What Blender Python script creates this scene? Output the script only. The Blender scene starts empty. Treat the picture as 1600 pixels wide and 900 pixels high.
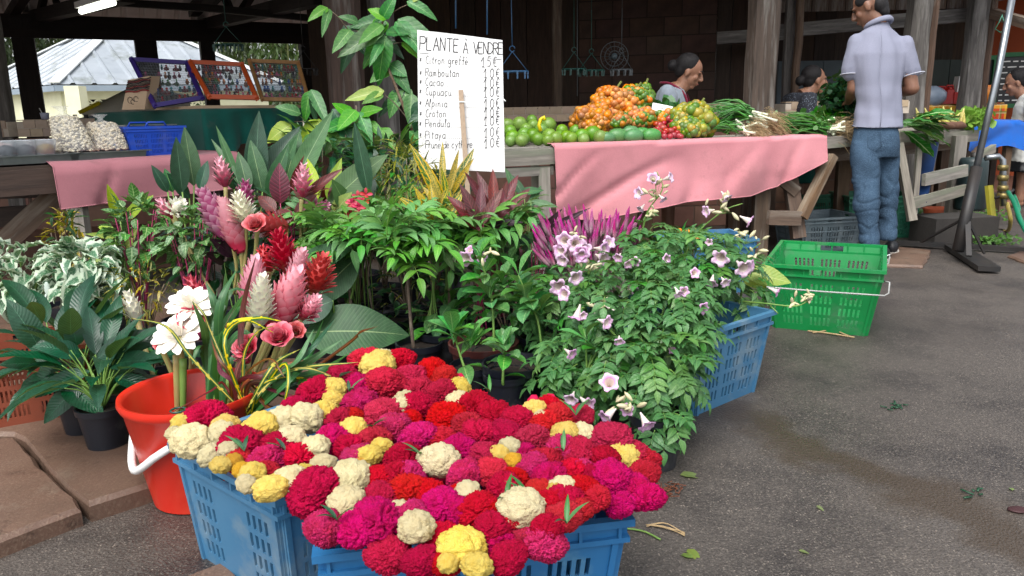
import bpy, bmesh, math, random
from mathutils import Vector, Matrix, Euler, noise
R = random.Random(7)
pi = math.pi
sc = bpy.context.scene
COL = sc.collection

# ---------------- camera ----------------
F, CX, CY = 1200.0, 800.0, 450.0
PITCH, ROLL = math.radians(12.9), math.radians(1.2)
CAM = Vector((0, 0, 1.0))
_fd = Vector((0, math.cos(PITCH), -math.sin(PITCH)))
_u0 = Vector((0, math.sin(PITCH), math.cos(PITCH)))
_r0 = Vector((1, 0, 0))
_u = _u0*math.cos(ROLL) + _r0*math.sin(ROLL)
_r = _r0*math.cos(ROLL) - _u0*math.sin(ROLL)
cam_d = bpy.data.cameras.new('camera')
cam = bpy.data.objects.new('camera', cam_d); COL.objects.link(cam)
cam.matrix_world = Matrix(((_r.x, _u.x, -_fd.x, CAM.x), (_r.y, _u.y, -_fd.y, CAM.y), (_r.z, _u.z, -_fd.z, CAM.z), (0, 0, 0, 1)))
cam_d.sensor_width = 36; cam_d.lens = F/1600*36; cam_d.clip_end = 1000; cam_d.clip_start = .05
cam_d.dof.use_dof = False
sc.camera = cam
def ray(px, py): return _fd + _r*((px-CX)/F) + _u*((CY-py)/F)
def P(px, py, z): return CAM + ray(px, py)*z                      # world point at a distance in front of the camera
def G(px, py, h=0.0):                                            # world point on the level h
    d = ray(px, py); return CAM + d*((h-CAM.z)/d.z)

# ---------------- world, sun, exposure ----------------
SUN_EL, SUN_ROT = math.radians(58), math.radians(200)
w = bpy.data.worlds.new('World'); sc.world = w; w.use_nodes = True
nt = w.node_tree; nt.nodes.clear()
sky = nt.nodes.new('ShaderNodeTexSky'); sky.sky_type = 'NISHITA'; sky.sun_disc = False
sky.sun_elevation = SUN_EL; sky.sun_rotation = SUN_ROT; sky.air_density = 1.0; sky.dust_density = 4.0
hs = nt.nodes.new('ShaderNodeHueSaturation'); hs.inputs['Saturation'].default_value = .25
bg = nt.nodes.new('ShaderNodeBackground'); bg.inputs['Strength'].default_value = .15
wo = nt.nodes.new('ShaderNodeOutputWorld')
nt.links.new(sky.outputs[0], hs.inputs['Color']); nt.links.new(hs.outputs[0], bg.inputs[0]); nt.links.new(bg.outputs[0], wo.inputs[0])
sd = bpy.data.lights.new('sun', 'SUN'); sd.energy = 1.0; sd.angle = math.radians(40); sd.color = (1, .97, .92)
so = bpy.data.objects.new('sun', sd); COL.objects.link(so)
# nishita: rotation 0 puts the sun at +Y, turning clockwise seen from above
_s = Vector((math.sin(SUN_ROT)*math.cos(SUN_EL), math.cos(SUN_ROT)*math.cos(SUN_EL), math.sin(SUN_EL)))
so.rotation_euler = (-_s).to_track_quat('-Z', 'Y').to_euler()
sc.view_settings.view_transform = 'Standard'; sc.view_settings.look = 'None'
sc.view_settings.exposure = 0.95; sc.view_settings.gamma = 1.0
sc.render.engine = 'CYCLES'
sc.cycles.max_bounces = 6; sc.cycles.diffuse_bounces = 5; sc.cycles.glossy_bounces = 2; sc.cycles.transmission_bounces = 4
sc.cycles.transparent_max_bounces = 6
sc.cycles.use_denoising = True

# ---------------- materials ----------------
def lin(h):
    h = h.lstrip('#'); o = []
    for i in (0, 2, 4):
        c = int(h[i:i+2], 16)/255; o.append(c/12.92 if c <= .04045 else ((c+.055)/1.055)**2.4)
    return (*o, 1)
def C4(c): return lin(c) if isinstance(c, str) else (*c[:3], 1)
class NT:
    def __init__(s, name):
        s.m = bpy.data.materials.new(name); s.m.use_nodes = True; s.t = s.m.node_tree
        s.b = s.t.nodes['Principled BSDF']; s.o = s.t.nodes['Material Output']
    def n(s, typ, **kw):
        nd = s.t.nodes.new('ShaderNode'+typ)
        for k, v in kw.items(): setattr(nd, k, v)
        return nd
    def set(s, sock, v):
        if hasattr(v, 'is_linked') or isinstance(v, bpy.types.NodeSocket): s.t.links.new(v, sock)
        else: sock.default_value = v
    def coord(s, which='Object', scale=None):
        tc = s.n('TexCoord')
        if scale is None: return tc.outputs[which]
        mp = s.n('Mapping'); s.t.links.new(tc.outputs[which], mp.inputs[0]); mp.inputs['Scale'].default_value = scale if not isinstance(scale, (int, float)) else (scale,)*3
        return mp.outputs[0]
    def noise(s, vec, scale, detail=3, rough=.55):
        t = s.n('TexNoise'); s.t.links.new(vec, t.inputs['Vector']); t.inputs['Scale'].default_value = scale; t.inputs['Detail'].default_value = detail; t.inputs['Roughness'].default_value = rough
        return t.outputs['Fac']
    def voro(s, vec, scale, out='Distance', feature='F1'):
        t = s.n('TexVoronoi'); t.feature = feature; s.t.links.new(vec, t.inputs['Vector']); t.inputs['Scale'].default_value = scale
        return t.outputs[out]
    def ramp(s, fac, a, b, interp='LINEAR'):
        t = s.n('MapRange'); s.t.links.new(fac, t.inputs['Value']); t.inputs['From Min'].default_value = a; t.inputs['From Max'].default_value = b
        t.interpolation_type = 'SMOOTHSTEP' if interp != 'LINEAR' else 'LINEAR'
        return t.outputs['Result']
    def mix(s, fac, a, b, typ='MIX'):
        t = s.n('MixRGB'); t.blend_type = typ; s.set(t.inputs[0], fac); s.set(t.inputs[1], a if not isinstance(a, (str, tuple)) else C4(a)); s.set(t.inputs[2], b if not isinstance(b, (str, tuple)) else C4(b))
        return t.outputs[0]
    def math(s, op, a, b=0.0):
        t = s.n('Math', operation=op); s.set(t.inputs[0], a); s.set(t.inputs[1], b); return t.outputs[0]
    def jitter(s, col, hv=.02, sv=.15, vv=.25):
        oi = s.n('ObjectInfo'); h = s.n('HueSaturation')
        r = oi.outputs['Random']
        s.set(h.inputs['Hue'], s.math('MULTIPLY_ADD', r, hv*2)); h.inputs['Hue'].links[0].from_node.inputs[2].default_value = .5-hv
        r2 = s.math('FRACT', s.math('MULTIPLY', r, 7.31)); r3 = s.math('FRACT', s.math('MULTIPLY', r, 17.77))
        a = s.math('MULTIPLY_ADD', r2, sv*2); a.node.inputs[2].default_value = 1-sv
        b = s.math('MULTIPLY_ADD', r3, vv*2); b.node.inputs[2].default_value = 1-vv
        s.set(h.inputs['Saturation'], a); s.set(h.inputs['Value'], b); s.set(h.inputs['Color'], col)
        return h.outputs[0]
    def bump(s, height, strength=.3, dist=.01):
        t = s.n('Bump'); t.inputs['Strength'].default_value = strength; t.inputs['Distance'].default_value = dist; s.t.links.new(height, t.inputs['Height']); s.t.links.new(t.outputs[0], s.b.inputs['Normal'])
    def done(s, col, rough=.6, metal=0, spec=.5):
        s.set(s.b.inputs['Base Color'], col if not isinstance(col, (str, tuple)) else C4(col)); s.set(s.b.inputs['Roughness'], rough)
        s.b.inputs['Metallic'].default_value = metal; s.b.inputs['Specular IOR Level'].default_value = spec
        return s.m
def M(name, c1, c2=None, scale=8, rough=.6, bump=.2, bscale=60, bdist=.003, jit=0, metal=0, stretch=None, spec=.5, dirt=None):
    n = NT(name); v = n.coord('Object', stretch or 1.0)
    c2 = c2 or tuple(x*.8 for x in C4(c1)[:3])
    col = n.mix(n.ramp(n.noise(v, scale, 5), .3, .7), c1, c2)
    if dirt: col = n.mix(n.ramp(n.noise(n.coord('Object'), dirt[1], 6, .65), .52, .72), col, dirt[0])
    if jit: col = n.jitter(col, jit*.1, jit*.6, jit)
    if bump: n.bump(n.noise(v, bscale, 3), bump, bdist)
    return n.done(col, rough, metal, spec)
def wood(name, c1, c2, c3=None, sc_=1.0):
    n = NT(name); v = n.coord('Object', (14*sc_, 14*sc_, 1.2*sc_)); v2 = n.coord('Object')
    g = n.noise(v, 3, 6, .6)
    col = n.mix(n.ramp(g, .3, .7), c1, c2)
    if c3: col = n.mix(n.ramp(n.noise(v, .8, 5, .7), .5, .64), col, c3)
    col = n.mix(n.math('MULTIPLY', n.ramp(n.noise(v2, 3, 5), .5, .8), .5), col, tuple(x*.45 for x in C4(c1)[:3]))
    col = n.jitter(col, .008, .2, .2)
    n.bump(g, .5, .006)
    return n.done(col, .8)
def leafmat(name, c1, c2, vein=None, veinw=.05, side=0, sidecol=None, speck=None, edge=None, edgew=.25, rough=.42, jit=.22, trans=.25, hue=.012, blotch=None):
    """c1..c2 colour variation, vein = midrib colour, side = number of side veins, speck=(colour, scale, threshold), edge = margin colour"""
    n = NT(name)
    uv = n.n('UVMap'); sp = n.n('SeparateXYZ'); n.t.links.new(uv.outputs[0], sp.inputs[0])
    u = n.math('ABSOLUTE', n.math('SUBTRACT', sp.outputs[0], .5)); u = n.math('MULTIPLY', u, 2.0)
    ob = n.coord('Object')
    col = n.mix(n.ramp(n.noise(ob, 14, 3), .35, .65), c1, c2)
    oi = n.n('ObjectInfo'); ad = n.n('VectorMath', operation='ADD'); n.t.links.new(ob, ad.inputs[0])
    cmb = n.n('CombineXYZ'); n.set(cmb.inputs[0], n.math('MULTIPLY', oi.outputs['Random'], 37.0)); n.t.links.new(cmb.outputs[0], ad.inputs[1])
    if blotch: col = n.mix(n.ramp(n.noise(ad.outputs[0], blotch[1], 3), blotch[2]-.03, blotch[2]+.03), col, blotch[0])
    if speck: col = n.mix(n.ramp(n.noise(ad.outputs[0], speck[1], 2), speck[2]-.03, speck[2]+.03), col, speck[0])
    h = None
    if side:
        a = n.math('SUBTRACT', n.math('MULTIPLY', sp.outputs[1], float(side)), n.math('MULTIPLY', u, side*.16))
        fr = n.math('ABSOLUTE', n.math('SUBTRACT', n.math('FRACT', a), .5))
        h = fr
        col = n.mix(n.math('MULTIPLY', n.ramp(fr, .12, .02), .6 if sidecol else .16), col, sidecol or vein or c2)
    if edge: col = n.mix(n.ramp(n.math('ADD', u, n.math('MULTIPLY', n.noise(ad.outputs[0], 30, 2), .5)), 1.25-edgew-.08, 1.25-edgew+.05), col, edge)
    if vein: col = n.mix(n.ramp(u, veinw, veinw*.4), col, vein)
    col = n.jitter(col, hue, .18, jit)
    if h is not None: n.bump(h, .35, .003)
    n.done(col, rough)
    if trans:
        tr = n.n('BsdfTranslucent'); n.set(tr.inputs[0], n.mix(.35, col, (.25, .35, .02)) if c1 else col)
        mx = n.n('MixShader'); mx.inputs[0].default_value = trans
        n.t.links.new(n.b.outputs[0], mx.inputs[1]); n.t.links.new(tr.outputs[0], mx.inputs[2]); n.t.links.new(mx.outputs[0], n.o.inputs[0])
    return n.m

# ---------------- mesh builders ----------------
class MB:
    def __init__(s): s.v = []; s.f = []; s.uv = []; s.mi = []; s.cur = 0
    def face(s, idx, uvs=None): s.f.append(tuple(idx)); s.uv.append(uvs); s.mi.append(s.cur)
    def box(s, c, size, M_=None, taper=1.0):
        x, y, z = size[0]/2, size[1]/2, size[2]/2; b = len(s.v); c = Vector(c)
        for k, (i, j) in ((-1, (-1, -1)), (-1, (1, -1)), (-1, (1, 1)), (-1, (-1, 1)), (1, (-1, -1)), (1, (1, -1)), (1, (1, 1)), (1, (-1, 1))):
            t = taper if k > 0 else 1
            p = Vector((i*x*t, j*y*t, k*z)); p = (M_ @ p if M_ else p) + c; s.v.append(p)
        for f in ((0, 3, 2, 1), (4, 5, 6, 7), (0, 1, 5, 4), (1, 2, 6, 5), (2, 3, 7, 6), (3, 0, 4, 7)): s.face([b+i for i in f])
    def bar(s, a, b, wd, th, up=Vector((0, 0, 1))):
        a, b = Vector(a), Vector(b); d = b-a; L = d.length; z = d.normalized()
        x = z.cross(up)
        if x.length < 1e-3: x = z.cross(Vector((0, 1, 0)))
        x.normalize(); y = z.cross(x)
        m = Matrix((x, y, z)).transposed()
        s.box((a+b)/2, (wd, th, L), m)
    def tube(s, pts, rad, n=6, cap=True, closed=False):
        pts = [Vector(p) for p in pts]; N = len(pts)
        if isinstance(rad, (int, float)): rad = [rad]*N
        base = len(s.v); pr = None
        for i, p in enumerate(pts):
            if closed: t = pts[(i+1) % N]-pts[i-1]
            else: t = pts[min(i+1, N-1)]-pts[max(i-1, 0)]
            if t.length < 1e-9: t = Vector((0, 0, 1))
            t.normalize()
            if pr is None:
                pr = t.cross(Vector((0, 0, 1)) if abs(t.z) < .9 else Vector((1, 0, 0))).normalized()
            x = (pr - t*pr.dot(t)); x = x.normalized() if x.length > 1e-6 else t.orthogonal().normalized(); pr = x; y = t.cross(x)
            for k in range(n):
                a = 2*pi*k/n; s.v.append(p+(x*math.cos(a)+y*math.sin(a))*rad[i])
        for i in range(N if closed else N-1):
            j = (i+1) % N
            for k in range(n):
                k2 = (k+1) % n
                s.face((base+i*n+k, base+i*n+k2, base+j*n+k2, base+j*n+k), [(k/n, i/N), ((k+1)/n, i/N), ((k+1)/n, (i+1)/N), (k/n, (i+1)/N)])
        if cap and not closed:
            s.face([base+k for k in range(n)][::-1]); s.face([base+(N-1)*n+k for k in range(n)])
    def lathe(s, prof, n=24, c=(0, 0, 0), sx=1, sy=1):
        b = len(s.v); c = Vector(c)
        for r, z in prof:
            for k in range(n):
                a = 2*pi*k/n; s.v.append(c+Vector((r*math.cos(a)*sx, r*math.sin(a)*sy, z)))
        for i in range(len(prof)-1):
            for k in range(n):
                k2 = (k+1) % n; s.face((b+i*n+k, b+i*n+k2, b+(i+1)*n+k2, b+(i+1)*n+k))
    def blob(s, c, r, seg=10, rings=7, disp=None, M_=None):
        c = Vector(c); rr = r if isinstance(r, (tuple, list, Vector)) else (r, r, r); b = len(s.v)
        def put(v):
            k = 1+(disp(v) if disp else 0); p = Vector((v.x*rr[0], v.y*rr[1], v.z*rr[2]))*k
            s.v.append((M_ @ p if M_ else p)+c)
        put(Vector((0, 0, -1)))
        for i in range(1, rings):
            t = pi*i/rings
            for k in range(seg):
                a = 2*pi*k/seg; put(Vector((math.sin(t)*math.cos(a), math.sin(t)*math.sin(a), -math.cos(t))))
        put(Vector((0, 0, 1))); top = len(s.v)-1
        for k in range(seg):
            k2 = (k+1) % seg; s.face((b, b+1+k2, b+1+k)); s.face((top, top-seg+k, top-seg+k2))
            for i in range(rings-2):
                q = b+1+i*seg; s.face((q+k, q+k2, q+seg+k2, q+seg+k))
    def grid(s, fn, nu, nv):
        b = len(s.v)
        for j in range(nv+1):
            for i in range(nu+1): s.v.append(Vector(fn(i/nu, j/nv)))
        for j in range(nv):
            for i in range(nu):
                q = b+j*(nu+1)+i
                s.face((q, q+1, q+nu+2, q+nu+1), [(i/nu, j/nv), ((i+1)/nu, j/nv), ((i+1)/nu, (j+1)/nv), (i/nu, (j+1)/nv)])
    def poly(s, pts): b = len(s.v); s.v += [Vector(p) for p in pts]; s.face(range(b, b+len(pts)))
    def prism(s, pts, h):
        b = len(s.v); n = len(pts); s.v += [Vector((p[0], p[1], p[2]-h)) for p in pts]+[Vector(p) for p in pts]
        s.face([b+i for i in range(n)][::-1]); s.face([b+n+i for i in range(n)])
        for i in range(n): j = (i+1) % n; s.face((b+i, b+j, b+n+j, b+n+i))
    def add(s, me, M_):
        b = len(s.v); s.v += [M_ @ v for v in me.v]; 
        for f, uv, mi in zip(me.f, me.uv, me.mi): s.f.append(tuple(i+b for i in f)); s.uv.append(uv); s.mi.append(mi)
    def mesh(s, name, mats=(), smooth=True):
        me = bpy.data.meshes.new(name); me.from_pydata([tuple(v) for v in s.v], [], s.f)
        for m in (mats if isinstance(mats, (list, tuple)) else [mats]): me.materials.append(m)
        if any(s.uv):
            l = me.uv_layers.new(name='UVMap').data; k = 0; data = [0.0]*(2*len(me.loops))
            for f, uv in zip(s.f, s.uv):
                for i in range(len(f)):
                    if uv: data[2*(k+i)], data[2*(k+i)+1] = uv[i]
                k += len(f)
            l.foreach_set('uv', data)
        if any(s.mi): me.polygons.foreach_set('material_index', s.mi)
        if smooth: me.polygons.foreach_set('use_smooth', [True]*len(me.polygons))
        me.update(); return me
def smooth_by_angle(me, ang=40):
    bm = bmesh.new(); bm.from_mesh(me); a = math.radians(ang)
    for e in bm.edges:
        if len(e.link_faces) == 2 and e.calc_face_angle(0) > a: e.smooth = False
    for f in bm.faces: f.smooth = True
    bm.to_mesh(me); bm.free(); return me

# ---------------- object tree ----------------
def tag(o, label, cat, group=None):
    o['label'] = label; o['category'] = cat
    if group: o['group'] = group
    return o
def thing(name, label, cat, loc=(0, 0, 0), rz=0, group=None):
    o = bpy.data.objects.new(name, None); COL.objects.link(o); o.location = loc; o.rotation_euler = (0, 0, rz); o.empty_display_size = .05
    return tag(o, label, cat, group)
def part(name, me, root, M_=None, loc=None, label=None):
    """me: MB-made mesh; coordinates local to root, or moved by M_"""
    o = bpy.data.objects.new(name, me); COL.objects.link(o)
    if root is not None: o.parent = root
    if M_ is not None: o.matrix_basis = M_
    elif loc is not None: o.location = loc
    if label: o['label'] = label
    return o
def solo(name, me, label, cat, loc=(0, 0, 0), rz=0, group=None, M_=None):
    o = bpy.data.objects.new(name, me); COL.objects.link(o); o.location = loc; o.rotation_euler = (0, 0, rz)
    if M_ is not None: o.matrix_basis = M_
    return tag(o, label, cat, group)
def struct(name, me, loc=(0, 0, 0)):
    o = bpy.data.objects.new(name, me); COL.objects.link(o); o.location = loc; o['kind'] = 'structure'; return o
def copy_thing(root, loc, rz, label, scale=None):
    r = root.copy(); COL.objects.link(r); r.location = loc; r.rotation_euler = (0, 0, rz); r['label'] = label
    if scale: r.scale = (scale,)*3
    for ch in root.children:
        c = ch.copy(); COL.objects.link(c); c.parent = r
        for g in ch.children: d = g.copy(); COL.objects.link(d); d.parent = c
    return r
def MD(pos, d, up=Vector((0, 0, 1)), s=1.0, roll=0):
    """matrix taking local +Y to direction d, local +Z near up"""
    y = Vector(d).normalized(); x = y.cross(up)
    if x.length < 1e-3: x = y.cross(Vector((1, 0.2, 0)))
    x.normalize(); z = x.cross(y)
    m = Matrix((x, y, z)).transposed().to_4x4()
    if roll: m = m @ Matrix.Rotation(roll, 4, 'Y')
    sc3 = s if isinstance(s, (tuple, list)) else (s, s, s)
    return Matrix.Translation(pos) @ m @ Matrix.Diagonal((*sc3, 1))
def bez(pts, n):
    """Catmull-Rom through pts, n samples"""
    pts = [Vector(p) for p in pts]
    if len(pts) == 2: return [pts[0].lerp(pts[1], i/(n-1)) for i in range(n)]
    q = [pts[0]*2-pts[1]]+pts+[pts[-1]*2-pts[-2]]; o = []
    for i in range(n):
        t = i/(n-1)*(len(pts)-1); k = min(int(t), len(pts)-2); f = t-k
        a, b, c, d = q[k:k+4]
        o.append(.5*((2*b)+(c-a)*f+(2*a-5*b+4*c-d)*f*f+(3*b-a-3*c+d)*f*f*f))
    return o
# ---------------- shared materials ----------------
m_post = wood('old_post_wood', '#5c4a40', '#3e322b', '#7d7771')
m_post_grey = wood('grey_post_wood', '#6c6763', '#433f3d', '#8a8682')
m_dark = wood('dark_wood', '#2c241f', '#1b1613')
m_plank = wood('weathered_plank', '#9a948a', '#66605a', '#7d8170')
m_plank_b = wood('brown_plank', '#705a47', '#4d3d32', '#887c6e')
m_roof_in = M('roof_sheet_metal', '#dcd8d4', '#c4bfba', 4, .5, 0, metal=.1)
m_roof_out = M('white_roof_sheet', '#a4abb2', '#8c949c', .8, .45, 0, metal=.1, dirt=('#6f7672', 1.2))
m_cream = M('cream_render', '#dcdcc0', '#cfd0b0', 2, .8)
m_tile = M('tan_tile', '#b09a84', '#a08b76', 20, .35, .1, 80, .001, jit=.12)
m_grout = M('pale_grout', '#c9bdae', None, 20, .8)
m_block = M('dark_block', '#5b453c', '#453630', 6, .9, .5, 60, .004, jit=.15)
m_block_pink = M('pink_block', '#8d6a5c', '#795a4e', 6, .9, .4, 60, .004, jit=.12)
m_white = M('white_plastic', '#e8e8e6', '#dededc', 8, .35, 0)
m_black = M('black_plastic', '#17191e', '#101216', 10, .45, .15, 40, .002)
m_blackm = M('black_metal', '#1c1d1f', '#2a2522', 12, .5, .3, 60, .002)
m_steel = M('brushed_steel', '#9da2a6', '#84898d', 10, .28, 0, metal=.9)

# ---------------- ground ----------------
n = NT('asphalt_mat'); ob = n.coord('Object')
big = n.noise(ob, .9, 5); agg = n.voro(ob, 150, 'Color'); aggd = n.voro(ob, 150)
sepa = n.n('SeparateColor'); n.t.links.new(agg, sepa.inputs[0])
base = n.mix(n.ramp(big, .3, .7), (.082, .069, .059), (.056, .047, .041))
base = n.mix(n.ramp(n.noise(ob, 2.3, 5, .65), .46, .66), base, (.027, .022, .02))
light = n.mix(sepa.outputs[1], (.4, .34, .28), (.17, .14, .115))
stone = n.math('MULTIPLY', n.ramp(sepa.outputs[0], .72, .82), n.ramp(aggd, .42, .25))
col = n.mix(n.math('MULTIPLY', stone, n.math('MULTIPLY', n.ramp(n.noise(ob, 7, 3), -.3, .7), .7)), base, light)
fine = n.voro(ob, 300, 'Color'); sepf = n.n('SeparateColor'); n.t.links.new(fine, sepf.inputs[0])
col = n.mix(n.math('MULTIPLY', n.ramp(sepf.outputs[0], .6, .95), .5), col, (.16, .14, .12))
col = n.mix(n.math('MULTIPLY', n.ramp(sepf.outputs[1], .6, .9), .45), col, (.012, .01, .01))
# muddy run-off streak along the ground, from under the crates to the lower right
pa, pb = G(1130, 640), G(1640, 860)
dv = (pb-pa); dn = Vector((-dv.y, dv.x, 0)).normalized()
dot = n.n('VectorMath', operation='DOT_PRODUCT'); dis = n.n('VectorMath', operation='SUBTRACT'); n.t.links.new(ob, dis.inputs[0]); dis.inputs[1].default_value = tuple(pa)
n.t.links.new(dis.outputs[0], dot.inputs[0]); dot.inputs[1].default_value = tuple(dn)
dd = n.math('ABSOLUTE', n.math('ADD', dot.outputs['Value'], n.math('MULTIPLY', n.math('SUBTRACT', n.noise(ob, 3.5, 4), .5), .42)))
mud = n.ramp(dd, .13, .03, 'S')
col = n.mix(n.math('MULTIPLY', mud, .8), col, (.046, .03, .017))
wet = n.ramp(n.noise(ob, 1.4, 4), .42, .62)
rough = n.math('SUBTRACT', n.math('MULTIPLY_ADD', wet, -.22), 0.0); rough.node.inputs[0].links[0].from_node.inputs[2].default_value = .62
rough = n.math('SUBTRACT', rough, n.math('MULTIPLY', mud, .15))
n.bump(n.math('ADD', aggd, n.math('MULTIPLY', n.voro(ob, 300), .4)), .55, .004)
m_asph = n.done(col, rough)
g = MB(); g.grid(lambda u, v: ((u-.5)*400, -40+v*400, 0), 2, 2); struct('asphalt', g.mesh('asphalt', m_asph, False))

n = NT('slab_mat'); ob = n.coord('Object')
col = n.mix(n.ramp(n.noise(ob, 2.2, 6, .6), .35, .65), '#5e463a', '#705a4c')
col = n.mix(n.ramp(n.noise(ob, 5, 6, .7), .56, .75), col, '#7d7062')
col = n.mix(n.ramp(n.noise(ob, 9, 6, .75), .54, .68), col, '#3c2d26'); col = n.mix(n.math('MULTIPLY', n.ramp(n.noise(ob, 160, 3), .5, .75), .5), col, '#94806c'); col = n.mix(n.ramp(n.noise(ob, 1.1, 4), .5, .62), col, '#4c3a30')
col = n.mix(n.ramp(n.voro(ob, 60), .12, .05), col, '#5b4c40')
n.bump(n.noise(ob, 40, 6, .7), .5, .006)
m_slab = n.done(col, .5)
def slab(name, pts, h, jit=.006, m=m_slab):
    """slab with a slightly broken edge"""
    o = []
    for i in range(len(pts)):
        a, b = pts[i], pts[(i+1) % len(pts)]; k = max(1, min(14, int((b-a).length/.07)))
        for j in range(k):
            p = a.lerp(b, j/k); q = p+Vector((R.uniform(-jit, jit), R.uniform(-jit, jit), 0)); q.z = h; o.append(q)
    b = MB(); N = len(o); cen = sum(o, Vector())/N
    ins = [p+(cen-p).normalized()*.012 for p in o]; top = [Vector((p.x, p.y, h)) for p in ins]; rim = [Vector((p.x, p.y, h-.012)) for p in o]; bot = [Vector((p.x, p.y, -.02)) for p in o]
    b.v = top+rim+bot; b.face(range(N))
    for i in range(N): j = (i+1) % N; b.face((N+i, N+j, j, i)); b.face((2*N+i, 2*N+j, N+j, N+i))
    me = b.mesh(name, m, False); return struct(name, me)
slab('paving_slab', [G(-260, 1010, .05), G(-10, 845, .05), G(130, 792, .05), G(89, 750, .05), G(23, 681, .05), G(-230, 690, .05)], .05)
slab('paving_slab', [G(136, 790, .05), G(222, 761, .05), G(420, 705, .05), G(520, 560, .05), G(420, 470, .05), G(-60, 480, .05), G(-260, 560, .05), G(-200, 680, .05), G(26, 678, .05), G(92, 746, .05)], .055)
slab('paving_slab', [G(285, 900, .012), G(345, 878, .012), G(380, 910, .012), G(470, 1100, .012), G(250, 1000, .012)], .014)
slab('paving_slab', [G(1385, 415, .012), G(1442, 417, .012), G(1456, 392, .012), G(1395, 386, .012)], .02)
slab('paving_slab', [G(1575, 400, .012), G(1640, 425, .012), G(1680, 395, .012), G(1600, 390, .012)], .02)
# sheet of the red-brown concrete floor inside the hall
U = Vector((math.cos(math.radians(28)), math.sin(math.radians(28)), 0)); V = Vector((-U.y, U.x, 0)); O = Vector((-1.0, 5.3, 0))
def H(u, v, z=0): p = O+U*u+V*v; return Vector((p.x, p.y, z))
m_floor = M('hall_floor_concrete', '#7d5a4b', '#69493c', 1.5, .6, .3, 40, .003)
b = MB(); b.prism([H(-14, .6, .03), H(6, .6, .03), H(8.5, -.6, .03), H(16, -.6, .03), H(16, 10, .03), H(-14, 10, .03)], .05); struct('hall_floor', b.mesh('hall_floor', m_floor, False))
# unseen ground behind the hall, made pale to bounce light under the roof
m_bounce = M('pale_bounce_ground', '#a39c8c', '#8f8a7c', .4, .9)
b = MB(); b.prism([H(-160, 14, .02), H(160, 14, .02), H(160, 200, .02), H(-160, 200, .02)], .02); struct('light_bounce_ground', b.mesh('light_bounce_ground', m_bounce, False))

# ---------------- market hall ----------------
hall = thing('market_hall', 'open timber market hall with sheet metal roof, dark posts and block walls', 'market hall', O)
def wpart(name, me, root, Mw=None, label=None):
    L = root.matrix_basis.inverted() if root.parent is None else Matrix.Identity(4)
    L = Matrix.Translation(-root.location) if root.rotation_euler.z == 0 else L
    return part(name, me, root, L @ (Mw or Matrix.Identity(4)), label=label)
def plank_mesh(L, wd, th, m, irr=0.0, seg=1):
    b = MB(); nx = max(1, seg)
    rings = []
    for i in range(nx+1):
        z = -L/2+L*i/nx; rings.append(len(b.v))
        for sx, sy in ((-1, -1), (1, -1), (1, 1), (-1, 1)):
            b.v.append(Vector((sx*wd/2+R.uniform(-irr, irr), sy*th/2+R.uniform(-irr, irr), z)))
    for i in range(nx):
        a, c = rings[i], rings[i+1]
        for k in range(4): b.face((a+k, a+(k+1) % 4, c+(k+1) % 4, c+k))
    b.face([rings[0]+k for k in range(4)][::-1]); b.face([rings[-1]+k for k in range(4)])
    me = b.mesh('plank', m, False)
    return me
def plank(root, name, a, b_, wd, th, m, up=Vector((0, 0, 1)), irr=.002, seg=3, label=None):
    """timber from a to b_; wd across, th along up"""
    a, b_ = Vector(a), Vector(b_); z = (b_-a).normalized(); x = z.cross(up)
    if x.length < 1e-3: x = z.cross(Vector((0, 1, 0)))
    x.normalize(); y = z.cross(x)
    mt = Matrix.Translation((a+b_)/2) @ Matrix((x, y, z)).transposed().to_4x4()
    return wpart(name, plank_mesh((b_-a).length, wd, th, m, irr, seg), root, mt, label)
def post(px, z, wd, m, root=None, h=3.2, rot=28, y=150, h0=0, th=None, label=None):
    p = P(px, y, z); root = root or hall
    d = Vector((math.cos(math.radians(rot)), math.sin(math.radians(rot)), 0))
    b = MB()
    nseg = 14
    th = th or wd
    for i in range(nseg+1):
        zz = h0+(h-h0)*i/nseg
        for k in range(8):
            a = 2*pi*(k+.5)/8; cx = max(-1, min(1, 1.25*math.cos(a))); cy = max(-1, min(1, 1.25*math.sin(a)))
            q = Vector((cx*wd/2, cy*th/2, zz)); q += noise.noise_vector(q*3+Vector((px, 0, 0)))*.012; b.v.append(q)
    for i in range(nseg):
        for k in range(8): b.face((i*8+k, i*8+(k+1) % 8, (i+1)*8+(k+1) % 8, (i+1)*8+k))
    b.face([nseg*8+k for k in range(8)])
    return wpart('post', b.mesh('post', m, False), root, Matrix.Translation((p.x, p.y, 0)) @ Matrix.Rotation(math.radians(rot), 4, 'Z'), label)
def far_u(px):   # where the ray of px meets the far line of posts
    d = ray(px, 150); c = CAM-H(0, 8)
    # c + t d on line along U
    t = -(c.x*V.x+c.y*V.y)/(d.x*V.x+d.y*V.y); q = c+d*t; return q.x*U.x+q.y*U.y
for px, wd in ((50, .27), (237, .29), (331, .2), (-160, .25), (484, .2)):
    u = far_u(px); q = H(u, 8)
    b = MB(); b.box((0, 0, 1.2), (wd, wd, 2.4)); wpart('post', b.mesh('post', m_dark, False), hall, Matrix.Translation((q.x, q.y, 0)) @ Matrix.Rotation(math.radians(28), 4, 'Z'))
post(543, 5.25, .23, m_post, th=.22, label='round weathered brown post with peeling pale patches')
post(602, 5.5, .17, m_post_grey, th=.16)
post(1187, 6.15, .25, m_post, th=.2, label='thick brown post with flaking paint')
post(1425, 6.9, .2, m_post_grey, rot=10)
post(1446, 6.86, .06, m_post, rot=10, th=.1)
post(1516, 7.7, .2, m_post_grey, rot=10)
post(1535, 7.62, .05, m_post, rot=10, th=.1)
post(3, 6.9, .16, m_post_grey, rot=28)
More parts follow.
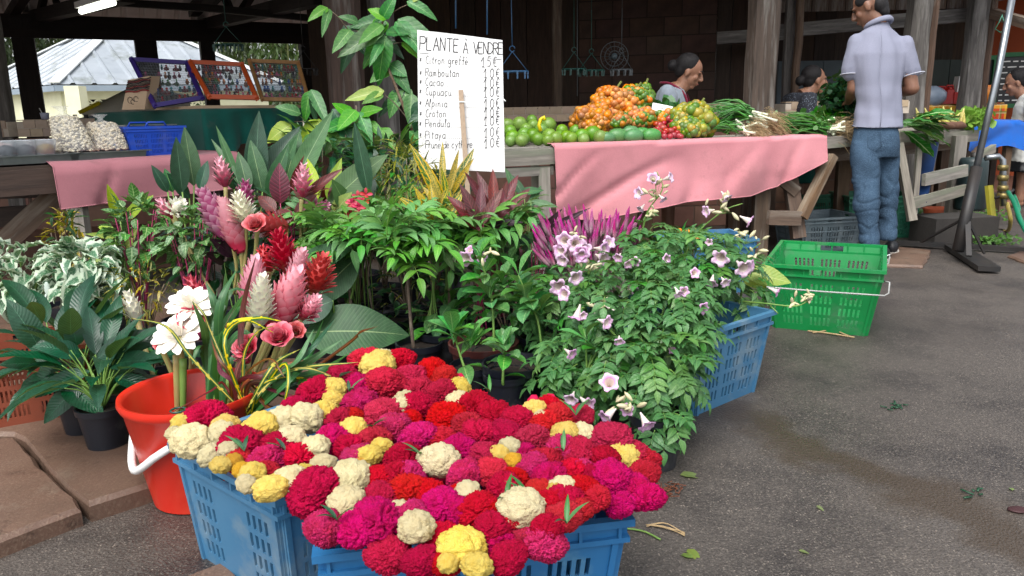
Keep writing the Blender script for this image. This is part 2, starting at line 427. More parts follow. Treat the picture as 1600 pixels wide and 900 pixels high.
post(871, 7.4, .085, m_plank_b, rot=20)
post(1228, 7.7, .09, m_post_grey, rot=10); post(1242, 7.6, .07, m_plank_b, rot=10)
# beams of the far side and front
plank(hall, 'beam', H(-14, 8, 2.33), H(2, 8, 2.33), .24, .26, m_dark)
plank(hall, 'beam', H(-14, 7.86, 2.2), H(2, 7.86, 2.2), .05, .12, m_dark)
plank(hall, 'beam', H(-14, 0, 2.72), H(14, 0, 2.72), .16, .2, m_dark)
plank(hall, 'beam', H(-14, 4, 4.05), H(14, 4, 4.05), .12, .2, m_dark)
# trusses across the hall
for u in (-9.2, -6.6, -3.4, 0, 3.2, 6.4, 9.6):
    plank(hall, 'truss_chord', H(u, -.2, 2.66), H(u, 8.1, 2.6), .14, .16, m_dark)
    for v0, s_ in ((0, 1), (8, -1)):
        plank(hall, 'rafter', H(u, v0-.8*s_, 2.54), H(u, 4, 4.12), .12, .14, m_dark)
        plank(hall, 'truss_web', H(u, v0+1.4*s_, 2.66), H(u, v0+2.6*s_, 3.6), .09, .09, m_dark)
        plank(hall, 'truss_web', H(u, v0+1.4*s_, 2.66), H(u, v0+.7*s_, 2.95), .09, .09, m_dark)
    plank(hall, 'truss_web', H(u, 4, 2.7), H(u, 4, 4.05), .1, .1, m_dark)
for a, c, w_ in (((30, 33, 11.5), (200, -8, 8.5), .16), ((288, 47, 13), (500, -4, 8.5), .16), ((8, 38, 11), (40, -12, 10), .12), ((62, 26, 10.8), (70, -12, 10.6), .08), ((92, 18, 10.2), (84, -12, 10.4), .08), ((292, 46, 12.8), (345, -10, 11.5), .1), ((366, 30, 11.5), (348, -12, 11.2), .09), ((370, 30, 11.5), (396, -12, 11.2), .09), ((185, 4, 9), (340, 14, 9.4), .08), ((340, 14, 9.4), (500, 30, 9.8), .08)):
    plank(hall, 'truss_web', P(*a), P(*c), w_, w_, m_dark)
# purlins
for v in (1.2, 2.6, 5.4, 6.8):
    z = 2.64+min(v, 8-v)*.365; plank(hall, 'purlin', H(-14, v, z), H(14, v, z), .06, .08, m_dark)
# roof sheets with ribs
def sheet_mesh(w_, L, m, rib=.25, rh=.035):
    b = MB(); n_ = int(w_/rib); xs = []
    for i in range(n_):
        x = i*rib; xs += [(x, 0), (x+rib*.62, 0), (x+rib*.74, rh), (x+rib*.9, rh)]
    xs.append((w_, 0))
    b.grid(lambda u, v: (xs[round(u*(len(xs)-1))][0]-w_/2, v*L, xs[round(u*(len(xs)-1))][1]), len(xs)-1, 1)
    return b.mesh('roof_sheet', m, False)
sh = sheet_mesh(1.0, 5.25, m_roof_in)
for i in range(-14, 15):
    for v0, sgn in ((-.9, 1), (8.9, -1)):
        a = H(i+.5, v0, 2.36); d = (V*sgn*4.9+Vector((0, 0, 1.88))).normalized()
        wpart('roof_sheet', sh, hall, MD(a, d))
# interior walls
def blockwall(a, b_, z0, z1, bw, bh, m, name='block', th=.1, grout=None, root=None):
    a, b_ = Vector((a.x, a.y, 0)), Vector((b_.x, b_.y, 0)); d = b_-a; L = d.length; d.normalize(); nn = Vector((-d.y, d.x, 0))
    ang = math.atan2(d.y, d.x); nx = max(1, round(L/bw)); nz = max(1, round((z1-z0)/bh)); bw = L/nx; bh = (z1-z0)/nz
    q = MB(); q.box((0, 0, 0), (bw-.012, th, bh-.012)); me = smooth_by_angle(q.mesh(name, m))
    q = MB(); q.box((0, 0, 0), (bw/2-.012, th, bh-.012)); meh = q.mesh(name, m, False)
    root = root or hall
    for j in range(nz):
        xs = [(i+.5)*bw for i in range(nx)] if j % 2 == 0 else [.25*bw]+[(i+1)*bw for i in range(nx-1)]+[L-.25*bw]
        for x in xs:
            p = a+d*x+Vector((0, 0, z0+(j+.5)*bh))+nn*R.uniform(-.002, .002)
            half = j % 2 and (x < bw*.4 or x > L-bw*.4)
            wpart(name, meh if half else me, root, Matrix.Translation(p) @ Matrix.Rotation(ang, 4, 'Z'))
    q = MB(); q.box((0, 0, 0), (L, th-.016, z1-z0)); p = (a+b_)/2+Vector((0, 0, (z0+z1)/2))
    wpart('mortar', q.mesh('mortar', grout or m, False), root, Matrix.Translation(p) @ Matrix.Rotation(ang, 4, 'Z'))
m_mort = M('dark_mortar', '#3a2f2a', None, 20, .95)
m_mortp = M('pink_mortar', '#7d6a5e', None, 20, .95)
m_board = wood('stained_board', '#4a3a30', '#332822')
def boards(a, b_, z0, z1, bw, m, name='wall_board', th=.03, horiz=False, root=None):
    a, b_ = Vector((a.x, a.y, 0)), Vector((b_.x, b_.y, 0)); d = (b_-a); L = d.length; d.normalize(); nx = max(1, round(L/bw)); bw = L/nx
    me = [plank_mesh(z1-z0, bw-.008, th, m, .001, 1) for _ in range(3)]; ang = math.atan2(d.y, d.x)
    for i in range(nx):
        p = a+d*(i+.5)*bw+Vector((0, 0, (z0+z1)/2))+Vector((-d.y, d.x, 0))*R.uniform(-.004, .004)
        wpart(name, me[i % 3], root or hall, Matrix.Translation(p) @ Matrix.Rotation(ang, 4, 'Z'))
    q = MB(); q.box((0, 0, 0), (L, .01, z1-z0-.02)); p = (a+b_)/2+Vector((-d.y, d.x, 0))*(th/2+.02)+Vector((0, 0, (z0+z1)/2))
    wpart('wall_backing', q.mesh('wall_backing', m_black, False), root or hall, Matrix.Translation(p) @ Matrix.Rotation(ang, 4, 'Z'))
wa, wb = P(905, 100, 8.9), P(1118, 100, 8.6)
boards(P(486, 100, 9.6), wa, 0, 3.9, .3, m_board)
blockwall(wa, wb, .8, 3.4, .42, .2, m_block, grout=m_mort)
boards(wb, P(1215, 100, 8.4), 0, 3.4, .16, m_board)
m_part = M('grey_blue_panel', '#5d6a72', '#4d5960', 3, .7)
m_partg = M('dark_green_panel', '#3b4a46', '#303c3a', 3, .7)
boards(P(1215, 100, 9.6), P(1425, 100, 9.8), 0, 1.55, .6, m_part, 'wall_panel')
boards(P(1425, 100, 9.9), P(1540, 100, 10.2), 0, 1.55, .6, m_partg, 'wall_panel')
boards(P(1205, 100, 10.1), P(1545, 100, 10.6), 1.4, 3.6, .3, m_board)
m_orange = M('orange_wall', '#b5562f', '#a34b28', 3, .8)
b = MB(); a1, a2 = P(1536, 100, 10.3), P(1720, 100, 9.6); b.bar((a1.x, a1.y, 1.3), (a2.x, a2.y, 1.3), .1, 2.6); wpart('orange_wall', b.mesh('orange_wall', m_orange, False), hall)
# beam and hanging boards over the right hand stalls
plank(hall, 'beam', P(1205, 50, 7.75), P(1528, 22, 7.75), .1, .13, m_post_grey)
plank(hall, 'beam', P(1120, 60, 7.9), P(1235, 52, 7.75), .1, .12, m_post_grey)
boards(P(1215, 10, 7.78), P(1530, 10, 7.78), 1.93, 2.5, .17, m_post, 'wall_board')
plank(hall, 'beam', P(1534, 16, 7.6), P(1660, 52, 6.6), .07, .09, m_plank_b)
boards(P(1545, 0, 7.55), P(1665, 0, 6.6), 1.95, 2.6, .14, m_post_grey)
# low block wall with a tiled ledge on top
def ledge(a, b_, zt=1.035, h=.12):
    a, b_ = Vector((a.x, a.y, 0)), Vector((b_.x, b_.y, 0))
    blockwall(a, b_, 0, zt-h-.01, .4, .2, m_block_pink, grout=m_mortp)
    d = (b_-a); L = d.length; d.normalize(); nn = Vector((-d.y, d.x, 0)); ang = math.atan2(d.y, d.x)
    q = MB(); q.box((0, 0, 0), (L, .26, h-.02)); c = (a+b_)/2; c.z = zt-h/2-.004
    wpart('ledge', q.mesh('ledge', m_grout, False), hall, Matrix.Translation(c) @ Matrix.Rotation(ang, 4, 'Z'))
    tw = .1; n_ = int(L/tw); th = h/2
    t = MB(); t.box((0, 0, 0), (tw-.005, .008, th-.005)); tm = t.mesh('tile', m_tile, False)
    t = MB(); t.box((0, 0, 0), (tw-.005, tw-.005, .008)); tt = t.mesh('tile', m_tile, False)
    for i in range(n_):
        for j in range(2):
            p = a+d*((i+.5+.5*(j % 2))*tw)-nn*.133; p.z = zt-h+(j+.5)*th
            if (i+1)*tw < L: wpart('tile', tm, hall, Matrix.Translation(p) @ Matrix.Rotation(ang, 4, 'Z'))
        p = a+d*((i+.5)*tw)-nn*.08; p.z = zt-.002; wpart('tile', tt, hall, Matrix.Translation(p) @ Matrix.Rotation(ang, 4, 'Z'))
ledge(P(640, 170, 6.35), P(1160, 170, 6.5))
ledge(P(1215, 170, 6.6), P(1405, 170, 6.8))
ledge(P(-60, 190, 7.3), P(33, 190, 6.95), 1.02, .15)
ledge(P(33, 190, 6.95), P(350, 190, 7.4), 1.02, .15)
blockwall(P(350, 190, 7.2), P(640, 170, 6.5), 0, .86, .3, .14, m_block_pink, grout=m_mortp)
# fluorescent lamp
lamp = thing('fluorescent_lamp', 'lit fluorescent tube lamp fixed under the hall roof at upper left', 'lamp', P(150, 15, 6.5))
m_em = NT('tube_light'); m_em.b.inputs['Emission Color'].default_value = (.95, 1, .85, 1); m_em.b.inputs['Emission Strength'].default_value = 2.2; m_em = m_em.done((.9, .9, .85), .4)
la, lb = P(127, 18, 6.9), P(177, 4, 6.1)
q = MB(); q.bar(la+Vector((0, 0, .05)), lb+Vector((0, 0, .05)), .1, .05); wpart('housing', q.mesh('housing', m_white, False), lamp)
q = MB(); q.tube([la, lb], .025, 8); wpart('tube', q.mesh('tube', m_em), lamp)
q = MB(); q.tube([la+Vector((0, 0, .07)), la+Vector((0, 0, .75))], .008, 5); q.tube([lb+Vector((0, 0, .07)), lb+Vector((0, 0, .75))], .008, 5); wpart('hanger', q.mesh('hanger', m_blackm), lamp)

# ---------------- small white house ----------------
house = thing('small_house', 'small cream house with white metal hip roof and lattice vents, left background', 'house', P(150, 190, 36))
C0, C1, C2 = P(85, 134, 32), P(-70, 151, 41), P(445, 133, 37)
for c in (C0, C1, C2): c.z = 2.5
C3 = C1+C2-C0; cen = (C1+C2)/2
AP = P(196, 38, 39); AP.z = 6.1
for A_, B_ in ((C0, C2), (C1, C0), (C2, C3), (C3, C1)):
    N_ = 12; e = (B_-A_)/N_
    for i in range(N_):
        p0 = A_+e*i; p1 = A_+e*(i+1)
        nrm = (B_-A_).cross(AP-A_).normalized()
        def top(p, t): return p
        # each sheet runs up the slope until it meets the hip
        mid = A_.lerp(B_, .5); up = (AP-mid); s0 = 1-abs(i/N_*2-1); s1 = 1-abs((i+1)/N_*2-1)
        q = MB(); o_ = nrm*.02
        a_, b2, c_, d_ = p0+o_, p1+o_, p1+up*s1+o_, p0+up*s0+o_
        rb = []
        for f in (0, .7, .8, .92, 1): rb.append((a_.lerp(b2, f)+(nrm*.07 if f in (.8, .92) else nrm*0), d_.lerp(c_, f)+(nrm*.07 if f in (.8, .92) else nrm*0)))
        for k in range(4):
            q.poly([rb[k][0], rb[k+1][0], rb[k+1][1], rb[k][1]])
        wpart('roof_sheet', q.mesh('roof_sheet', m_roof_out, False), house)
q = MB(); 
for c in (C0, C1, C2, C3): q.bar(c+Vector((0, 0, .1)), AP+Vector((0, 0, .1)), .45, .06)
m_cap = M('white_ridge_cap', '#e4e6e6', '#d8dcdc', 2, .5, 0); wpart('ridge_cap', q.mesh('ridge_cap', m_cap, False), house)
m_fas = M('grey_fascia', '#8a98a6', '#7c8b99', 2, .6)
q = MB()
for A_, B_ in ((C0, C2), (C1, C0)): q.bar(A_-Vector((0, 0, .14)), B_-Vector((0, 0, .14)), .08, .24)
wpart('fascia', q.mesh('fascia', m_fas, False), house)
cc = (C1+C2)/2
def ins(c, k=.88): r_ = cc+(c-cc)*k; return Vector((r_.x, r_.y, 0))
w0, w1, w2 = ins(C0, .9), ins(C1, .9), ins(C2, .9)
def wallwith(A_, B_, vents, hz=2.45):
    q = MB(); d = (B_-A_); L = d.length; d.normalize()
    cuts = sorted(vents); x = 0
    z0, z1 = 1.15, 1.95
    def seg(x0, x1, za, zb):
        if x1-x0 > .01: q.bar(A_+d*x0+Vector((0, 0, (za+zb)/2)), A_+d*x1+Vector((0, 0, (za+zb)/2)), .15, zb-za)
    seg(0, L, 0, z0); seg(0, L, z1, hz)
    for a_, b2 in cuts: seg(x, a_*L, z0, z1); x = b2*L
    seg(x, L, z0, z1)
    wpart('wall', q.mesh('wall', m_cream, False), house)
    for a_, b2 in cuts:
        v = MB(); w_ = (b2-a_)*L; n_ = max(2, round(w_/.4)); cw = w_/n_
        for j in range(2):
            for i in range(n_):
                cx = a_*L+(i+.5)*cw; cz = z0+(j+.5)*.4
                c = A_+d*cx+Vector((0, 0, cz))
                for s_ in (-1, 1):
                    v.bar(c+d*s_*cw*.48-Vector((0, 0, .2)), c+d*s_*cw*.48+Vector((0, 0, .2)), .06, .1)
                    v.bar(c-d*cw*.5+Vector((0, 0, s_*.18)), c+d*cw*.5+Vector((0, 0, s_*.18)), .1, .05)
                    v.bar(c-d*cw*.45+Vector((0, 0, -s_*.17)), c+d*cw*.45+Vector((0, 0, s_*.17)), .07, .05)
                v.bar(c-d*cw*.5, c+d*cw*.5, .08, .05)
        wpart('lattice_vent', v.mesh('lattice_vent', m_cream, False), house)
wallwith(w0, w2, [(.06, .2), (.28, .42), (.55, .7)]); wallwith(w1, w0, [(.3, .45), (.62, .76)])
q = MB(); q.box((0, 0, 1.2), (.6, .6, 2.4)); pc = P(119, 150, 31.5); wpart('column', q.mesh('column', m_cream, False), house, Matrix.Translation((pc.x, pc.y, 0)))
q = MB(); q.box(((w1+w2)/2+Vector((0, 0, 1.2))), (3, 3, 2.3)); wpart('inner_room', q.mesh('inner_room', m_board, False), house)

# ---------------- bamboo behind the hall ----------------
m_bl = leafmat('bamboo_leaf', (.03, .06, .02), (.06, .1, .03), trans=.25, jit=.1)
m_culm = M('bamboo_culm', (.09, .14, .04), (.16, .17, .06), 5, .5)
def bamboo(px, z, hgt, nl, spread):
    base = P(px, 190, z); base.z = 0
    t = thing('bamboo_clump', BL.pop(0), 'bamboo', base, group='bamboo clumps beyond the hall')
    q = MB(); lv = MB()
    for k in range(14):
        a = R.uniform(0, 6.28); r0 = R.uniform(0, .9)
        top = Vector((math.cos(a)*spread*R.uniform(.3, 1), math.sin(a)*spread*R.uniform(.2, .8), hgt*R.uniform(.75, 1.1)))
        pts = bez([(math.cos(a)*r0, math.sin(a)*r0, 0), (math.cos(a)*r0*1.3, math.sin(a)*r0*1.3, hgt*.5), top], 8)
        q.tube(pts, [.07*(1-i/9) for i in range(8)], 5)
        for _ in range(nl//14):
            f = R.uniform(.12, 1); p = pts[min(7, int(f*8))]+Vector((R.gauss(0, .7), R.gauss(0, .7), R.gauss(0, .6)))
            d = Vector((R.gauss(0, .5), R.gauss(0, .5), -1)).normalized(); L = R.uniform(.3, .6); s = d.orthogonal().normalized()*.06*R.uniform(.8, 1.6)
            s = Matrix.Rotation(R.uniform(0, 6.28), 3, d) @ s
            lv.poly([p, p+d*L*.4+s, p+d*L, p+d*L*.4-s])
    wpart('culms', q.mesh('culms', m_culm), t, Matrix.Translation(base))
    o = wpart('foliage', lv.mesh('foliage', m_bl, False), t, Matrix.Translation(base)); o['kind'] = 'stuff'
BL = ['tall bamboo clump seen left of the dark hall post', 'feathery bamboo right beside the white roof ridge', 'bamboo clump at the far left edge of the photo', 'dense bamboo above the orange framed display', 'bamboo clump seen above the wooden display frame', 'pale bamboo between the two right hall posts', 'bamboo clump rising behind the house roof']
for a in ((20, 46, 11, 3600, 4.5), (110, 48, 11, 3600, 4.5), (-60, 42, 10, 2600, 4), (385, 44, 11, 3600, 4), (450, 41, 11, 3600, 4), (310, 50, 11, 3000, 4), (210, 54, 11, 3000, 5)): bamboo(*a)
# ---------------- crates ----------------
def plastic(name, c1, c2, dirt=None, jit=0, rough=.4): return M(name, c1, c2, 3, rough, .12, 90, .001, dirt=dirt or (tuple(x*.6+.06 for x in C4(c1)[:3]), 9), jit=jit)
m_blue = plastic('faded_blue_plastic', '#2f74a8', '#23649a', ('#5f8fa8', 5))
m_blue2 = plastic('pale_blue_plastic', '#4c7fa2', '#3a6e94', ('#7f929c', 5))
m_green = plastic('green_plastic', '#0b8a45', '#0a7d3e')
m_greend = plastic('dull_green_plastic', '#2f7a5d', '#286a52', ('#4d8a76', 6))
m_greyc = plastic('grey_crate_plastic', '#6f7f86', '#5c6a72', ('#8b979b', 7))
m_orangec = plastic('orange_crate_plastic', '#8f4a36', '#80402c', ('#6f3c2e', 6))
m_redc = plastic('dark_red_crate_plastic', '#7c2f2c', '#692624')
m_bluebright = plastic('bright_blue_plastic', '#1f52c8', '#1c4abb')
m_red = plastic('red_bucket_plastic', '#d8301f', '#cc2a1b', ('#d8452f', 4), rough=.3)

def perf(b, L, H, xs, zs, th, fn):
    """wall L x H with slots at the x intervals xs and z intervals zs; fn(x, z, t) gives the point"""
    X = sorted({0, L, *[v for i in xs for v in i]}); Z = sorted({0, H, *[v for i in zs for v in i]})
    def empty(i, j):
        if i < 0 or j < 0 or i >= len(X)-1 or j >= len(Z)-1: return True
        cx, cz = (X[i]+X[i+1])/2, (Z[j]+Z[j+1])/2
        return any(a < cx < c for a, c in xs) and any(a < cz < c for a, c in zs)
    def quad(*p): b.poly([fn(*q) for q in p])
    for i in range(len(X)-1):
        for j in range(len(Z)-1):
            if empty(i, j): continue
            x0, x1, z0, z1 = X[i], X[i+1], Z[j], Z[j+1]
            quad((x0, z0, th), (x1, z0, th), (x1, z1, th), (x0, z1, th)); quad((x0, z0, 0), (x0, z1, 0), (x1, z1, 0), (x1, z0, 0))
            if empty(i-1, j): quad((x0, z0, 0), (x0, z0, th), (x0, z1, th), (x0, z1, 0))
            if empty(i+1, j): quad((x1, z0, 0), (x1, z1, 0), (x1, z1, th), (x1, z0, th))
            if empty(i, j-1): quad((x0, z0, 0), (x1, z0, 0), (x1, z0, th), (x0, z0, th))
            if empty(i, j+1): quad((x0, z1, 0), (x0, z1, th), (x1, z1, th), (x1, z1, 0))
def crate_parts(root, W, D, H, tap, m, cols=(3, 5), rows=4, slot=.5, handle=True, lip=.018, ztop=.78, ribs=True, hole_h=True, blank=None):
    """a tapered slotted crate centred on the root; front faces local -Y"""
    th = .006; sides = [(W, D, 0), (D, W, 1), (W, D, 2), (D, W, 3)]
    for L, off, k in sides:
        def fn(x, z, t, L=L, off=off, k=k):
            f = tap+(1-tap)*z/H; p = Vector(((x-L/2)*f, -(off/2)*f-t, z)); return Matrix.Rotation(k*pi/2, 3, 'Z') @ p
        b = MB(); xs = []; g = max(1, round(cols[0]*L/W)); gw = L*.86/g
        for i in range(g):
            if blank is not None and i == blank and g > 2: continue
            x0 = L*.07+i*gw+gw*.1; cw = gw*.8/cols[1]
            xs += [(x0+j*cw+cw*(1-slot)/2, x0+j*cw+cw*(1+slot)/2) for j in range(cols[1])]
        zr = H*(ztop-.1)/rows; zs = [(H*.08+i*zr+zr*.14, H*.08+i*zr+zr*.86) for i in range(rows)]
        perf(b, L, H*.84, xs, zs, th, fn)
        def fn2(x, z, t, fn=fn): return fn(x, z+H*.84, t)
        hx = [(L*.5-.055, L*.5+.055)] if hole_h else []
        perf(b, L, H*.16, hx, [(H*.03, H*.12)] if hole_h else [], th, fn2)
        part('side_panel', b.mesh('side_panel', m, False), root)
        b = MB()
        for z0, out, hh in ((H-.012, lip, .014), (H*.84, lip*.85, .01)):
            a = [(-.0, z0, 0), (L, z0, 0), (L, z0, out), (0, z0, out)]
            pts = [fn(-(out if j in (0, 3) and q[2] else 0)+q[0]+(out if q[0] and q[2] else 0), q[1], q[2]) for j, q in enumerate(a)]
            b.prism([p+Vector((0, 0, hh)) for p in pts], hh)
        if ribs:
            nr = int(L/.075)
            for i in range(nr+1):
                x = .004+i*(L-.008)/nr; pts = [fn(x-.003, H*.85, 0), fn(x+.003, H*.85, 0), fn(x+.003, H*.85, lip*.8), fn(x-.003, H*.85, lip*.8)]
                b.prism([p+Vector((0, 0, H*.14)) for p in pts], H*.14)
            for x in (.02*W, L-.02*W):
                q = [fn(x-.006, 0, th), fn(x+.006, 0, th), fn(x+.006, 0, th+.006), fn(x-.006, 0, th+.006)]
                r_ = [fn(x-.006, H*.84, th), fn(x+.006, H*.84, th), fn(x+.006, H*.84, th+.006), fn(x-.006, H*.84, th+.006)]
                o = len(b.v); b.v += q+r_
                for f in ((0, 1, 5, 4), (1, 2, 6, 5), (2, 3, 7, 6), (3, 0, 4, 7)): b.face([o+i for i in f])
        part('rim', b.mesh('rim', m, False), root)
    b = MB(); b.box((0, 0, .008), (W*tap-.004, D*tap-.004, .014)); part('base', b.mesh('base', m, False), root)
def wire_handle(root, W, D, H, m, side=-1, drop=.09, out=.03, rad=.0035):
    y = side*(D/2+.012)
    pts = [(-W/2-.005, side*(D/2-.03), H-.05), (-W/2-out, y, H-.045), (-W/2-out, y+side*.008, H-drop), (-W/2-out+.015, y+side*.01, H-drop-.012), (0, y+side*.01, H-drop-.014), (W/2+out-.015, y+side*.01, H-drop-.012), (W/2+out, y+side*.008, H-drop), (W/2+out, y, H-.045), (W/2+.005, side*(D/2-.03), H-.05)]
    b = MB(); b.tube(pts, rad, 6); part('wire_handle', b.mesh('wire_handle', m), root)
def crate_at(label, pa, pb, W, D, H, tap, m, name='plastic_crate', group=None, h0=0.0, **kw):
    """front base corners seen at pixels pa and pb"""
    a, b_ = pa, pb; d = (b_-a); rz = math.atan2(d.y, d.x); mid = (a+b_)/2
    back = Vector((-math.sin(rz), math.cos(rz), 0)); c = mid+back*D*tap/2; c.z = h0
    t = thing(name, label, 'crate', c, rz, group); crate_parts(t, W, D, H, tap, m, **kw); return t

t = crate_at('bright green slotted plastic crate with white wire handles standing on the asphalt', G(1218, 512), G(1344, 524), .475, .66, .31, .8, m_green, cols=(3, 5), rows=4)
m_handle = plastic('grey_white_handle', '#b4b6b4', '#9c9e9c'); wire_handle(t, .475, .66, .31, m_handle, -1); wire_handle(t, .475, .66, .31, m_white, 1)
m_dgreyc = plastic('dark_grey_plastic', '#3d4a50', '#333e44')
t = crate_at('grey slotted plastic crate with wire handle under the stall behind the green crate', G(1262, 394), G(1330, 390), .46, .4, .24, .85, m_greyc, cols=(3, 5))
wire_handle(t, .46, .4, .24, m_greyc, -1, drop=.08)
crate_at('dull green crate at the back under the stall behind the grey crate', G(1268, 352, .0), G(1345, 346, .0), .62, .4, .26, .9, m_greend, cols=(4, 5))
crate_at('small dark red crate resting behind the grey crate in the shade', G(1286, 338), G(1335, 334), .4, .3, .37, .95, m_redc)
crate_at('teal green slotted crate just right of the standing man', G(1340, 372), G(1413, 371), .52, .4, .32, .88, m_greend, cols=(3, 6), rows=5)
crate_at('dark red crate under the weathered stall right of the man', G(1385, 330), G(1432, 326), .42, .3, .3, .95, m_redc)
# blue crate at right of the flowering vine
def crate_corner(label, A, d, W, D, H, tap, m, **kw):
    """A: base corner, d: direction of the long front side, other side goes to the left of d"""
    d = d.normalized(); nrm = Vector((-d.y, d.x, 0)); c = A+d*W*tap/2+nrm*D*tap/2; c.z = 0
    t = thing('plastic_crate', label, 'crate', c, math.atan2(d.y, d.x)); crate_parts(t, W, D, H, tap, m, **kw); return t
A_ = G(1082, 650); B_ = G(1170, 613); d_ = (B_-A_).normalized()
crate_corner('pale blue slotted crate half hidden by the flowering vine on the asphalt', B_-d_*.32, d_, .4, .5, .3, .85, m_blue2, cols=(3, 4), rows=4)
crate_corner('blue crate behind the vine holding a small orange fruited plant', G(1060, 462), Vector((1, .15, 0)), .45, .35, .3, .88, m_blue2)
# blue crates full of cockscomb in front
c1a = P(292, 722, 1.62); c1b = P(446, 812, 1.39); e1 = (c1b-c1a); e1.z = 0; e1.normalize()
crate1 = crate_corner('faded blue crate at front left packed with cockscomb heads', G(322, 868), e1, .40, .36, .285, .88, m_blue2, cols=(3, 4), rows=4, blank=1)
c2a = P(505, 848, 1.28); c2b = P(974, 796, 1.37); e2 = c2b-c2a; e2.z = 0; e2.normalize()
n2 = Vector((-e2.y, e2.x, 0)); W2 = .53
cc2 = (c2a+c2b)/2+n2*.19; cc2.z = 0
crate2 = thing('plastic_crate', 'blue slotted crate at bottom centre overflowing with red cockscomb', 'crate', cc2, math.atan2(e2.y, e2.x))
crate_parts(crate2, W2, .36, .285, .86, m_blue, cols=(4, 5), rows=4)
cc3 = cc2+n2*.36-e2*.07; cc3.z = 0
crate3 = thing('plastic_crate', 'blue crate hidden under the rearmost cockscomb heads', 'crate', cc3, math.atan2(e2.y, e2.x)); crate_parts(crate3, .4, .3, .22, .86, m_blue, cols=(4, 5), rows=4)
# orange crate at far left
t = crate_at('orange plastic crate with cut out grid at the left edge behind the peace lily', G(20, 664, .055), G(98, 650, .055), .31, .3, .235, .95, m_orangec, cols=(2, 8), rows=3, h0=.055)

# ---------------- stall tables ----------------
TH = .8
T0, T1, T2 = G(862, 229, TH), G(1283, 214.5, TH), G(1517, 199, TH)
def stall(label, F0, F1, dep, h, m, nplk=6, apron=.06):
    d = (F1-F0); d.z = 0; L = d.length; d.normalize(); nb = Vector((-d.y, d.x, 0))
    t = thing('market_stall', label, 'stall', Vector((F0.x, F0.y, 0)))
    for i in range(nplk):
        w_ = dep/nplk; o = nb*(i+.5)*w_
        plank(t, 'table_plank', Vector((F0.x, F0.y, h-.02))+o+d*R.uniform(-.01, .01), Vector((F1.x, F1.y, h-.02))+o+d*R.uniform(-.01, .01), w_-.006, .035, m, irr=.003, seg=6)
    return t, d, nb
def W3(p, z): return Vector((p.x, p.y, z))
tA, dA, nA = stall('long wooden stall table carrying the fruit under the pink cloth', T0-(T1-T0).normalized()*.72, T1, .95, TH, m_plank)
plank(tA, 'apron', W3(G(770, 233, TH), .745)-nA*.015, W3(T0, .745)-nA*.015+dA*.02, .03, .085, m_plank)
plank(tA, 'apron', W3(G(770, 233, TH), .665)-nA*.01, W3(T0, .665)-nA*.01, .03, .05, m_plank)
plank(tA, 'apron', W3(T0, .71)+nA*.02, W3(T1, .71)+nA*.02, .03, .1, m_plank_b)
def leg(t, px, pz, y0, y1=None, wd=.09, m=m_plank_b, px2=None, z2=None, name='leg', zb=None):
    a = P(px, y0, pz); b_ = P(px2 if px2 else px, y1, z2 or pz) if y1 else W3(a, 0)
    if y1 is None and px2 is None: b_ = W3(a, 0)
    plank(t, name, a, b_, wd, wd*.75, m, up=Vector((0, 1, 0)), irr=.003)
leg(tA, 850, 4.45, 262, wd=.07, m=m_plank); leg(tA, 836, 4.5, 258, wd=.045, m=m_plank)
leg(tA, 1193, 4.95, 235, wd=.1); leg(tA, 1230, 5.05, 250, 372, wd=.085, px2=1248)
plank(tA, 'brace', P(1200, 340, 4.92), P(1250, 341, 4.98), .04, .09, m_plank_b)
plank(tA, 'brace', P(1300, 243, 5.0), P(1252, 340, 4.98), .07, .05, m_plank_b)
leg(tA, 1010, 4.75, 235, wd=.09); leg(tA, 1150, 5.7, 235, wd=.09); leg(tA, 900, 5.3, 235, wd=.09); leg(tA, 705, 4.9, 240, wd=.09)
plank(tA, 'brace', P(1205, 268, 5.0), P(1245, 300, 5.02), .05, .07, m_plank_b)
tB, dB, nB = stall('weathered grey stall table carrying greens and shoots right of the pink cloth', T1+dA*.02, T2, .9, TH, m_plank)
mB = T1.lerp(T2, .76)
plank(tB, 'apron', W3(T1, .765)-nB*.018+dA*.0, W3(mB, .765)-nB*.018, .03, .075, m_plank)
plank(tB, 'apron', W3(T1.lerp(T2, .72), .735)-nB*.05, W3(T2, .735)-nB*.05, .035, .09, m_plank)
plank(tB, 'apron', W3(T1, .69)+nB*.05, W3(T2, .69)+nB*.05, .03, .12, m_plank_b)
leg(tB, 1404, 5.5, 224, 345, wd=.055, m=m_plank, px2=1425); leg(tB, 1437, 5.55, 222, 335, wd=.035, m=m_plank, px2=1428)
leg(tB, 1500, 5.95, 212, wd=.09, m=m_plank); leg(tB, 1480, 6.5, 212, wd=.1, m=m_plank_b); leg(tB, 1320, 5.9, 230, wd=.09)
plank(tB, 'rail', P(1443, 281, 5.55), P(1510, 266, 5.75), .03, .085, m_plank)
plank(tB, 'rail', P(1425, 318, 5.5), P(1508, 296, 5.8), .03, .08, m_plank)
plank(tB, 'brace', P(1508, 258, 6.0), P(1552, 232, 6.5), .04, .07, m_plank)
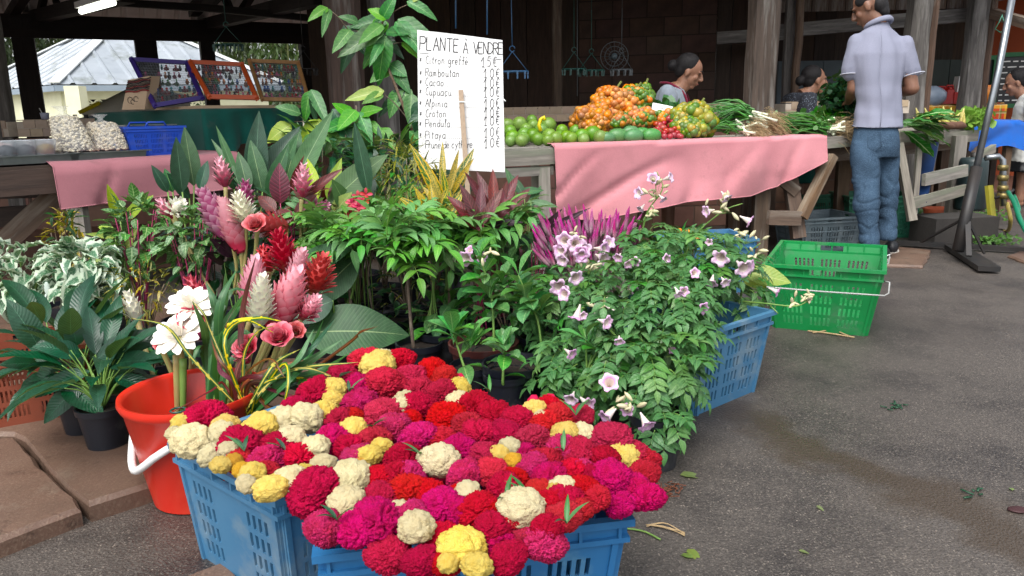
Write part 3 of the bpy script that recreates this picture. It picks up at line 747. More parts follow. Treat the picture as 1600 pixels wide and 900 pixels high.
# left stall
L0, L1 = G(-120, 269, .78), G(345, 243, .78)
tC, dC, nC = stall('dark wooden stall table under the pink cloth at left', L0, L1, .9, .78, m_board, 5)
plank(tC, 'apron', W3(L0, .7), W3(L1, .7), .03, .13, m_board)
plank(tC, 'leg', P(117, 300, 4.1), W3(P(117, 300, 4.1), .05), .085, .06, m_plank, up=Vector((0, 1, 0)))
plank(tC, 'brace', P(92, 300, 4.15), P(-60, 440, 4.0), .04, .11, m_plank_b)
plank(tC, 'brace', P(128, 440, 4.3), P(215, 375, 4.5), .05, .1, m_plank_b)
plank(tC, 'rail', P(-80, 345, 4.6), P(60, 335, 4.7), .04, .12, m_board); plank(tC, 'rail', P(-80, 300, 4.7), P(80, 296, 4.8), .04, .1, m_board)
leg(tC, -60, 4.1, 270, wd=.09, m=m_board); leg(tC, 330, 4.6, 250, wd=.09, m=m_board)

def fabric(name, c1, c2, check=None, rough=.85):
    n = NT(name); ob = n.coord('Object'); col = n.mix(n.ramp(n.noise(ob, 3, 4), .3, .7), c1, c2); col = n.mix(n.math('MULTIPLY', n.ramp(n.noise(ob, 1.7, 6, .7), .5, .75), .3), col, (.12, .07, .06)); col = n.mix(n.math('MULTIPLY', n.ramp(n.noise(ob, 9, 6, .75), .58, .7), .25), col, (.15, .1, .09))
    col = n.mix(n.math('MULTIPLY', n.ramp(n.noise(ob, 240, 2), .3, .7), .12), col, (0.02, .01, .01))
    n.bump(n.noise(ob, 200, 2), .25, .002); n.b.inputs['Sheen Weight'].default_value = .15
    return n.done(col, rough, spec=.2)
m_pink = fabric('pink_cloth', '#cf8b92', '#c68189')
m_pinkd = fabric('dusty_pink_cloth', '#b37881', '#a76c75')
m_dgreen = fabric('dark_green_cloth', '#136258', '#105349')
m_towel = fabric('blue_towel', '#1a66c4', '#1559b0')
def drape(name, label, F0, F1, h, hang, m, top=.3, nu=70, nv=26, wav=.02, seedv=0, skew=(0, 0)):
    """cloth over the front edge F0-F1; hang(u) = drop"""
    d = (F1-F0); d.z = 0; L = d.length; d.normalize(); nb = Vector((-d.y, d.x, 0)); c0 = W3(F0, 0)
    def fn(u, v):
        x = u*L; hu = hang(u); s = v*(top+hu)
        w1 = noise.noise(Vector((x*3.2+seedv, s*1.2, 1)))+.5*noise.noise(Vector((x*8+seedv, s*2, 5)))
        if s < top: p = c0+d*x+nb*(top-s)+Vector((0, 0, h+.016+.005*w1)); 
        else:
            q = s-top; r_ = .015
            p = c0+d*(x+skew[0]*q*(1-u)+skew[1]*q*u)-nb*(.052+wav*(.4+w1)*min(1, q*5)+.02*abs(w1)*q)+Vector((0, 0, h+.014-q))
        fold = math.sin(x*6.2+s*5.0+seedv+3*noise.noise(Vector((x*1.3, s*2, seedv)))); fold -= 1.6*max(0, 1-abs(noise.noise(Vector((x*2.1+s*1.7, s*1.4-x*.4, seedv+3))))*9)
        if s >= top: p -= nb*.02*fold*min(1, q*4)
        return p-c0
    b = MB(); b.grid(fn, nu, nv); me = b.mesh(name, m); o = solo(name, me, label, 'cloth', c0)
    b = MB(); b.tube([fn(i/60, 1)+Vector((0, 0, .001)) for i in range(61)], .0035, 5); b.tube([fn(0, v/20) for v in range(21)], .003, 5); b.tube([fn(1, v/20) for v in range(21)], .003, 5); part('hem', b.mesh('hem', m), o); return o
def hangA(u):
    pts = [(0, .44), (.15, .45), (.3, .41), (.5, .37), (.7, .36), (.82, .31), (.92, .22), (1, .16)]
    for (a, b_), (c, d) in zip(pts, pts[1:]):
        if a <= u <= c: return b_+(d-b_)*(u-a)/(c-a)
    return .16
drape('table_cloth', 'light pink cloth hanging over the front of the fruit stall', T0, T1+dA*.0, TH, hangA, m_pink, top=.12, wav=.035)
drape('table_cloth', 'dusty pink cloth hanging over the left stall below the trays', P(78, 258, G(78, 258, .78).length), L1, .78, lambda u: .235+.02*math.sin(u*9), m_pinkd, top=.8, seedv=9, wav=.012) if False else None
LA = L0.lerp(L1, (G(78, 258, .78)-L0).length/(L1-L0).length)
drape('table_cloth', 'dusty pink cloth hanging over the left stall below the trays', LA, L1+dC*.1, .78, lambda u: .24-.03*u, m_pinkd, top=.85, seedv=9, wav=.010)

# ---------------- things on the left stall ----------------
def tray(label, p, w_, d_, h_, rz, m=m_steel):
    b = MB(); X, Y = w_/2, d_/2; i_ = .02; k = .86
    def ring(x, y, z): return [(-x, -y, z), (x, -y, z), (x, y, z), (-x, y, z)]
    R_ = [ring(X*k, Y*k, 0), ring(X-i_, Y-i_, h_), ring(X, Y, h_), ring(X, Y, h_-.006), ring(X-i_-.002, Y-i_-.002, h_-.006), ring(X*k-.004, Y*k-.004, .004)]
    for r_ in R_: b.v += [Vector(q) for q in r_]
    for a in range(4): 
        for j in range(4):
            q = (j+1) % 4; b.face((a*4+j, a*4+q, a*4+4+q, a*4+4+j))
    b.face((3, 2, 1, 0)); 
    o = 20; 
    for j in range(4): q = (j+1) % 4; b.face((4+j, 4+q, 20+q, 20+j))
    b.face((20, 21, 22, 23))
    return solo('steel_tray', b.mesh('steel_tray', m, False), label, 'tray', p, rz)
rzC = math.atan2(dC.y, dC.x)
def onL(px, back=.2, z=.79):   # a point on the left table, this far behind its front edge
    d = ray(px, 250); q = L0+nC*back; t = -((CAM-q).x*nC.x+(CAM-q).y*nC.y)/(d.x*nC.x+d.y*nC.y); r_ = CAM+d*t; return Vector((r_.x, r_.y, z))
tray('long steel tray in front of the popcorn bags', onL(160, .17), .44, .3, .045, rzC)
tray('steel tray holding plastic tubs at the far left', onL(55, .17), .4, .3, .045, rzC)
tray('steel tray cut by the left edge of the photo', onL(-50, .17), .36, .3, .045, rzC)
tray('flat steel tray lying behind the bright blue basket', onL(232, .62, .95), .32, .24, .02, rzC)
# popcorn bags
m_pop = M('puffed_corn', '#d9d2bc', '#c4bba2', 30, .8, 0, jit=.15)
m_bag = NT('clear_plastic_bag'); m_bag.b.inputs['Transmission Weight'].default_value = .0; m_bag.b.inputs['Alpha'].default_value = .22; m_bag = m_bag.done('#f2f4f4', .12)
def popbag(label, px, back, w_, h_, tilt):
    p = onL(px, back, .84); t = thing('popcorn_bag', label, 'bag', p)
    q = MB()
    def rad(z): f = z/h_; return w_/2*(1.0-.35*f**2)*(1 if f < .92 else .5)
    for _ in range(900):
        z = R.uniform(0, h_*.93); a = R.uniform(0, 6.28); r_ = rad(z)*R.uniform(.86, 1.0)
        c = Vector((math.cos(a)*r_+tilt*z, math.sin(a)*r_*.6, z+.0)); s = R.uniform(.006, .011)
        q.blob(c, (s, s, s*R.uniform(.6, 1)), 5, 4)
    o = part('popcorn', q.mesh('popcorn', m_pop), t); o['kind'] = 'stuff'
    b = MB(); n_ = 24
    prof = [(.02, -.004)]+[(rad(h_*i/10)*1.04, h_*i/10) for i in range(10)]+[(.025, h_*1.0), (.012, h_*1.06), (.035, h_*1.16), (.05, h_*1.22)]
    for i, (r_, z) in enumerate(prof):
        for k in range(n_):
            a = 2*pi*k/n_; rr = r_*(1+.07*noise.noise(Vector((math.cos(a)*2, math.sin(a)*2, z*20)))); b.v.append(Vector((rr*math.cos(a)+tilt*z, rr*math.sin(a)*.62, z)))
    for i in range(len(prof)-1):
        for k in range(n_): k2 = (k+1) % n_; b.face((i*n_+k, i*n_+k2, (i+1)*n_+k2, (i+1)*n_+k))
    part('clear_bag', b.mesh('clear_bag', m_bag), t)
popbag('tall clear bag of popcorn, left one of the two on the tray', 121, .22, .2, .2, -.22)
popbag('clear bag of popcorn beside the bright blue basket', 172, .2, .21, .16, -.15)
# tubs
m_tub = NT('frosted_tub'); m_tub.b.inputs['Alpha'].default_value = .45; m_tub = m_tub.done('#dfe6ec', .2)
m_food = M('pale_pickles', '#b79a55', '#8d7a3a', 30, .6, .3, 60, .004)
for px, lab, cont in ((12, 'clear plastic tub with dark contents at the left edge', '#3b3f4a'), (42, 'clear plastic tub of dark preserves in the left tray', '#3a3c46'), (73, 'clear plastic tub of yellow pickles in the left tray', None)):
    p = onL(px, .17, .83); t = thing('plastic_tub', lab, 'tub', p, rzC)
    b = MB(); b.lathe([(.0, 0), (.045, 0), (.06, .075), (.063, .078), (.06, .08), (.0, .081)], 16, sx=1.0, sy=.9); part('tub', b.mesh('tub', m_tub), t)
    b = MB(); b.blob((0, 0, .03), (.045, .04, .028), 10, 6, lambda v: .15*noise.noise(v*4)); part('contents', b.mesh('contents', m_food if not cont else M('dark_preserve', cont, None, 10, .4)), t)
p = onL(72, .75, 1.02)
pc_ = P(71, 187, 6.9); b = MB(); b.lathe([(0, 0), (.03, 0), (.038, .06), (.036, .06), (.028, .006), (0, .006)], 14); q = b.mesh('cup', M('pale_lilac_cup', '#a9adc4', None, 8, .5))
t = thing('plastic_cup', 'pale cup with a spoon standing on the tiled ledge', 'cup', Vector((pc_.x, pc_.y, 1.02))); part('cup_body', q, t)
b = MB(); b.tube([(0, 0, .01), (-.04, 0, .1)], .004, 5); part('spoon', b.mesh('spoon', m_white), t)
# orange thing at left edge: piled cloth
b = MB(); b.blob((0, 0, .02), (.12, .08, .06), 14, 8, lambda v: .25*noise.noise(v*3)); solo('orange_cloth', b.mesh('orange_cloth', fabric('orange_cloth', '#b8562a', '#9a4420')), 'crumpled orange cloth beside the tubs at the left edge', 'cloth', onL(-6, .5, .82))
# blue basket
t = thing('plastic_basket', 'bright blue slotted basket with raised handle beside the popcorn', 'basket', onL(236, .26, .79), rzC)
crate_parts(t, .33, .26, .17, .86, m_bluebright, cols=(3, 8), rows=4, slot=.45, lip=.012, ztop=.8, ribs=False, hole_h=False)
b = MB(); b.tube([(-.06, -.135, .17), (-.045, -.14, .195), (.045, -.14, .195), (.06, -.135, .17)], .006, 6); part('handle', b.mesh('handle', m_bluebright), t)
b = MB(); b.tube([(-.06, .135, .17), (-.045, .14, .195), (.045, .14, .195), (.06, .135, .17)], .006, 6); part('handle', b.mesh('handle', m_bluebright), t)

# ---------------- jewellery table ----------------
HJ = 1.06
J0, J1, J2 = W3(P(316, 165, 5.05), HJ), W3(P(150, 180, 6.3), HJ), W3(P(470, 165, 5.75), HJ)
jt = thing('display_table', 'display table under dark green cloth carrying the framed earrings', 'table', W3(J0, 0))
b = MB(); J3 = J1+J2-J0
b.prism([J0, J2, J3, J1], .03); wpart('tabletop', b.mesh('tabletop', m_board, False), jt)
for j in (J0, J1, J2, J3):
    c = (J0+J3)/2; q = j.lerp(c, .12); plank(jt, 'leg', W3(q, HJ-.03), W3(q, 0), .06, .06, m_board, up=Vector((0, 1, 0)))
b = MB()
loop = [J1, J0, J2]; o_ = W3(J0, 0)
def jf(u, v):
    k = u*2; i = min(1, int(k)); f = k-i; p = loop[i].lerp(loop[i+1], f); out = (p-(J0+J3)/2); out.z = 0; out.normalize()
    corner = max(0, 1-abs(u-.5)*6); hg = .33*(1-u)+.2*u+.16*corner
    if v < .2: q = p.lerp((J0+J3)/2, (.2-v)*1.0); return W3(q, HJ+.006)-o_
    s = (v-.2)/.8; wv = .03*math.sin(u*60+2)*s+.02*noise.noise(Vector((u*12, s*2, 0)))
    return W3(p+out*(.015+wv+.05*s*corner), HJ+.004-s*hg)-o_
b.grid(jf, 90, 14); solo('green_cloth', b.mesh('green_cloth', m_dgreen), 'dark green cloth draped over the jewellery display table', 'cloth', o_)
m_kraft = M('bare_board', '#cfb597', '#c2a687', 6, .8)
b = MB(); k0 = W3(P(315, 160, 5.1), 1.085); k1 = W3(P(241, 168, 5.75), 1.085); k2 = W3(P(470, 160, 5.8), 1.085)
b.prism([k0, k2, k1+k2-k0, k1], .035); solo('display_board', b.mesh('display_board', m_kraft, False), 'bare tan board lying on the green cloth under the frames', 'board')
m_ear = [M('earring_'+nme, c, None, 10, .4) for nme, c in (('teal', '#1f7f86'), ('red', '#a3242c'), ('dark', '#20222c'), ('pink', '#b85a80'), ('orange', '#c8742a'), ('green', '#3f7f3c'), ('blue', '#23509a'))]
ear = []
for i, m in enumerate(m_ear):
    b = MB(); b.blob((0, 0, -.02), (.008, .003, .013), 7, 5); b.blob((0, 0, -.003), (.005, .003, .005), 6, 4)
    if i % 2: b.blob((0.008, 0, -.022), (.005, .003, .009), 6, 4); b.blob((-.008, 0, -.022), (.005, .003, .009), 6, 4)
    ear.append(b.mesh('earring', m))
m_net = M('grey_wire_net', '#8a8f94', None, 10, .5)
m_netb = NT('sheer_grey_net'); m_netb.b.inputs['Alpha'].default_value = .45; m_netb = m_netb.done('#6f7478', .8)
def frame(label, TL, TR, BR, BL, zt, zb, m, wd=.03, dens=30):
    q = [P(*TL, zt), P(*TR, zt+.12), P(*BR, zb+.12), P(*BL, zb)]
    t = thing('earring_display', label, 'frame', q[3])
    for i in range(4):
        a, c = q[i], q[(i+1) % 4]; e = (c-a).normalized(); plank(t, 'frame_bar', a-e*wd/2, c+e*wd/2, wd, wd*.8, m, up=Vector((0, -1, .2)), irr=0, seg=1)
    b = MB()
    for i in range(1, 16): b.tube([q[0].lerp(q[3], i/16), q[1].lerp(q[2], i/16)], .0012, 3, False)
    for i in range(1, 20): b.tube([q[0].lerp(q[1], i/20), q[3].lerp(q[2], i/20)], .0008, 3, False)
    o = wpart('wire_net', b.mesh('wire_net', m_net), t)
    bq = MB(); bq.poly([v+Vector((0, .012, 0)) for v in q]); wpart('net_backing', bq.mesh('net_backing', m_netb, False), t)
    for r_ in range(5):
        for c in range(11):
            if R.random() > .8: continue
            u = (c+.5+R.uniform(-.2, .2))/11; v = (r_+.5)/5.3
            p = q[0].lerp(q[1], u).lerp(q[3].lerp(q[2], u), v); p.y -= .01
            wpart('earring', ear[(r_*2+R.randrange(3)) % 7], t, Matrix.Translation(p) @ Matrix.Diagonal((R.uniform(1, 2), 1, R.uniform(1, 1.8), 1)))
frame('purple display frame hung with earrings, leftmost of the three', (206, 93), (292, 98), (316, 153), (242, 165), 5.55, 5.3, M('purple_paint', '#3d2a86', '#352475', 8, .5))
frame('orange display frame hung with earrings, middle of the three', (298, 97), (378, 101), (401, 153), (327, 151), 5.5, 5.25, M('orange_paint', '#c4511f', '#b1481c', 8, .5))
frame('plain wood display frame hung with earrings, rightmost of the three', (390, 95), (466, 98), (482, 156), (410, 155), 5.75, 5.55, M('pale_wood_frame', '#b0824f', '#9a7043', 20, .6), wd=.026)
# bracelet box
bx = P(215, 170, 5.35); t = thing('bracelet_stand', 'pale wedge shaped stand wrapped with dark cord bracelets and a curl drawing', 'stand', W3(bx, 1.07), math.radians(12))
b = MB(); fr = [(-.09, -.05, 0), (.055, -.05, 0), (.105, -.01, .225), (-.035, -.01, .2)]; bk = [(x+.05, y+.09, z) for x, y, z in fr]
b.v = [Vector(v) for v in fr+bk]
for f in ((0, 1, 2, 3), (5, 4, 7, 6), (1, 5, 6, 2), (4, 0, 3, 7), (3, 2, 6, 7), (4, 5, 1, 0)): b.face(f)
part('box', b.mesh('box', m_kraft, False), t)
def on_box(u, v, o=.006): a = Vector(fr[0]).lerp(Vector(fr[1]), u); c = Vector(fr[3]).lerp(Vector(fr[2]), u); return a.lerp(c, v)+Vector((0, -o, 0))
for k in range(9):
    b = MB(); v = .58+k*.045; b.tube([on_box(u/10-.0, v+.02*math.sin(u+k)+R.uniform(-.008, .008), .008) for u in range(0, 12)], .0045, 5)
    part('bracelet', b.mesh('bracelet', M('cord', ['#4a3f38', '#6b6258', '#2d2a2c', '#7b2f30'][k % 4] if k else '#9a2f30', None, 10, .7)), t)
b = MB()
for cx, cy, r_ in ((.3, .3, .017), (.55, .33, .014), (.42, .24, .012)): b.tube([on_box(cx, cy, .004)+Vector((math.cos(a)*r_, 0, math.sin(a)*r_*1.3)) for a in [i*.6 for i in range(10)]], .0018, 4)
part('curl_drawing', b.mesh('curl_drawing', m_blackm), t)
# parasol cloth in the sun behind, chair back
um = thing('parasol', 'white parasol canopy with yellow edge in the light behind the stall', 'parasol', W3(P(190, 170, 11.5), 0))
b = MB(); q = [P(124, 176, 11.2), P(200, 138, 11.6), P(300, 150, 12), P(290, 196, 11.4), P(160, 200, 11)]
cpt = P(215, 132, 11.9)
for i in range(5): b.poly([q[i], q[(i+1) % 5], cpt])
wpart('canopy', b.mesh('canopy', fabric('white_canopy', '#efeee0', '#e4e2d0'), False), um)
b = MB(); b.bar(q[0], q[1].lerp(q[0], .6), .07, .05); wpart('yellow_edge', b.mesh('yellow_edge', fabric('yellow_cloth', '#e0d02c', '#d2c020'), False), um)
b = MB(); b.tube([W3(cpt, 0), cpt], .02, 8); wpart('pole', b.mesh('pole', m_steel), um)
ch = thing('metal_chair', 'dark chair back with upright bars behind the popcorn bags', 'chair', W3(P(135, 190, 7.9), 0))
for px in (117, 134, 151): 
    a = P(px, 179, 7.9); b = MB(); b.bar(a, W3(a, .5), .035, .02); wpart('back_bar', b.mesh('back_bar', m_blackm, False), ch)
b = MB(); a, c = P(112, 196, 7.9), P(160, 188, 8); b.bar(a, c, .03, .12); wpart('backrest', b.mesh('backrest', m_greyc, False), ch)
b = MB(); c = P(135, 190, 8.1); b.box((c.x, c.y, .46), (.42, .4, .04)); wpart('seat', b.mesh('seat', m_blackm, False), ch)
for dx in (-.18, .18):
    for dy in (-.17, .17): b = MB(); b.box((c.x+dx, c.y+dy, .235), (.03, .03, .41)); wpart('leg', b.mesh('leg', m_blackm, False), ch)

# ---------------- hanging dryers and hooks ----------------
def dryer(label, px, py, z, m, w_=.3, n_=8, round_=False, scale_=False):
    c = P(px, py, z); t = thing('hanging_dryer', label, 'hanger', c)
    b = MB(); b.tube([c+Vector((0, 0, .5)), c+Vector((0, 0, .18))], .003, 4); b.tube([c+Vector((0, 0, .16))+Vector((math.cos(a)*.02, 0, math.sin(a)*.02)) for a in [i*.7 for i in range(9)]], .004, 4)
    for s in (-1, 1): b.tube([c+Vector((0, 0, .14)), c+Vector((s*w_/2, 0, 0))], .003, 4)
    b.tube([c+Vector((0, 0, .5)), Vector((c.x, c.y, 2.7))], .002, 4)
    wpart('hook', b.mesh('hook', m), t)
    b = MB(); pts = [c+Vector((math.cos(a)*w_/2, math.sin(a)*w_/4, 0)) for a in [i*2*pi/20 for i in range(20)]]; b.tube(pts, .007, 5, closed=True)
    b.tube([c-Vector((w_/2, 0, 0)), c+Vector((w_/2, 0, 0))], .006, 5); wpart('ring', b.mesh('ring', m), t)
    pg = MB(); pg.box((0, 0, -.025), (.01, .006, .05)); pg.box((0, 0, -.01), (.014, .012, .02)); pm = pg.mesh('peg', m, False)
    for i in range(n_): wpart('peg', pm, t, Matrix.Translation(pts[int(i*20/n_)]))
m_teal = plastic('teal_plastic', '#1f5a50', '#1b5048'); m_lb = plastic('light_blue_plastic', '#3d6c96', '#335f88'); m_lg = plastic('pale_grey_plastic', '#5f6568', '#54595c')
dryer('pale blue hanging clip dryer right beside the white sign', 801, 112, 5.6, m_lb, .22, 10)
dryer('teal hanging clip dryer, left one above the oranges', 897, 108, 6.6, m_teal, .2, 10); dryer('green hanging clip dryer above the orange fruit', 924, 110, 6.7, m_teal, .22, 12)
dryer('pale grey hanging clip dryer right of the green ones', 971, 109, 6.6, m_lg, .18, 10)
dryer('dark teal hanging dryer over the orange display frame', 356, 70, 6.3, m_teal, .24, 14)
dryer('dark hanging dryer left of the big wooden post', 476, 108, 6.2, m_blackm, .2, 10)
c = P(960, 88, 7.2); fan = thing('wall_fan', 'grey caged fan in the shade above the fruit', 'fan', c)
b = MB()
for r_ in (.05, .09, .13): b.tube([c+Vector((math.cos(i*.3)*r_, 0, math.sin(i*.3)*r_)) for i in range(21)], .004, 4, closed=True)
for i in range(16): a = i*pi/8; b.tube([c+Vector((math.cos(a)*.03, 0, math.sin(a)*.03)), c+Vector((math.cos(a)*.13, 0, math.sin(a)*.13))], .002, 3)
wpart('cage', b.mesh('cage', m_lg), fan); b = MB(); b.blob(c, (.03, .03, .03), 10, 6); b.tube([c, c+Vector((0, .15, 0)), c+Vector((0, .3, 0))], .015, 6); wpart('hub', b.mesh('hub', m_greyc), fan)
for px, py0, py1, z in ((712, 0, 44, 5.6), (761, 0, 54, 5.6), (902, 0, 150, 6.6)):
    b = MB(); a = P(px, py0-60, z); c = P(px, py1, z); b.tube([a, c], .006 if z < 6 else .003, 6)
    solo('hanging_rope', b.mesh('hanging_rope', m_lb if z < 6 else m_lg), {712: 'blue cord hanging behind the left half of the sign', 761: 'blue cord hanging behind the right half of the sign', 902: 'thin grey cord hanging between the teal dryers'}[px], 'cord')
b = MB(); c = P(1565, 34, 6.8); b.tube([c+Vector((0, 0, .05)), c+Vector((.03, 0, -.02)), c+Vector((.05, 0, -.07)), c+Vector((0, 0, -.09)), c+Vector((-.05, 0, -.06)), c+Vector((-.02, 0, 0)), c+Vector((0, 0, .06))], .004, 5); solo('wire_loop', b.mesh('wire_loop', m_greend), 'thin green wire loop hanging at the hall corner', 'wire')
# ---------------- fruit and vegetables ----------------
def fruitmat(name, c1, c2, sc_=6, rough=.4, jit=.12, spots=None, bump=.15):
    n = NT(name); ob = n.coord('Object'); oi = n.n('ObjectInfo'); ad = n.n('VectorMath', operation='ADD'); n.t.links.new(ob, ad.inputs[0]); cb = n.n('CombineXYZ'); n.set(cb.inputs[0], n.math('MULTIPLY', oi.outputs['Random'], 31.0)); n.t.links.new(cb.outputs[0], ad.inputs[1])
    col = n.mix(n.ramp(n.noise(ad.outputs[0], sc_, 3), .35, .65), c1, c2)
    if spots: col = n.mix(n.ramp(n.noise(ad.outputs[0], spots[1], 3), spots[2], spots[2]+.08), col, spots[0])
    col = n.jitter(col, .012, .12, jit); n.bump(n.noise(ob, 150, 2), bump, .002)
    return n.done(col, rough)
m_lime = fruitmat('green_citrus_skin', '#6f9434', '#54802c', 12, .35, spots=('#8ea64c', 20, .6))
m_papaya = fruitmat('green_papaya_skin', '#4f8a4a', '#3f7a42', 10, .4)
m_or = fruitmat('orange_palm_fruit', '#dc8c22', '#cc701c', 30, .35, .15, spots=('#8a7a20', 40, .66))
m_orb = fruitmat('brown_orange_palm_fruit', '#b87830', '#a06228', 30, .4, .2, spots=('#6d5a2a', 40, .6))
m_gr = fruitmat('green_palm_fruit', '#5b7f24', '#3c6420', 30, .35, .25, spots=('#a08c22', 40, .62))
m_yl = fruitmat('yellow_green_palm_fruit', '#9c9026', '#74802a', 30, .35, .18, spots=('#d09a20', 35, .6))
m_tom = fruitmat('tomato_skin', '#a82a20', '#941f1a', 20, .25, .1)
m_stalk = M('fruit_stalk', '#6f7a36', '#5a5f2c', 20, .7)
m_calyx = M('dark_calyx', '#3a2f18', None, 20, .8)
def fruit_mesh(name, r, m, squash=.95, dimple=True, seg=14, rings=9):
    b = MB(); b.blob((0, 0, 0), (r, r, r*squash), seg, rings, lambda v: .02*noise.noise(v*2)-(.05*max(0, v.z-.9)*10 if dimple else 0))
    return b.mesh(name, m)
limes = [fruit_mesh('green_citrus_fruit', 1, m_lime, .93+.04*i, seg=20, rings=12) for i in range(2)]
LIME = [(812, 194, 12), (833, 196, 10), (793, 195, 11), (857, 196, 13), (801, 215, 12), (833, 212, 12), (859, 217, 13), (873, 214, 10), (885, 216, 11), (817, 222, 11), (797, 205, 10), (819, 210, 11), (909, 215, 12), (926, 211, 14), (841, 228, 11), (798, 229, 9), (893, 223, 10), (868, 226, 11), (780, 205, 12), (777, 222, 12), (846, 203, 11), (822, 202, 10), (900, 205, 11), (878, 204, 10), (912, 226, 9), (938, 222, 11), (765, 212, 12), (760, 226, 11), (815, 231, 10), (856, 230, 9), (946, 214, 9), (831, 188, 9)]
for i, (px, py, r) in enumerate(LIME):
    z = 4.56+(230-py)*.013; p = P(px, py, z); rr = r*z/1200
    p.z = max(p.z, TH+rr*.95)
    solo('green_citrus', limes[i % 2], 'round green citrus fruit in the heap right of the white sign', 'fruit', p, 0, 'green citrus fruits heaped right of the sign', Matrix.Translation(p) @ Euler((R.uniform(0, 6), R.uniform(0, 6), 0)).to_matrix().to_4x4() @ Matrix.Diagonal((rr, rr, rr, 1)))
b = MB(); a = P(846, 190, 4.75); b.tube([P(845, 205, 4.72), P(842, 195, 4.72), P(845, 186, 4.72), P(850, 183, 4.72), P(851, 188, 4.72)], [.012, .011, .011, .012, .01], 8); solo('yellow_pepper_stem', b.mesh('yellow_pepper_stem', fruitmat('yellow_veg', '#d8c82c', '#c0b028')), 'curved yellow vegetable sticking up from the green citrus heap', 'vegetable')
pp = MB(); pp.blob((0, 0, 0), (1, .62, .62), 20, 12, lambda v: -.12*abs(v.x)**3+.02*noise.noise(v*3)); ppm = pp.mesh('green_papaya', m_papaya)
for i, (px, py, r, z) in enumerate([(965, 214, 19, 4.7), (990, 216, 18, 4.68), (1018, 213, 18, 4.72), (985, 207, 17, 4.85), (1003, 209, 16, 4.85), (948, 218, 15, 4.66)]):
    p = P(px, py, z); rr = r*z/1200; p.z = max(TH+rr*.6, p.z)
    solo('green_papaya', ppm, ['green papaya beside the green citrus heap', 'green papaya lying between two others under the oranges', 'green papaya nearest the red tomatoes', 'green papaya behind the front row, below the orange bunches', 'green papaya at the back beside the tomatoes', 'small green papaya half under the citrus'][i], 'papaya', M_=Matrix.Translation(p) @ Matrix.Rotation(R.uniform(-.3, .3), 4, 'Z') @ Matrix.Diagonal((rr, rr, rr, 1)))
def bunch(label, px, py, z, rx, ry, rf, mats, n_, kind='palm_fruit_bunch', depth=.8, cut=.45, group=None, stalk=True):
    c = P(px, py, z); k = z/1200; c.z = max(c.z, TH+.02); t = thing(kind, label, 'fruit bunch', c, group=group)
    rf *= 1.05; n_ = int(n_*.95); ms = [fruit_mesh('fruit', rf*k, m, .95, seg=10, rings=7) for m in mats]
    pts = []
    N_ = int(n_*1.9)
    for i in range(N_):
        y = 1-2*(i+.5)/N_; r_ = math.sqrt(1-y*y); a = i*2.39996
        d = Vector((r_*math.cos(a), r_*math.sin(a), y))
        if d.y > cut or d.z < -.75: continue
        q = Vector((d.x*rx*k, d.y*rx*k*depth, d.z*ry*k))*R.uniform(.78, 1.08)*(1+.35*noise.noise(d*1.6+c*5))
        if (c+q).z < TH+rf*k*.8: q.z = TH+rf*k*.8-c.z
        part('fruit', R.choice(ms), t, Matrix.Translation(q) @ Euler((R.uniform(0, 6), R.uniform(0, 6), 0)).to_matrix().to_4x4() @ Matrix.Scale(R.uniform(.85, 1.3), 4))
    b = MB(); b.blob((0, .02, 0), (rx*k*.66, rx*k*depth*.66, ry*k*.66), 12, 8, lambda v: .1*noise.noise(v*3)); part('fruit_stems', b.mesh('fruit_stems', m_calyx), t)
    if stalk:
        b = MB(); b.tube([(0, 0, ry*k*.3), (rx*k*.3, .01, ry*k*1.1), (rx*k*.5, .02, ry*k*1.4)], .008, 6); part('stalk', b.mesh('stalk', m_stalk), t)
    return t
bunch('browner orange palm fruit bunch nearest the green citrus', 925, 188, 4.9, 30, 20, 5, [m_orb, m_orb, m_or], 130)
bunch('bright orange palm fruit bunch in the middle of the pile', 955, 168, 5.05, 32, 28, 5.4, [m_or, m_or, m_or, m_orb], 130)
bunch('palm fruit bunch mixing green and orange at the top of the pile', 990, 158, 5.15, 24, 20, 5, [m_gr, m_gr, m_or], 110)
bunch('bunch of small green palm fruits at the upper right of the pile', 1006, 152, 5.2, 13, 20, 4.5, [m_gr], 60)
bunch('orange palm fruits at the lower right of the pile', 996, 186, 4.95, 26, 15, 5, [m_or, m_orb, m_or, m_gr], 90)
bunch('dark green palm fruits low in the middle of the pile', 968, 190, 4.88, 16, 10, 4.5, [m_gr, m_gr, m_orb], 50)
bunch('orange palm fruits tucked behind the tomatoes', 1030, 184, 5.0, 17, 12, 5, [m_or, m_or, m_gr], 50, stalk=False)
bunch('large yellow green palm fruit bunch right of the tomatoes', 1084, 190, 4.95, 33, 25, 6.8, [m_yl, m_yl, m_yl, m_gr], 90)
bunch('green palm fruits at the base of the yellow bunch', 1075, 202, 4.86, 26, 13, 5.5, [m_gr, m_gr, m_yl], 50, stalk=False)
tomm = fruit_mesh('tomato', 1, m_tom, .9)
cal = MB()
for i in range(5): a = i*2*pi/5; cal.poly([(0, 0, .93), (math.cos(a-.25)*.3, math.sin(a-.25)*.3, .92), (math.cos(a)*.6, math.sin(a)*.6, .82), (math.cos(a+.25)*.3, math.sin(a+.25)*.3, .92)])
calm = cal.mesh('calyx', m_stalk, False)
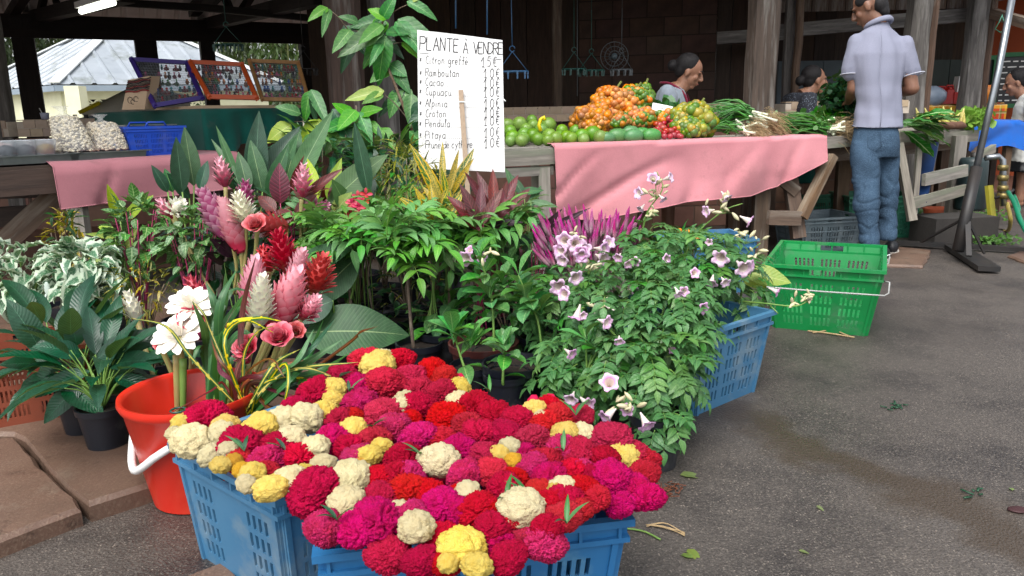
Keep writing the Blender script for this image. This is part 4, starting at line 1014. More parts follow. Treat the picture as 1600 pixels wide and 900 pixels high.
for px, py, r in [(1045, 186, 6), (1031, 196, 6), (1037, 193, 5), (1026, 194, 6), (1036, 200, 6), (1048, 197, 6), (1041, 205, 6), (1030, 206, 5.5), (1048, 205, 6), (1054, 201, 5), (1058, 207, 5), (1047, 213, 5), (1038, 213, 5), (1061, 212, 5), (1028, 201, 5), (1053, 211, 5), (1064, 213, 4.5), (1038, 208, 5.5), (1022, 204, 5), (1051, 191, 5)]:
    z = 4.72+(213-py)*.008; p = P(px, py, z); rr = r*z/1200; p.z = max(p.z, TH+rr*.9)
    t = solo('tomato', tomm, 'red tomato in the small pile between papayas and yellow palm fruits', 'tomato', group='small red tomatoes on the pink cloth stall', M_=Matrix.Translation(p) @ Euler((R.uniform(-.8, .8), R.uniform(-.8, .8), R.uniform(0, 6))).to_matrix().to_4x4() @ Matrix.Diagonal((rr, rr, rr, 1)))
    part('calyx', calm, t)
# price cards
def card(label, px, py, z, w_, h_, lean, rz, write=True):
    p = P(px, py, z); t = thing('price_card', label, 'card', p, rz)
    b = MB(); b.box((0, 0, 0), (w_, .002, h_)); me = b.mesh('card_sheet', m_white, False)
    rot = Matrix.Rotation(lean, 4, 'X') @ Matrix.Rotation(math.radians(14), 4, 'Y')
    part('card_sheet', me, t, rot)
    if write:
        b = MB()
        for x, s in ((-.03, 'I'), (0, 'u'), (.025, 'O')): b.tube([(x+(.008*math.cos(a) if s != 'I' else 0), -.003, .012*math.sin(a)) for a in [i*.7 for i in range(7 if s == 'O' else 5)]], .0014, 4)
        part('price_writing', b.mesh('price_writing', m_blackm), t, rot)
card('white handwritten price card leaning between the orange and yellow fruit', 1034, 172, 4.95, .13, .08, -.5, 0)
card('small white card at the upper left of the orange fruit', 938, 164, 5.02, .06, .05, -.3, .3, False)
# leafy greens helper used on the stalls
m_onion = leafmat('onion_green', '#4f8a3a', '#3d7a34', jit=.25, trans=.15, rough=.35)
m_bulb = M('onion_white', '#e6e8d4', '#d2dcb8', 20, .35); m_root = M('onion_roots', '#b39b75', '#967f5c', 20, .9)
m_herb = leafmat('herb_green', '#3c7a2c', '#2e6426', jit=.3, trans=.2); m_herbd = leafmat('dark_herb_green', '#1f4a2a', '#16381f', jit=.3, trans=.15)
m_stemg = M('pale_green_stem', '#8fb060', '#7a9f50', 20, .5)
def onions(label, root_px, neck_px, tips, z, nl=46, droop=.0, rr=1.0):
    rp = P(*root_px, z); nk = P(*neck_px, z); t = thing('spring_onion_bunch', label, 'spring onions', rp)
    for i in range(nl):
        tx, ty = R.choice(tips); e = P(tx+R.uniform(-12, 12), ty+R.uniform(-6, 6), z+R.uniform(-.12, .15)); s = nk+Vector((R.gauss(0, .02), R.gauss(0, .05), R.gauss(0, .02)))
        m_ = s.lerp(e, .5)+Vector((0, R.gauss(0, .03), R.uniform(.0, .05))); e.z = max(e.z, TH+.01); m_.z = max(m_.z, TH+.015)
        b = MB(); b.tube([q-rp for q in bez([s, m_, e], 7)], [.006, .0065, .006, .005, .004, .003, .001], 5); part('leaf', b.mesh('leaf', m_onion), t)
    b = MB()
    for i in range(16):
        s = nk+Vector((R.gauss(0, .02), R.gauss(0, .05), R.gauss(0, .022))); e = rp.lerp(nk, .3)+Vector((R.gauss(0, .02), R.gauss(0, .05), R.gauss(0, .025)))
        b.tube([q-rp for q in bez([s, s.lerp(e, .6), e], 4)], [.006, .007, .008, .011], 6)
    part('bulbs', b.mesh('bulbs', m_bulb), t)
    b = MB()
    for i in range(260):
        s = rp.lerp(nk, .3)+Vector((R.gauss(0, .02), R.gauss(0, .05), R.gauss(0, .03))); d = (rp-nk).normalized()*R.uniform(.05, .12)*rr+Vector((R.gauss(0, .03), R.gauss(0, .03), R.gauss(-.02, .03)))
        b.tube([q-rp for q in (s, s+d*.5+Vector((0, 0, .01)), s+d+Vector((0, 0, -.015)))], .0012, 3, False)
    o = part('roots', b.mesh('roots', m_root), t); o['kind'] = 'stuff'
onions('big spring onion bunch with tan roots on the pink cloth', (1208, 192), (1170, 178), [(1105, 168), (1110, 185), (1120, 198), (1115, 175), (1125, 162), (1130, 190)], 5.0, 60)
onions('lower spring onion bunch with pale roots under the big one', (1180, 203), (1150, 200), [(1112, 202), (1110, 208), (1118, 197), (1128, 206)], 4.92, 26)
onions('spring onion bunch whose roots hang over the stall edge beside the man', (1316, 200), (1288, 200), [(1215, 188), (1208, 200), (1225, 180), (1235, 205), (1245, 190)], 5.12, 40, rr=1.3)
def herb(label, cx, cy, z, rx, ry, n_, m, mstem, kind='herb_bunch', lw=.018, ll=.045, depth=.12):
    c = P(cx, cy, z); k = z/1200; t = thing(kind, label, 'greens', c)
    lf = MB(); st = MB()
    for i in range(n_):
        q = Vector((R.gauss(0, .42)*rx*k, R.gauss(0, .4)*depth, R.gauss(0, .42)*ry*k))
        if (c+q).z < TH+.01: q.z = TH+.012-c.z
        d = Vector((R.gauss(0, 1), R.gauss(-.3, 1), R.gauss(.3, .8))).normalized(); s = d.orthogonal().normalized(); s = Matrix.Rotation(R.uniform(0, 6.28), 3, d) @ s; nn = d.cross(s)
        L = ll*R.uniform(.6, 1.3); W_ = lw*R.uniform(.6, 1.3)
        b_ = len(lf.v); lf.v += [q, q+d*L*.35+s*W_+nn*.004, q+d*L*.35-s*W_+nn*.004, q+d*L*.7+s*W_*.8, q+d*L*.7-s*W_*.8, q+d*L-nn*.006]
        lf.face((b_, b_+1, b_+3, b_+5, b_+4, b_+2), [(.5, 0), (1, .35), (1, .7), (.5, 1), (0, .7), (0, .35)])
        if i % 6 == 0: st.tube([q, q*.6+Vector((rx*k*.4, 0, -.01))], .0022, 4)
    o = part('leaves', lf.mesh('leaves', m), t); o['kind'] = 'stuff'; part('stems', st.mesh('stems', mstem), t); return t
herb('flat heap of green herbs on the stall behind the cloth corner', 1245, 196, 5.25, 52, 16, 700, m_herb, m_stemg, depth=.2)
herb('coriander laid behind the spring onions left of the man', 1290, 186, 5.4, 40, 10, 350, m_herb, m_stemg, depth=.15)
herb('tall dark leafy bunch in front of the woman in the patterned top', 1316, 162, 5.45, 36, 42, 800, m_herbd, m_herb, depth=.16, lw=.022)
herb('dark greens held between the man and the leafy bunch', 1325, 150, 5.35, 16, 40, 260, m_herbd, m_herb, depth=.1, lw=.02)
herb('green sprigs behind the price card', 1042, 172, 5.3, 26, 10, 160, m_herb, m_stemg, depth=.1, lw=.03, ll=.07)
# big leaves (pak choi) right of the man
def blade(name, L, W_, m, fold=.15, arch=.5, wave=0, nl=8, shape='lance', pet=0.0, nw=2, tip=1.0):
    """leaf mesh: base at origin, along +Y, face up"""
    b = MB(); rows = []
    def wid(t):
        if shape == 'lance': return (math.sin(pi*min(1, t**.75)))**.9
        if shape == 'ovate': return (math.sin(pi*t**.62))**.8
        if shape == 'obov': return (math.sin(pi*t**1.35))**.75
        if shape == 'strap': return min(1, t*6+.35)*(1-max(0, (t-.55)/.45)**1.6)
        if shape == 'broad': return (math.sin(pi*t**.85))**.62
        return math.sin(pi*t)
    x = y = z = 0.0; pts = [(0, 0, 0)]; 
    if pet:
        for i in range(2): y += pet/2*math.cos(arch*.1*i); z += -pet/2*math.sin(arch*.1*i)
    ys = []
    ang = 0.0; cy, cz = y, z; ds = L/nl
    for i in range(nl+1):
        ys.append((cy, cz, ang)); a = arch*((i+.5)/nl); cy += ds*math.cos(a); cz -= ds*math.sin(a); ang = arch*(i/nl)
    for i, (yy, zz, a) in enumerate(ys):
        t = i/nl; w_ = max(.0, wid(max(.0001, min(.9999, t))))*W_/2
        if i == nl: w_ = W_*.01
        if i == 0: w_ = max(w_*.3, W_*.04)
        row = []
        for k in range(-nw, nw+1):
            u = k/nw; xx = u*w_; up = abs(u)*w_*fold*2+wave*w_*math.sin(t*19+k*1.3)*abs(u)
            row.append(len(b.v)); b.v.append(Vector((xx, yy+up*math.sin(a), zz+up*math.cos(a))))
        rows.append(row)
    for i in range(nl):
        for k in range(2*nw):
            b.face((rows[i][k], rows[i][k+1], rows[i+1][k+1], rows[i+1][k]), [(k/(2*nw), i/nl), ((k+1)/(2*nw), i/nl), ((k+1)/(2*nw), (i+1)/nl), (k/(2*nw), (i+1)/nl)])
    if pet: b.tube([(0, 0, 0), (0, pet*.5, .0), (0, y+L*.08, z)], max(.0012, W_*.03), 4, False)
    return b.mesh(name, m)
m_pak = leafmat('pak_choi_leaf', '#3f7f35', '#2f6a2c', vein='#c8dcaa', veinw=.12, side=7, jit=.15)
pk = [blade('leaf', .3, .1, m_pak, .1, a, .25, shape='obov') for a in (.5, .8, .3)]
t = thing('pak_choi_heap', 'heap of long green leaf vegetables right of the man', 'greens', P(1425, 195, 5.55))
for i in range(26):
    p = P(R.uniform(1400, 1440), R.uniform(182, 205), 5.55+R.uniform(-.1, .25)); p.z = max(p.z, TH+.01)
    wpart('leaf', R.choice(pk), t, MD(p, Vector((R.uniform(.3, 1), R.uniform(-.4, .1), R.uniform(-.25, .35))), roll=R.uniform(-.6, .6), s=R.uniform(.7, 1)))
# shoots / plantain tips with brown roots
m_shoot = fruitmat('pale_yellow_shoot', '#c8b870', '#a9a858', 20, .5); m_rootb = M('brown_root', '#6b4a38', '#5a3d2f', 20, .8, .4, 60, .004)
sh_ = MB(); sh_.tube(bez([(0, 0, 0), (0, .0, .06), (.01, 0, .12), (.015, 0, .16)], 6), [.022, .024, .02, .014, .008, .002], 8); shm = sh_.mesh('shoot', m_shoot)
rt = MB(); rt.tube(bez([(0, 0, 0), (.06, 0, .01), (.13, 0, 0)], 6), [.012, .026, .03, .03, .024, .01], 9); rtm = rt.mesh('root_vegetable', m_rootb)
for i in range(22):
    px = 1440+i*3.1; p = P(px, 192-R.uniform(0, 7), 5.8+R.uniform(-.05, .3)); p.z = TH+.02
    solo('yellow_shoot', shm, 'pale yellow shoot in the row on the weathered stall', 'vegetable', group='pale yellow shoots in a row on the weathered stall', M_=MD(p, Vector((0, -1, 0)), s=R.uniform(.6, 1.0)) @ Matrix.Rotation(R.uniform(-.9, .9), 4, 'Y'))
for px, py in ((1447, 193), (1462, 192), (1476, 191), (1490, 190), (1455, 196)):
    p = P(px, py, 5.75); p.z = TH+.025; solo('brown_root_vegetable', rtm, {1447: 'brown root vegetable beside the long green leaves', 1462: 'brown root between the first and third root on the weathered stall', 1476: 'brown root in the middle of the pale yellow shoots', 1490: 'brown root nearest the green lettuce', 1455: 'brown root lying in front of the others at the stall edge'}[px], 'root', M_=Matrix.Translation(p) @ Matrix.Rotation(R.uniform(-.4, .4), 4, 'Z'))
herb('bright green lettuce at the far end of the weathered stall', 1518, 184, 6.2, 26, 12, 260, leafmat('lettuce', '#7fae3c', '#6a9a34', jit=.2), m_stemg, depth=.14, lw=.03, ll=.06)

# ---------------- things at the right edge ----------------
def madras(name):
    n = NT(name); ob = n.coord('Object'); sp = n.n('SeparateXYZ'); n.t.links.new(ob, sp.inputs[0])
    def stripes(s, f, ph, duty): return n.math('GREATER_THAN', n.math('FRACT', n.math('ADD', n.math('MULTIPLY', s, f), ph)), 1-duty)
    sx = n.math('ADD', sp.outputs[0], n.math('MULTIPLY', sp.outputs[1], .4))
    col = n.mix(0.0, '#c8481f', '#c8481f')
    for s in (sx, sp.outputs[2]):
        col = n.mix(n.math('MULTIPLY', stripes(s, 6.0, .1, .3), .55), col, '#d8b024'); col = n.mix(n.math('MULTIPLY', stripes(s, 6.0, .55, .16), .6), col, '#3f7a34'); col = n.mix(n.math('MULTIPLY', stripes(s, 12.0, .3, .1), .5), col, '#e8d8b0')
    return n.done(col, .85)
m_mad = madras('madras_check')
def counter(label, a, b_, h, hang, root_label):
    a, b_ = W3(a, 0), W3(b_, 0); t = thing('counter_table', root_label, 'table', a); d = (b_-a).normalized(); nb = Vector((-d.y, d.x, 0))
    q = MB(); q.prism([W3(a, h), W3(b_, h), W3(b_+nb*.6, h), W3(a+nb*.6, h)], .03); wpart('tabletop', q.mesh('tabletop', m_board, False), t)
    for c in (a+d*.05+nb*.05, b_-d*.05+nb*.05, a+d*.05+nb*.55, b_-d*.05+nb*.55): plank(t, 'leg', W3(c, h-.03), W3(c, 0), .06, .06, m_board, up=Vector((0, 1, 0)))
    o = W3(a, 0); L = (b_-a).length
    def fn(u, v):
        if v < .3: return a+d*u*L+nb*(.3-v)+Vector((0, 0, h+.006))-o
        s = (v-.3)/.7*hang; return a+d*u*L-nb*(.012+.012*math.sin(u*30)*s/hang)+Vector((0, 0, h+.004-s))-o
    q = MB(); q.grid(fn, 50, 12); solo('check_cloth', q.mesh('check_cloth', m_mad), label, 'cloth', o)
    return t
counter('orange and green checked cloth behind the yellow shoots', P(1442, 170, 8.0), P(1506, 168, 8.2), .985, .25, 'counter between the two right posts under a checked cloth')
counter('orange checked cloth hanging right of the corner post', P(1528, 166, 7.9), P(1573, 165, 7.9), .985, .45, 'counter right of the corner post under a checked cloth')
# blue towel table, grey table top at the right edge
tt0, tt1 = P(1512, 200, 6.9), P(1590, 198, 7.0)
tb = thing('side_table', 'small wooden table under the blue towel at the right', 'table', W3(tt0, 0))
q = MB(); hN = .82; e = (W3(tt1, 0)-W3(tt0, 0)).normalized(); nb = Vector((-e.y, e.x, 0)); q.prism([W3(tt0, hN), W3(tt1, hN), W3(tt1+nb*.5, hN), W3(tt0+nb*.5, hN)], .03); wpart('tabletop', q.mesh('tabletop', m_board, False), tb)
for c in (tt0+e*.08, tt1-e*.08, tt0+e*.08+nb*.45, tt1-e*.08+nb*.45): plank(tb, 'leg', W3(c, hN-.03), W3(c, 0), .06, .06, m_plank_b, up=Vector((0, 1, 0)))
drape('blue_towel', 'bright blue towel hanging over the side table at the right', W3(tt0, 0)-e*.02, W3(tt1, 0)+e*.02, hN, lambda u: .25+.03*math.sin(u*7), m_towel, top=.3, nu=30, nv=16, wav=.02)
q = MB(); a = P(1582, 200, 7.3); bb = P(1680, 206, 7.3); q.prism([W3(a, .83), W3(bb, .83), W3(bb, .83)+nb*.5, W3(a, .83)+nb*.5], .025); tk = thing('grey_table', 'grey table cut by the right edge in front of the woman in white', 'table', W3(a, 0)); wpart('tabletop', q.mesh('tabletop', m_lg, False), tk)
for c in (a+e*.1, bb-e*.1, a+e*.1+nb*.4, bb-e*.1+nb*.4): q = MB(); q.tube([W3(c, .81), W3(c, 0)], .015, 6); wpart('leg', q.mesh('leg', m_blackm), tk)
q = MB(); q.bar(P(1584, 214, 7.2), P(1592, 214, 7.2), .02, .16); solo('checked_ribbon', q.mesh('checked_ribbon', m_mad, False), 'narrow orange checked strip hanging beside the blue towel', 'ribbon')
# bottles, napkins, bags
def bottle(label, px, py, z, m, h, r_, cap=m_red):
    p = P(px, py, z); t = thing('sauce_bottle', label, 'bottle', p); q = MB(); q.lathe([(0, 0), (r_, 0), (r_, h*.6), (r_*.4, h*.8), (r_*.35, h*.85), (0, h*.85)], 14); part('bottle_body', q.mesh('bottle_body', m), t)
    q = MB(); q.lathe([(r_*.4, h*.83), (r_*.4, h), (0, h)], 10); part('cap', q.mesh('cap', cap), t)
m_redd = plastic('red_plastic', '#b8221e', '#a81e1a')
def at_counter(px, z): p = P(px, 165, z); p.z = .99; return p
for i, (px, lab, h) in enumerate(((1469, 'red container left of the napkin holder on the checked counter', .17), (1481, 'red container beside the first one on the checked counter', .18))):
    p = at_counter(px, 8.15); t = thing('red_container', lab, 'container', p); q = MB(); q.box((0, 0, h*.4), (.09, .09, h*.8), taper=.8); q.blob((0, 0, h*.85), (.03, .03, .025), 8, 5); part('container_body', smooth_by_angle(q.mesh('container_body', m_redd)), t); q = MB(); q.tube([(-.04, 0, h*.8), (-.03, 0, h*1.05), (.03, 0, h*1.05), (.04, 0, h*.8)], .01, 6); part('handle', q.mesh('handle', m_redd), t)
p = at_counter(1495, 8.15); t = thing('napkin_holder', 'red holder full of white napkins on the checked counter', 'holder', p)
q = MB(); q.box((0, 0, .06), (.13, .1, .12)); part('holder_body', q.mesh('holder_body', m_redd, False), t)
for k in range(5): q = MB(); q.box((-.03+k*.016, 0, .18), (.012, .09, .2), Matrix.Rotation(R.uniform(-.08, .08), 3, 'Y')); part('napkin', q.mesh('napkin', m_white, False), t)
p = at_counter(1452, 8.1); q = MB(); q.blob((0, 0, .08), (.16, .12, .11), 16, 10, lambda v: .15*noise.noise(v*3)); solo('plastic_bag', q.mesh('plastic_bag', M('pale_blue_bag', '#9aa8ba', '#8595a8', 10, .3)), 'pale blue grey plastic bag on the checked counter beside the post', 'bag', p)
p = at_counter(1539, 7.95); q = MB(); q.lathe([(0, 0), (.05, 0), (.065, .18), (.06, .18), (.045, .01), (0, .01)], 12); solo('orange_cup', q.mesh('orange_cup', M('orange_yellow_cup', '#d88a1c', '#c8561c', 12, .5)), 'orange and yellow cup on the counter beside the corner post', 'cup', p)
# chalkboards
def chalk(label, a, b_, z0, z1):
    a, b_ = W3(a, 0), W3(b_, 0); d = (b_-a).normalized(); nb = Vector((-d.y, d.x, 0)); t = thing('chalkboard_menu', label, 'chalkboard', W3(a, z0))
    q = MB(); q.bar(W3(a, (z0+z1)/2), W3(b_, (z0+z1)/2), .02, z1-z0); wpart('slate', q.mesh('slate', m_black, False), t)
    mg = M('green_frame_paint', '#1d6b3c', '#195f35', 10, .6)
    for p0, p1 in ((W3(a, z0), W3(b_, z0)), (W3(a, z1), W3(b_, z1)), (W3(a, z0), W3(a, z1)), (W3(b_, z0), W3(b_, z1))): plank(t, 'frame_bar', p0-nb*.02, p1-nb*.02, .05, .04, mg, up=nb, irr=0, seg=1)
    q = MB(); L = (b_-a).length; z = z1-.08
    while z > z0+.05:
        x = .06
        while x < L-.12:
            w_ = R.uniform(.03, .1); q.bar(a+d*x-nb*.013+Vector((0, 0, z)), a+d*(x+w_)-nb*.013+Vector((0, 0, z+R.uniform(-.003, .003))), .002, .014); x += w_+.03
        z -= .065
    o = wpart('chalk_writing', q.mesh('chalk_writing', m_white, False), t)
chalk('narrow green framed chalkboard with white writing beside the corner post', P(1534, 120, 9.3), P(1551, 120, 9.3), .95, 1.52); chalk('green framed chalkboard menu behind the woman in white', P(1555, 120, 9.3), P(1650, 120, 9.2), .95, 1.55)
# leaning metal pole on black cross feet, block and tank
pb_ = G(1503, 392); st = thing('pole_stand', 'leaning grey metal pole in a black cross shaped stand', 'stand', pb_)
q = MB(); q.tube([P(1524, 270, 4.95), P(1560, 110, 4.95), P(1592, -60, 4.95)], .021, 12); wpart('pole', q.mesh('pole', m_steel), st)
q = MB(); q.tube([P(1497, 392, 4.9), P(1526, 262, 4.95)], .036, 10); wpart('socket', q.mesh('socket', m_blackm), st)
for a, c, w_ in ((G(1395, 385), G(1640, 399), .05), (G(1490, 392), G(1545, 428), .12)):
    q = MB(); q.bar(W3(a, .03), W3(c, .03), w_, .03); wpart('foot', q.mesh('foot', m_blackm, False), st)
for a, c in ((P(1440, 378, 5.3), P(1505, 342, 5.0)), (P(1513, 345, 4.98), P(1538, 396, 5.0)), (P(1512, 345, 4.9), P(1514, 400, 4.75))):
    q = MB(); q.bar(W3(a, max(.03, a.z)), W3(c, max(.03, c.z)), .03, .012); wpart('brace', q.mesh('brace', m_blackm, False), st)
q = MB(); c = G(1518, 388); q.box((c.x, c.y+.25, .1), (.48, .3, .2), Matrix.Rotation(.1, 3, 'Z')); solo('concrete_weight', smooth_by_angle(q.mesh('concrete_weight', M('dark_concrete', '#3a3633', '#2d2a28', 6, .9, .5, 50, .005))), 'dark block weighing down the pole stand', 'block')
c = G(1527, 372); tk = thing('dark_cylinder', 'dark green grey cylinder standing behind the leaning pole', 'cylinder', W3(c, 0)+Vector((0, .15, .2)))
q = MB(); q.lathe([(0, 0), (.105, 0), (.11, .02), (.1, .36), (.09, .39), (0, .4)], 20); part('cylinder_body', q.mesh('cylinder_body', M('dark_teal_paint', '#2c3b3d', '#253234', 5, .4, .2)), tk)
q = MB(); q.lathe([(.03, .39), (.03, .43), (0, .43)], 10); part('neck', q.mesh('neck', m_blackm), tk)
tp = thing('standpipe', 'brass water standpipe with valves and hoses at the right edge', 'pipe', W3(P(1566, 300, 5.6), 0))
m_brass = M('dull_brass', '#8a7a45', '#6b6040', 20, .4, .3, metal=.6)
q = MB(); q.tube([P(1568, 322, 5.6), P(1567, 250, 5.6), P(1560, 244, 5.6), P(1540, 247, 5.6)], .022, 10); wpart('pipe', q.mesh('pipe', m_steel), tp)
for y in (262, 278, 294, 306): q = MB(); a = P(1567, y, 5.6); q.lathe([(0, -.02), (.034, -.02), (.038, 0), (.034, .02), (0, .02)], 8, a); wpart('valve', q.mesh('valve', m_brass), tp)
q = MB(); q.tube([P(1554, 310, 5.6), P(1580, 300, 5.58), P(1584, 296, 5.58)], .01, 6); wpart('tap_lever', q.mesh('tap_lever', m_blackm), tp)
q = MB(); q.bar(P(1545, 290, 5.7), P(1550, 340, 5.7), .05, .03); wpart('yellow_bracket', q.mesh('yellow_bracket', M('yellow_green_plastic', '#a8a030', None, 10), False), tp)
m_hy = M('yellow_hose', '#b3a254', '#9c8b40', 8, .5); m_hg = M('green_hose', '#0f7a58', '#0c6a4c', 8, .4)
q = MB(); q.tube(bez([P(1574, 318, 5.6), P(1579, 345, 5.5), G(1572, 362), G(1545, 358), G(1500, 362), G(1440, 358), G(1408, 366)], 40), .014, 8); 
for i, v in enumerate(q.v): v.z = max(v.z, .006)
solo('yellow_hose', q.mesh('yellow_hose', m_hy), 'yellowish hose running on the ground from the standpipe', 'hose')
q = MB(); q.tube(bez([G(1412, 365)+Vector((0, 0, .014)), G(1440, 364)+Vector((0, 0, .014)), G(1460, 364)+Vector((0, 0, .014))], 8), .016, 8); solo('bright_hose', q.mesh('bright_hose', M('lime_hose', '#b8c060', None, 8, .5)), 'short bright yellow green hose piece beside the teal crate', 'hose')
q = MB(); q.tube(bez([P(1575, 300, 5.5), P(1585, 318, 5.3), P(1597, 350, 5.1), P(1625, 400, 4.9)], 16), .016, 8); q.tube(bez([P(1585, 306, 5.5), P(1592, 325, 5.3), P(1590, 340, 5.2), P(1610, 372, 5.0)], 16), .012, 8)
solo('green_hose', q.mesh('green_hose', m_hg), 'green hose hanging from the standpipe out of the right edge', 'hose')
q = MB(); q.bar(P(1455, 224, 5.75), P(1436, 318, 5.6), .1, .04); solo('blue_tarpaulin', q.mesh('blue_tarpaulin', fabric('dark_blue_tarp', '#173a6b', '#12305a')), 'folded dark blue tarpaulin hanging under the weathered stall', 'tarpaulin')
q = MB(); c = P(1470, 318, 6.3); q.lathe([(0, 0), (.09, 0), (.13, .16), (.12, .16), (.08, .01), (0, .01)], 18, W3(c, 0)); solo('terracotta_pot', q.mesh('terracotta_pot', M('terracotta', '#a8502f', '#94452a', 8, .8)), 'terracotta pot under the weathered stall', 'pot')
# weeds at the foot of the stall
m_weed = leafmat('weed_leaf', '#4f7a34', '#3c642a', jit=.3)
q = MB()
for cx, cy, n_, sp in ((1462, 342, 420, .32), (1425, 350, 160, .15), (1549, 384, 120, .08), (1500, 350, 120, .12)):
    g = G(cx, cy)
    for i in range(n_):
        p = g+Vector((R.gauss(0, sp), R.gauss(0, sp*.45), R.uniform(.005, .06))); d = Vector((R.gauss(0, 1), R.gauss(0, 1), R.uniform(.1, 1))).normalized(); s = d.orthogonal().normalized()*.012; q.poly([p, p+d*.02+s, p+d*.045, p+d*.02-s])
o = struct('weeds', q.mesh('weeds', m_weed, False)); o['kind'] = 'stuff'

# ---------------- people ----------------
def remeshed(name, mb, m, vox=.008, smooth=6, post=None, tex=None):
    me0 = mb.mesh(name, m); o = bpy.data.objects.new(name, me0); COL.objects.link(o)
    r_ = o.modifiers.new('r', 'REMESH'); r_.mode = 'VOXEL'; r_.voxel_size = vox
    s_ = o.modifiers.new('s', 'SMOOTH'); s_.factor = .5; s_.iterations = smooth
    dg = bpy.context.evaluated_depsgraph_get(); me = bpy.data.meshes.new_from_object(o.evaluated_get(dg)); bpy.data.objects.remove(o); me.name = name
    if post:
        N_ = len(me.vertices); co = [0.0]*(3*N_); no = [0.0]*(3*N_); me.vertices.foreach_get('co', co); me.vertices.foreach_get('normal', no)
        out = []
        for i in range(N_): out.extend(post(Vector(co[3*i:3*i+3]), Vector(no[3*i:3*i+3])))
        me.vertices.foreach_set('co', out)
    me.materials.clear(); me.materials.append(m)
    me.polygons.foreach_set('use_smooth', [True]*len(me.polygons)); return me
def loft(mb, rings, n=20):
    """rings: (centre, rx, ry, tiltmatrix or None)"""
    b = len(mb.v)
    for c, rx, ry, T in rings:
        for k in range(n):
            a = 2*pi*k/n; p = Vector((math.cos(a)*rx, math.sin(a)*ry, 0)); mb.v.append((T @ p if T else p)+Vector(c))
    for i in range(len(rings)-1):
        for k in range(n): k2 = (k+1) % n; mb.face((b+i*n+k, b+i*n+k2, b+(i+1)*n+k2, b+(i+1)*n+k))
    mb.face([b+k for k in range(n)][::-1]); mb.face([b+(len(rings)-1)*n+k for k in range(n)])
def limb(mb, pts, rad, n=12): q = bez(pts, len(pts)*5); rr = []; 
def limb(mb, pts, rad, n=14):
    m_ = len(pts)*4; q = bez(pts, m_); rr = []
    for i in range(m_):
        t = i/(m_-1)*(len(rad)-1); k = min(int(t), len(rad)-2); f = t-k; f = f*f*(3-2*f); rr.append(rad[k]*(1-f)+rad[k+1]*f)
    mb.tube(q, rr, n); mb.blob(q[0], rr[0], 10, 7); mb.blob(q[-1], rr[-1], 10, 7)
def skinmat(name, c1, c2):
    n = NT(name); ob = n.coord('Object'); col = n.mix(n.ramp(n.noise(ob, 12, 3), .3, .7), c1, c2); n.b.inputs['Subsurface Weight'].default_value = .08; n.b.inputs['Subsurface Radius'].default_value = (.02, .008, .004); n.bump(n.noise(ob, 120, 2), .1, .002); return n.done(col, .5)
m_skin = skinmat('skin_tan', '#85604c', '#744f3e'); m_skin2 = skinmat('skin_warm', '#99705a', '#875e49')
n = NT('black_hair'); v = n.coord('Object', (60, 60, 8)); n.bump(n.noise(v, 5, 3), .8, .004); m_hair = n.done(n.mix(n.noise(v, 4, 3), (.008, .007, .008), (.02, .018, .019)), .62, spec=.25)
def hand(mb, wrist, d, up, s=1.0, curl=.6, thumb=1):
    """palm plus five fingers; d points from wrist to fingers, up = back of hand"""
    d = d.normalized(); x = d.cross(up).normalized(); up = x.cross(d)
    mb.blob(wrist+d*.045*s, (.001, .001, .001), 4, 3)
    M3 = Matrix((x, d, up)).transposed()
    mb.blob(wrist+d*.045*s, (.04*s, .052*s, .017*s), 12, 8, None, M3)
    for i, (o, L) in enumerate(((-.03, .062), (-.011, .075), (.009, .072), (.028, .058))):
        p = wrist+d*.085*s+x*o*s; dirn = d.copy(); q = [p-d*.02*s, p]
        for k in range(3): dirn = (dirn-up*curl*.55).normalized(); q.append(q[-1]+dirn*L*s/3)
        mb.tube(q, [.0095*s, .0095*s, .009*s, .0082*s, .0065*s], 8); mb.blob(q[-1], .0068*s, 8, 5)
    p = wrist+d*.02*s-x*.03*s*thumb; q = [p, p+(d*.6-x*thumb*.8-up*.2).normalized()*.035*s]; q.append(q[-1]+(d*.9-x*thumb*.2-up*.5).normalized()*.03*s); q.append(q[-1]+(d*.9-up*.6).normalized()*.022*s)
    mb.tube(q, [.013*s, .012*s, .01*s, .008*s], 8); mb.blob(q[-1], .008*s, 8, 5)
def head(mb, c, face, s=1.0, tilt=0):
    """adult head about .23 high around centre c, looking along face (horizontal) with downward tilt"""
    f = Vector(face).normalized(); x = f.cross(Vector((0, 0, 1))).normalized(); z = Vector((0, 0, 1))
    Rm = Matrix((x, f, z)).transposed(); Rm = Matrix.Rotation(-tilt, 3, x) @ Rm
    def T(p): return Rm @ (Vector(p)*s)+c
    mb.blob(T((0, -.008, .03)), (.075*s, .093*s, .088*s), 20, 14, None, Rm)
    mb.blob(T((0, .022, -.035)), (.058*s, .066*s, .07*s), 18, 12, None, Rm)
    mb.blob(T((0, .052, -.088)), (.03*s, .03*s, .022*s), 12, 8, None, Rm)
    mb.tube([T((0, .088, .022)), T((0, .104, -.008)), T((0, .11, -.024))], [.009*s, .012*s, .014*s], 8); mb.blob(T((0, .104, -.024)), (.018*s, .014*s, .011*s), 10, 7, None, Rm)
    for k in (-1, 1):
        mb.blob(T((k*.031, .078, .026)), (.02*s, .014*s, .008*s), 10, 7, None, Rm)
        mb.blob(T((k*.034, .06, -.02)), (.026*s, .022*s, .026*s), 10, 7, None, Rm)
        mb.blob(T((k*.076, -.006, -.006)), (.01*s, .02*s, .032*s), 10, 8, None, Rm)
    mb.blob(T((0, .088, -.052)), (.024*s, .011*s, .007*s), 10, 7, None, Rm); mb.blob(T((0, .086, -.064)), (.02*s, .011*s, .008*s), 10, 7, None, Rm)
    return T, Rm
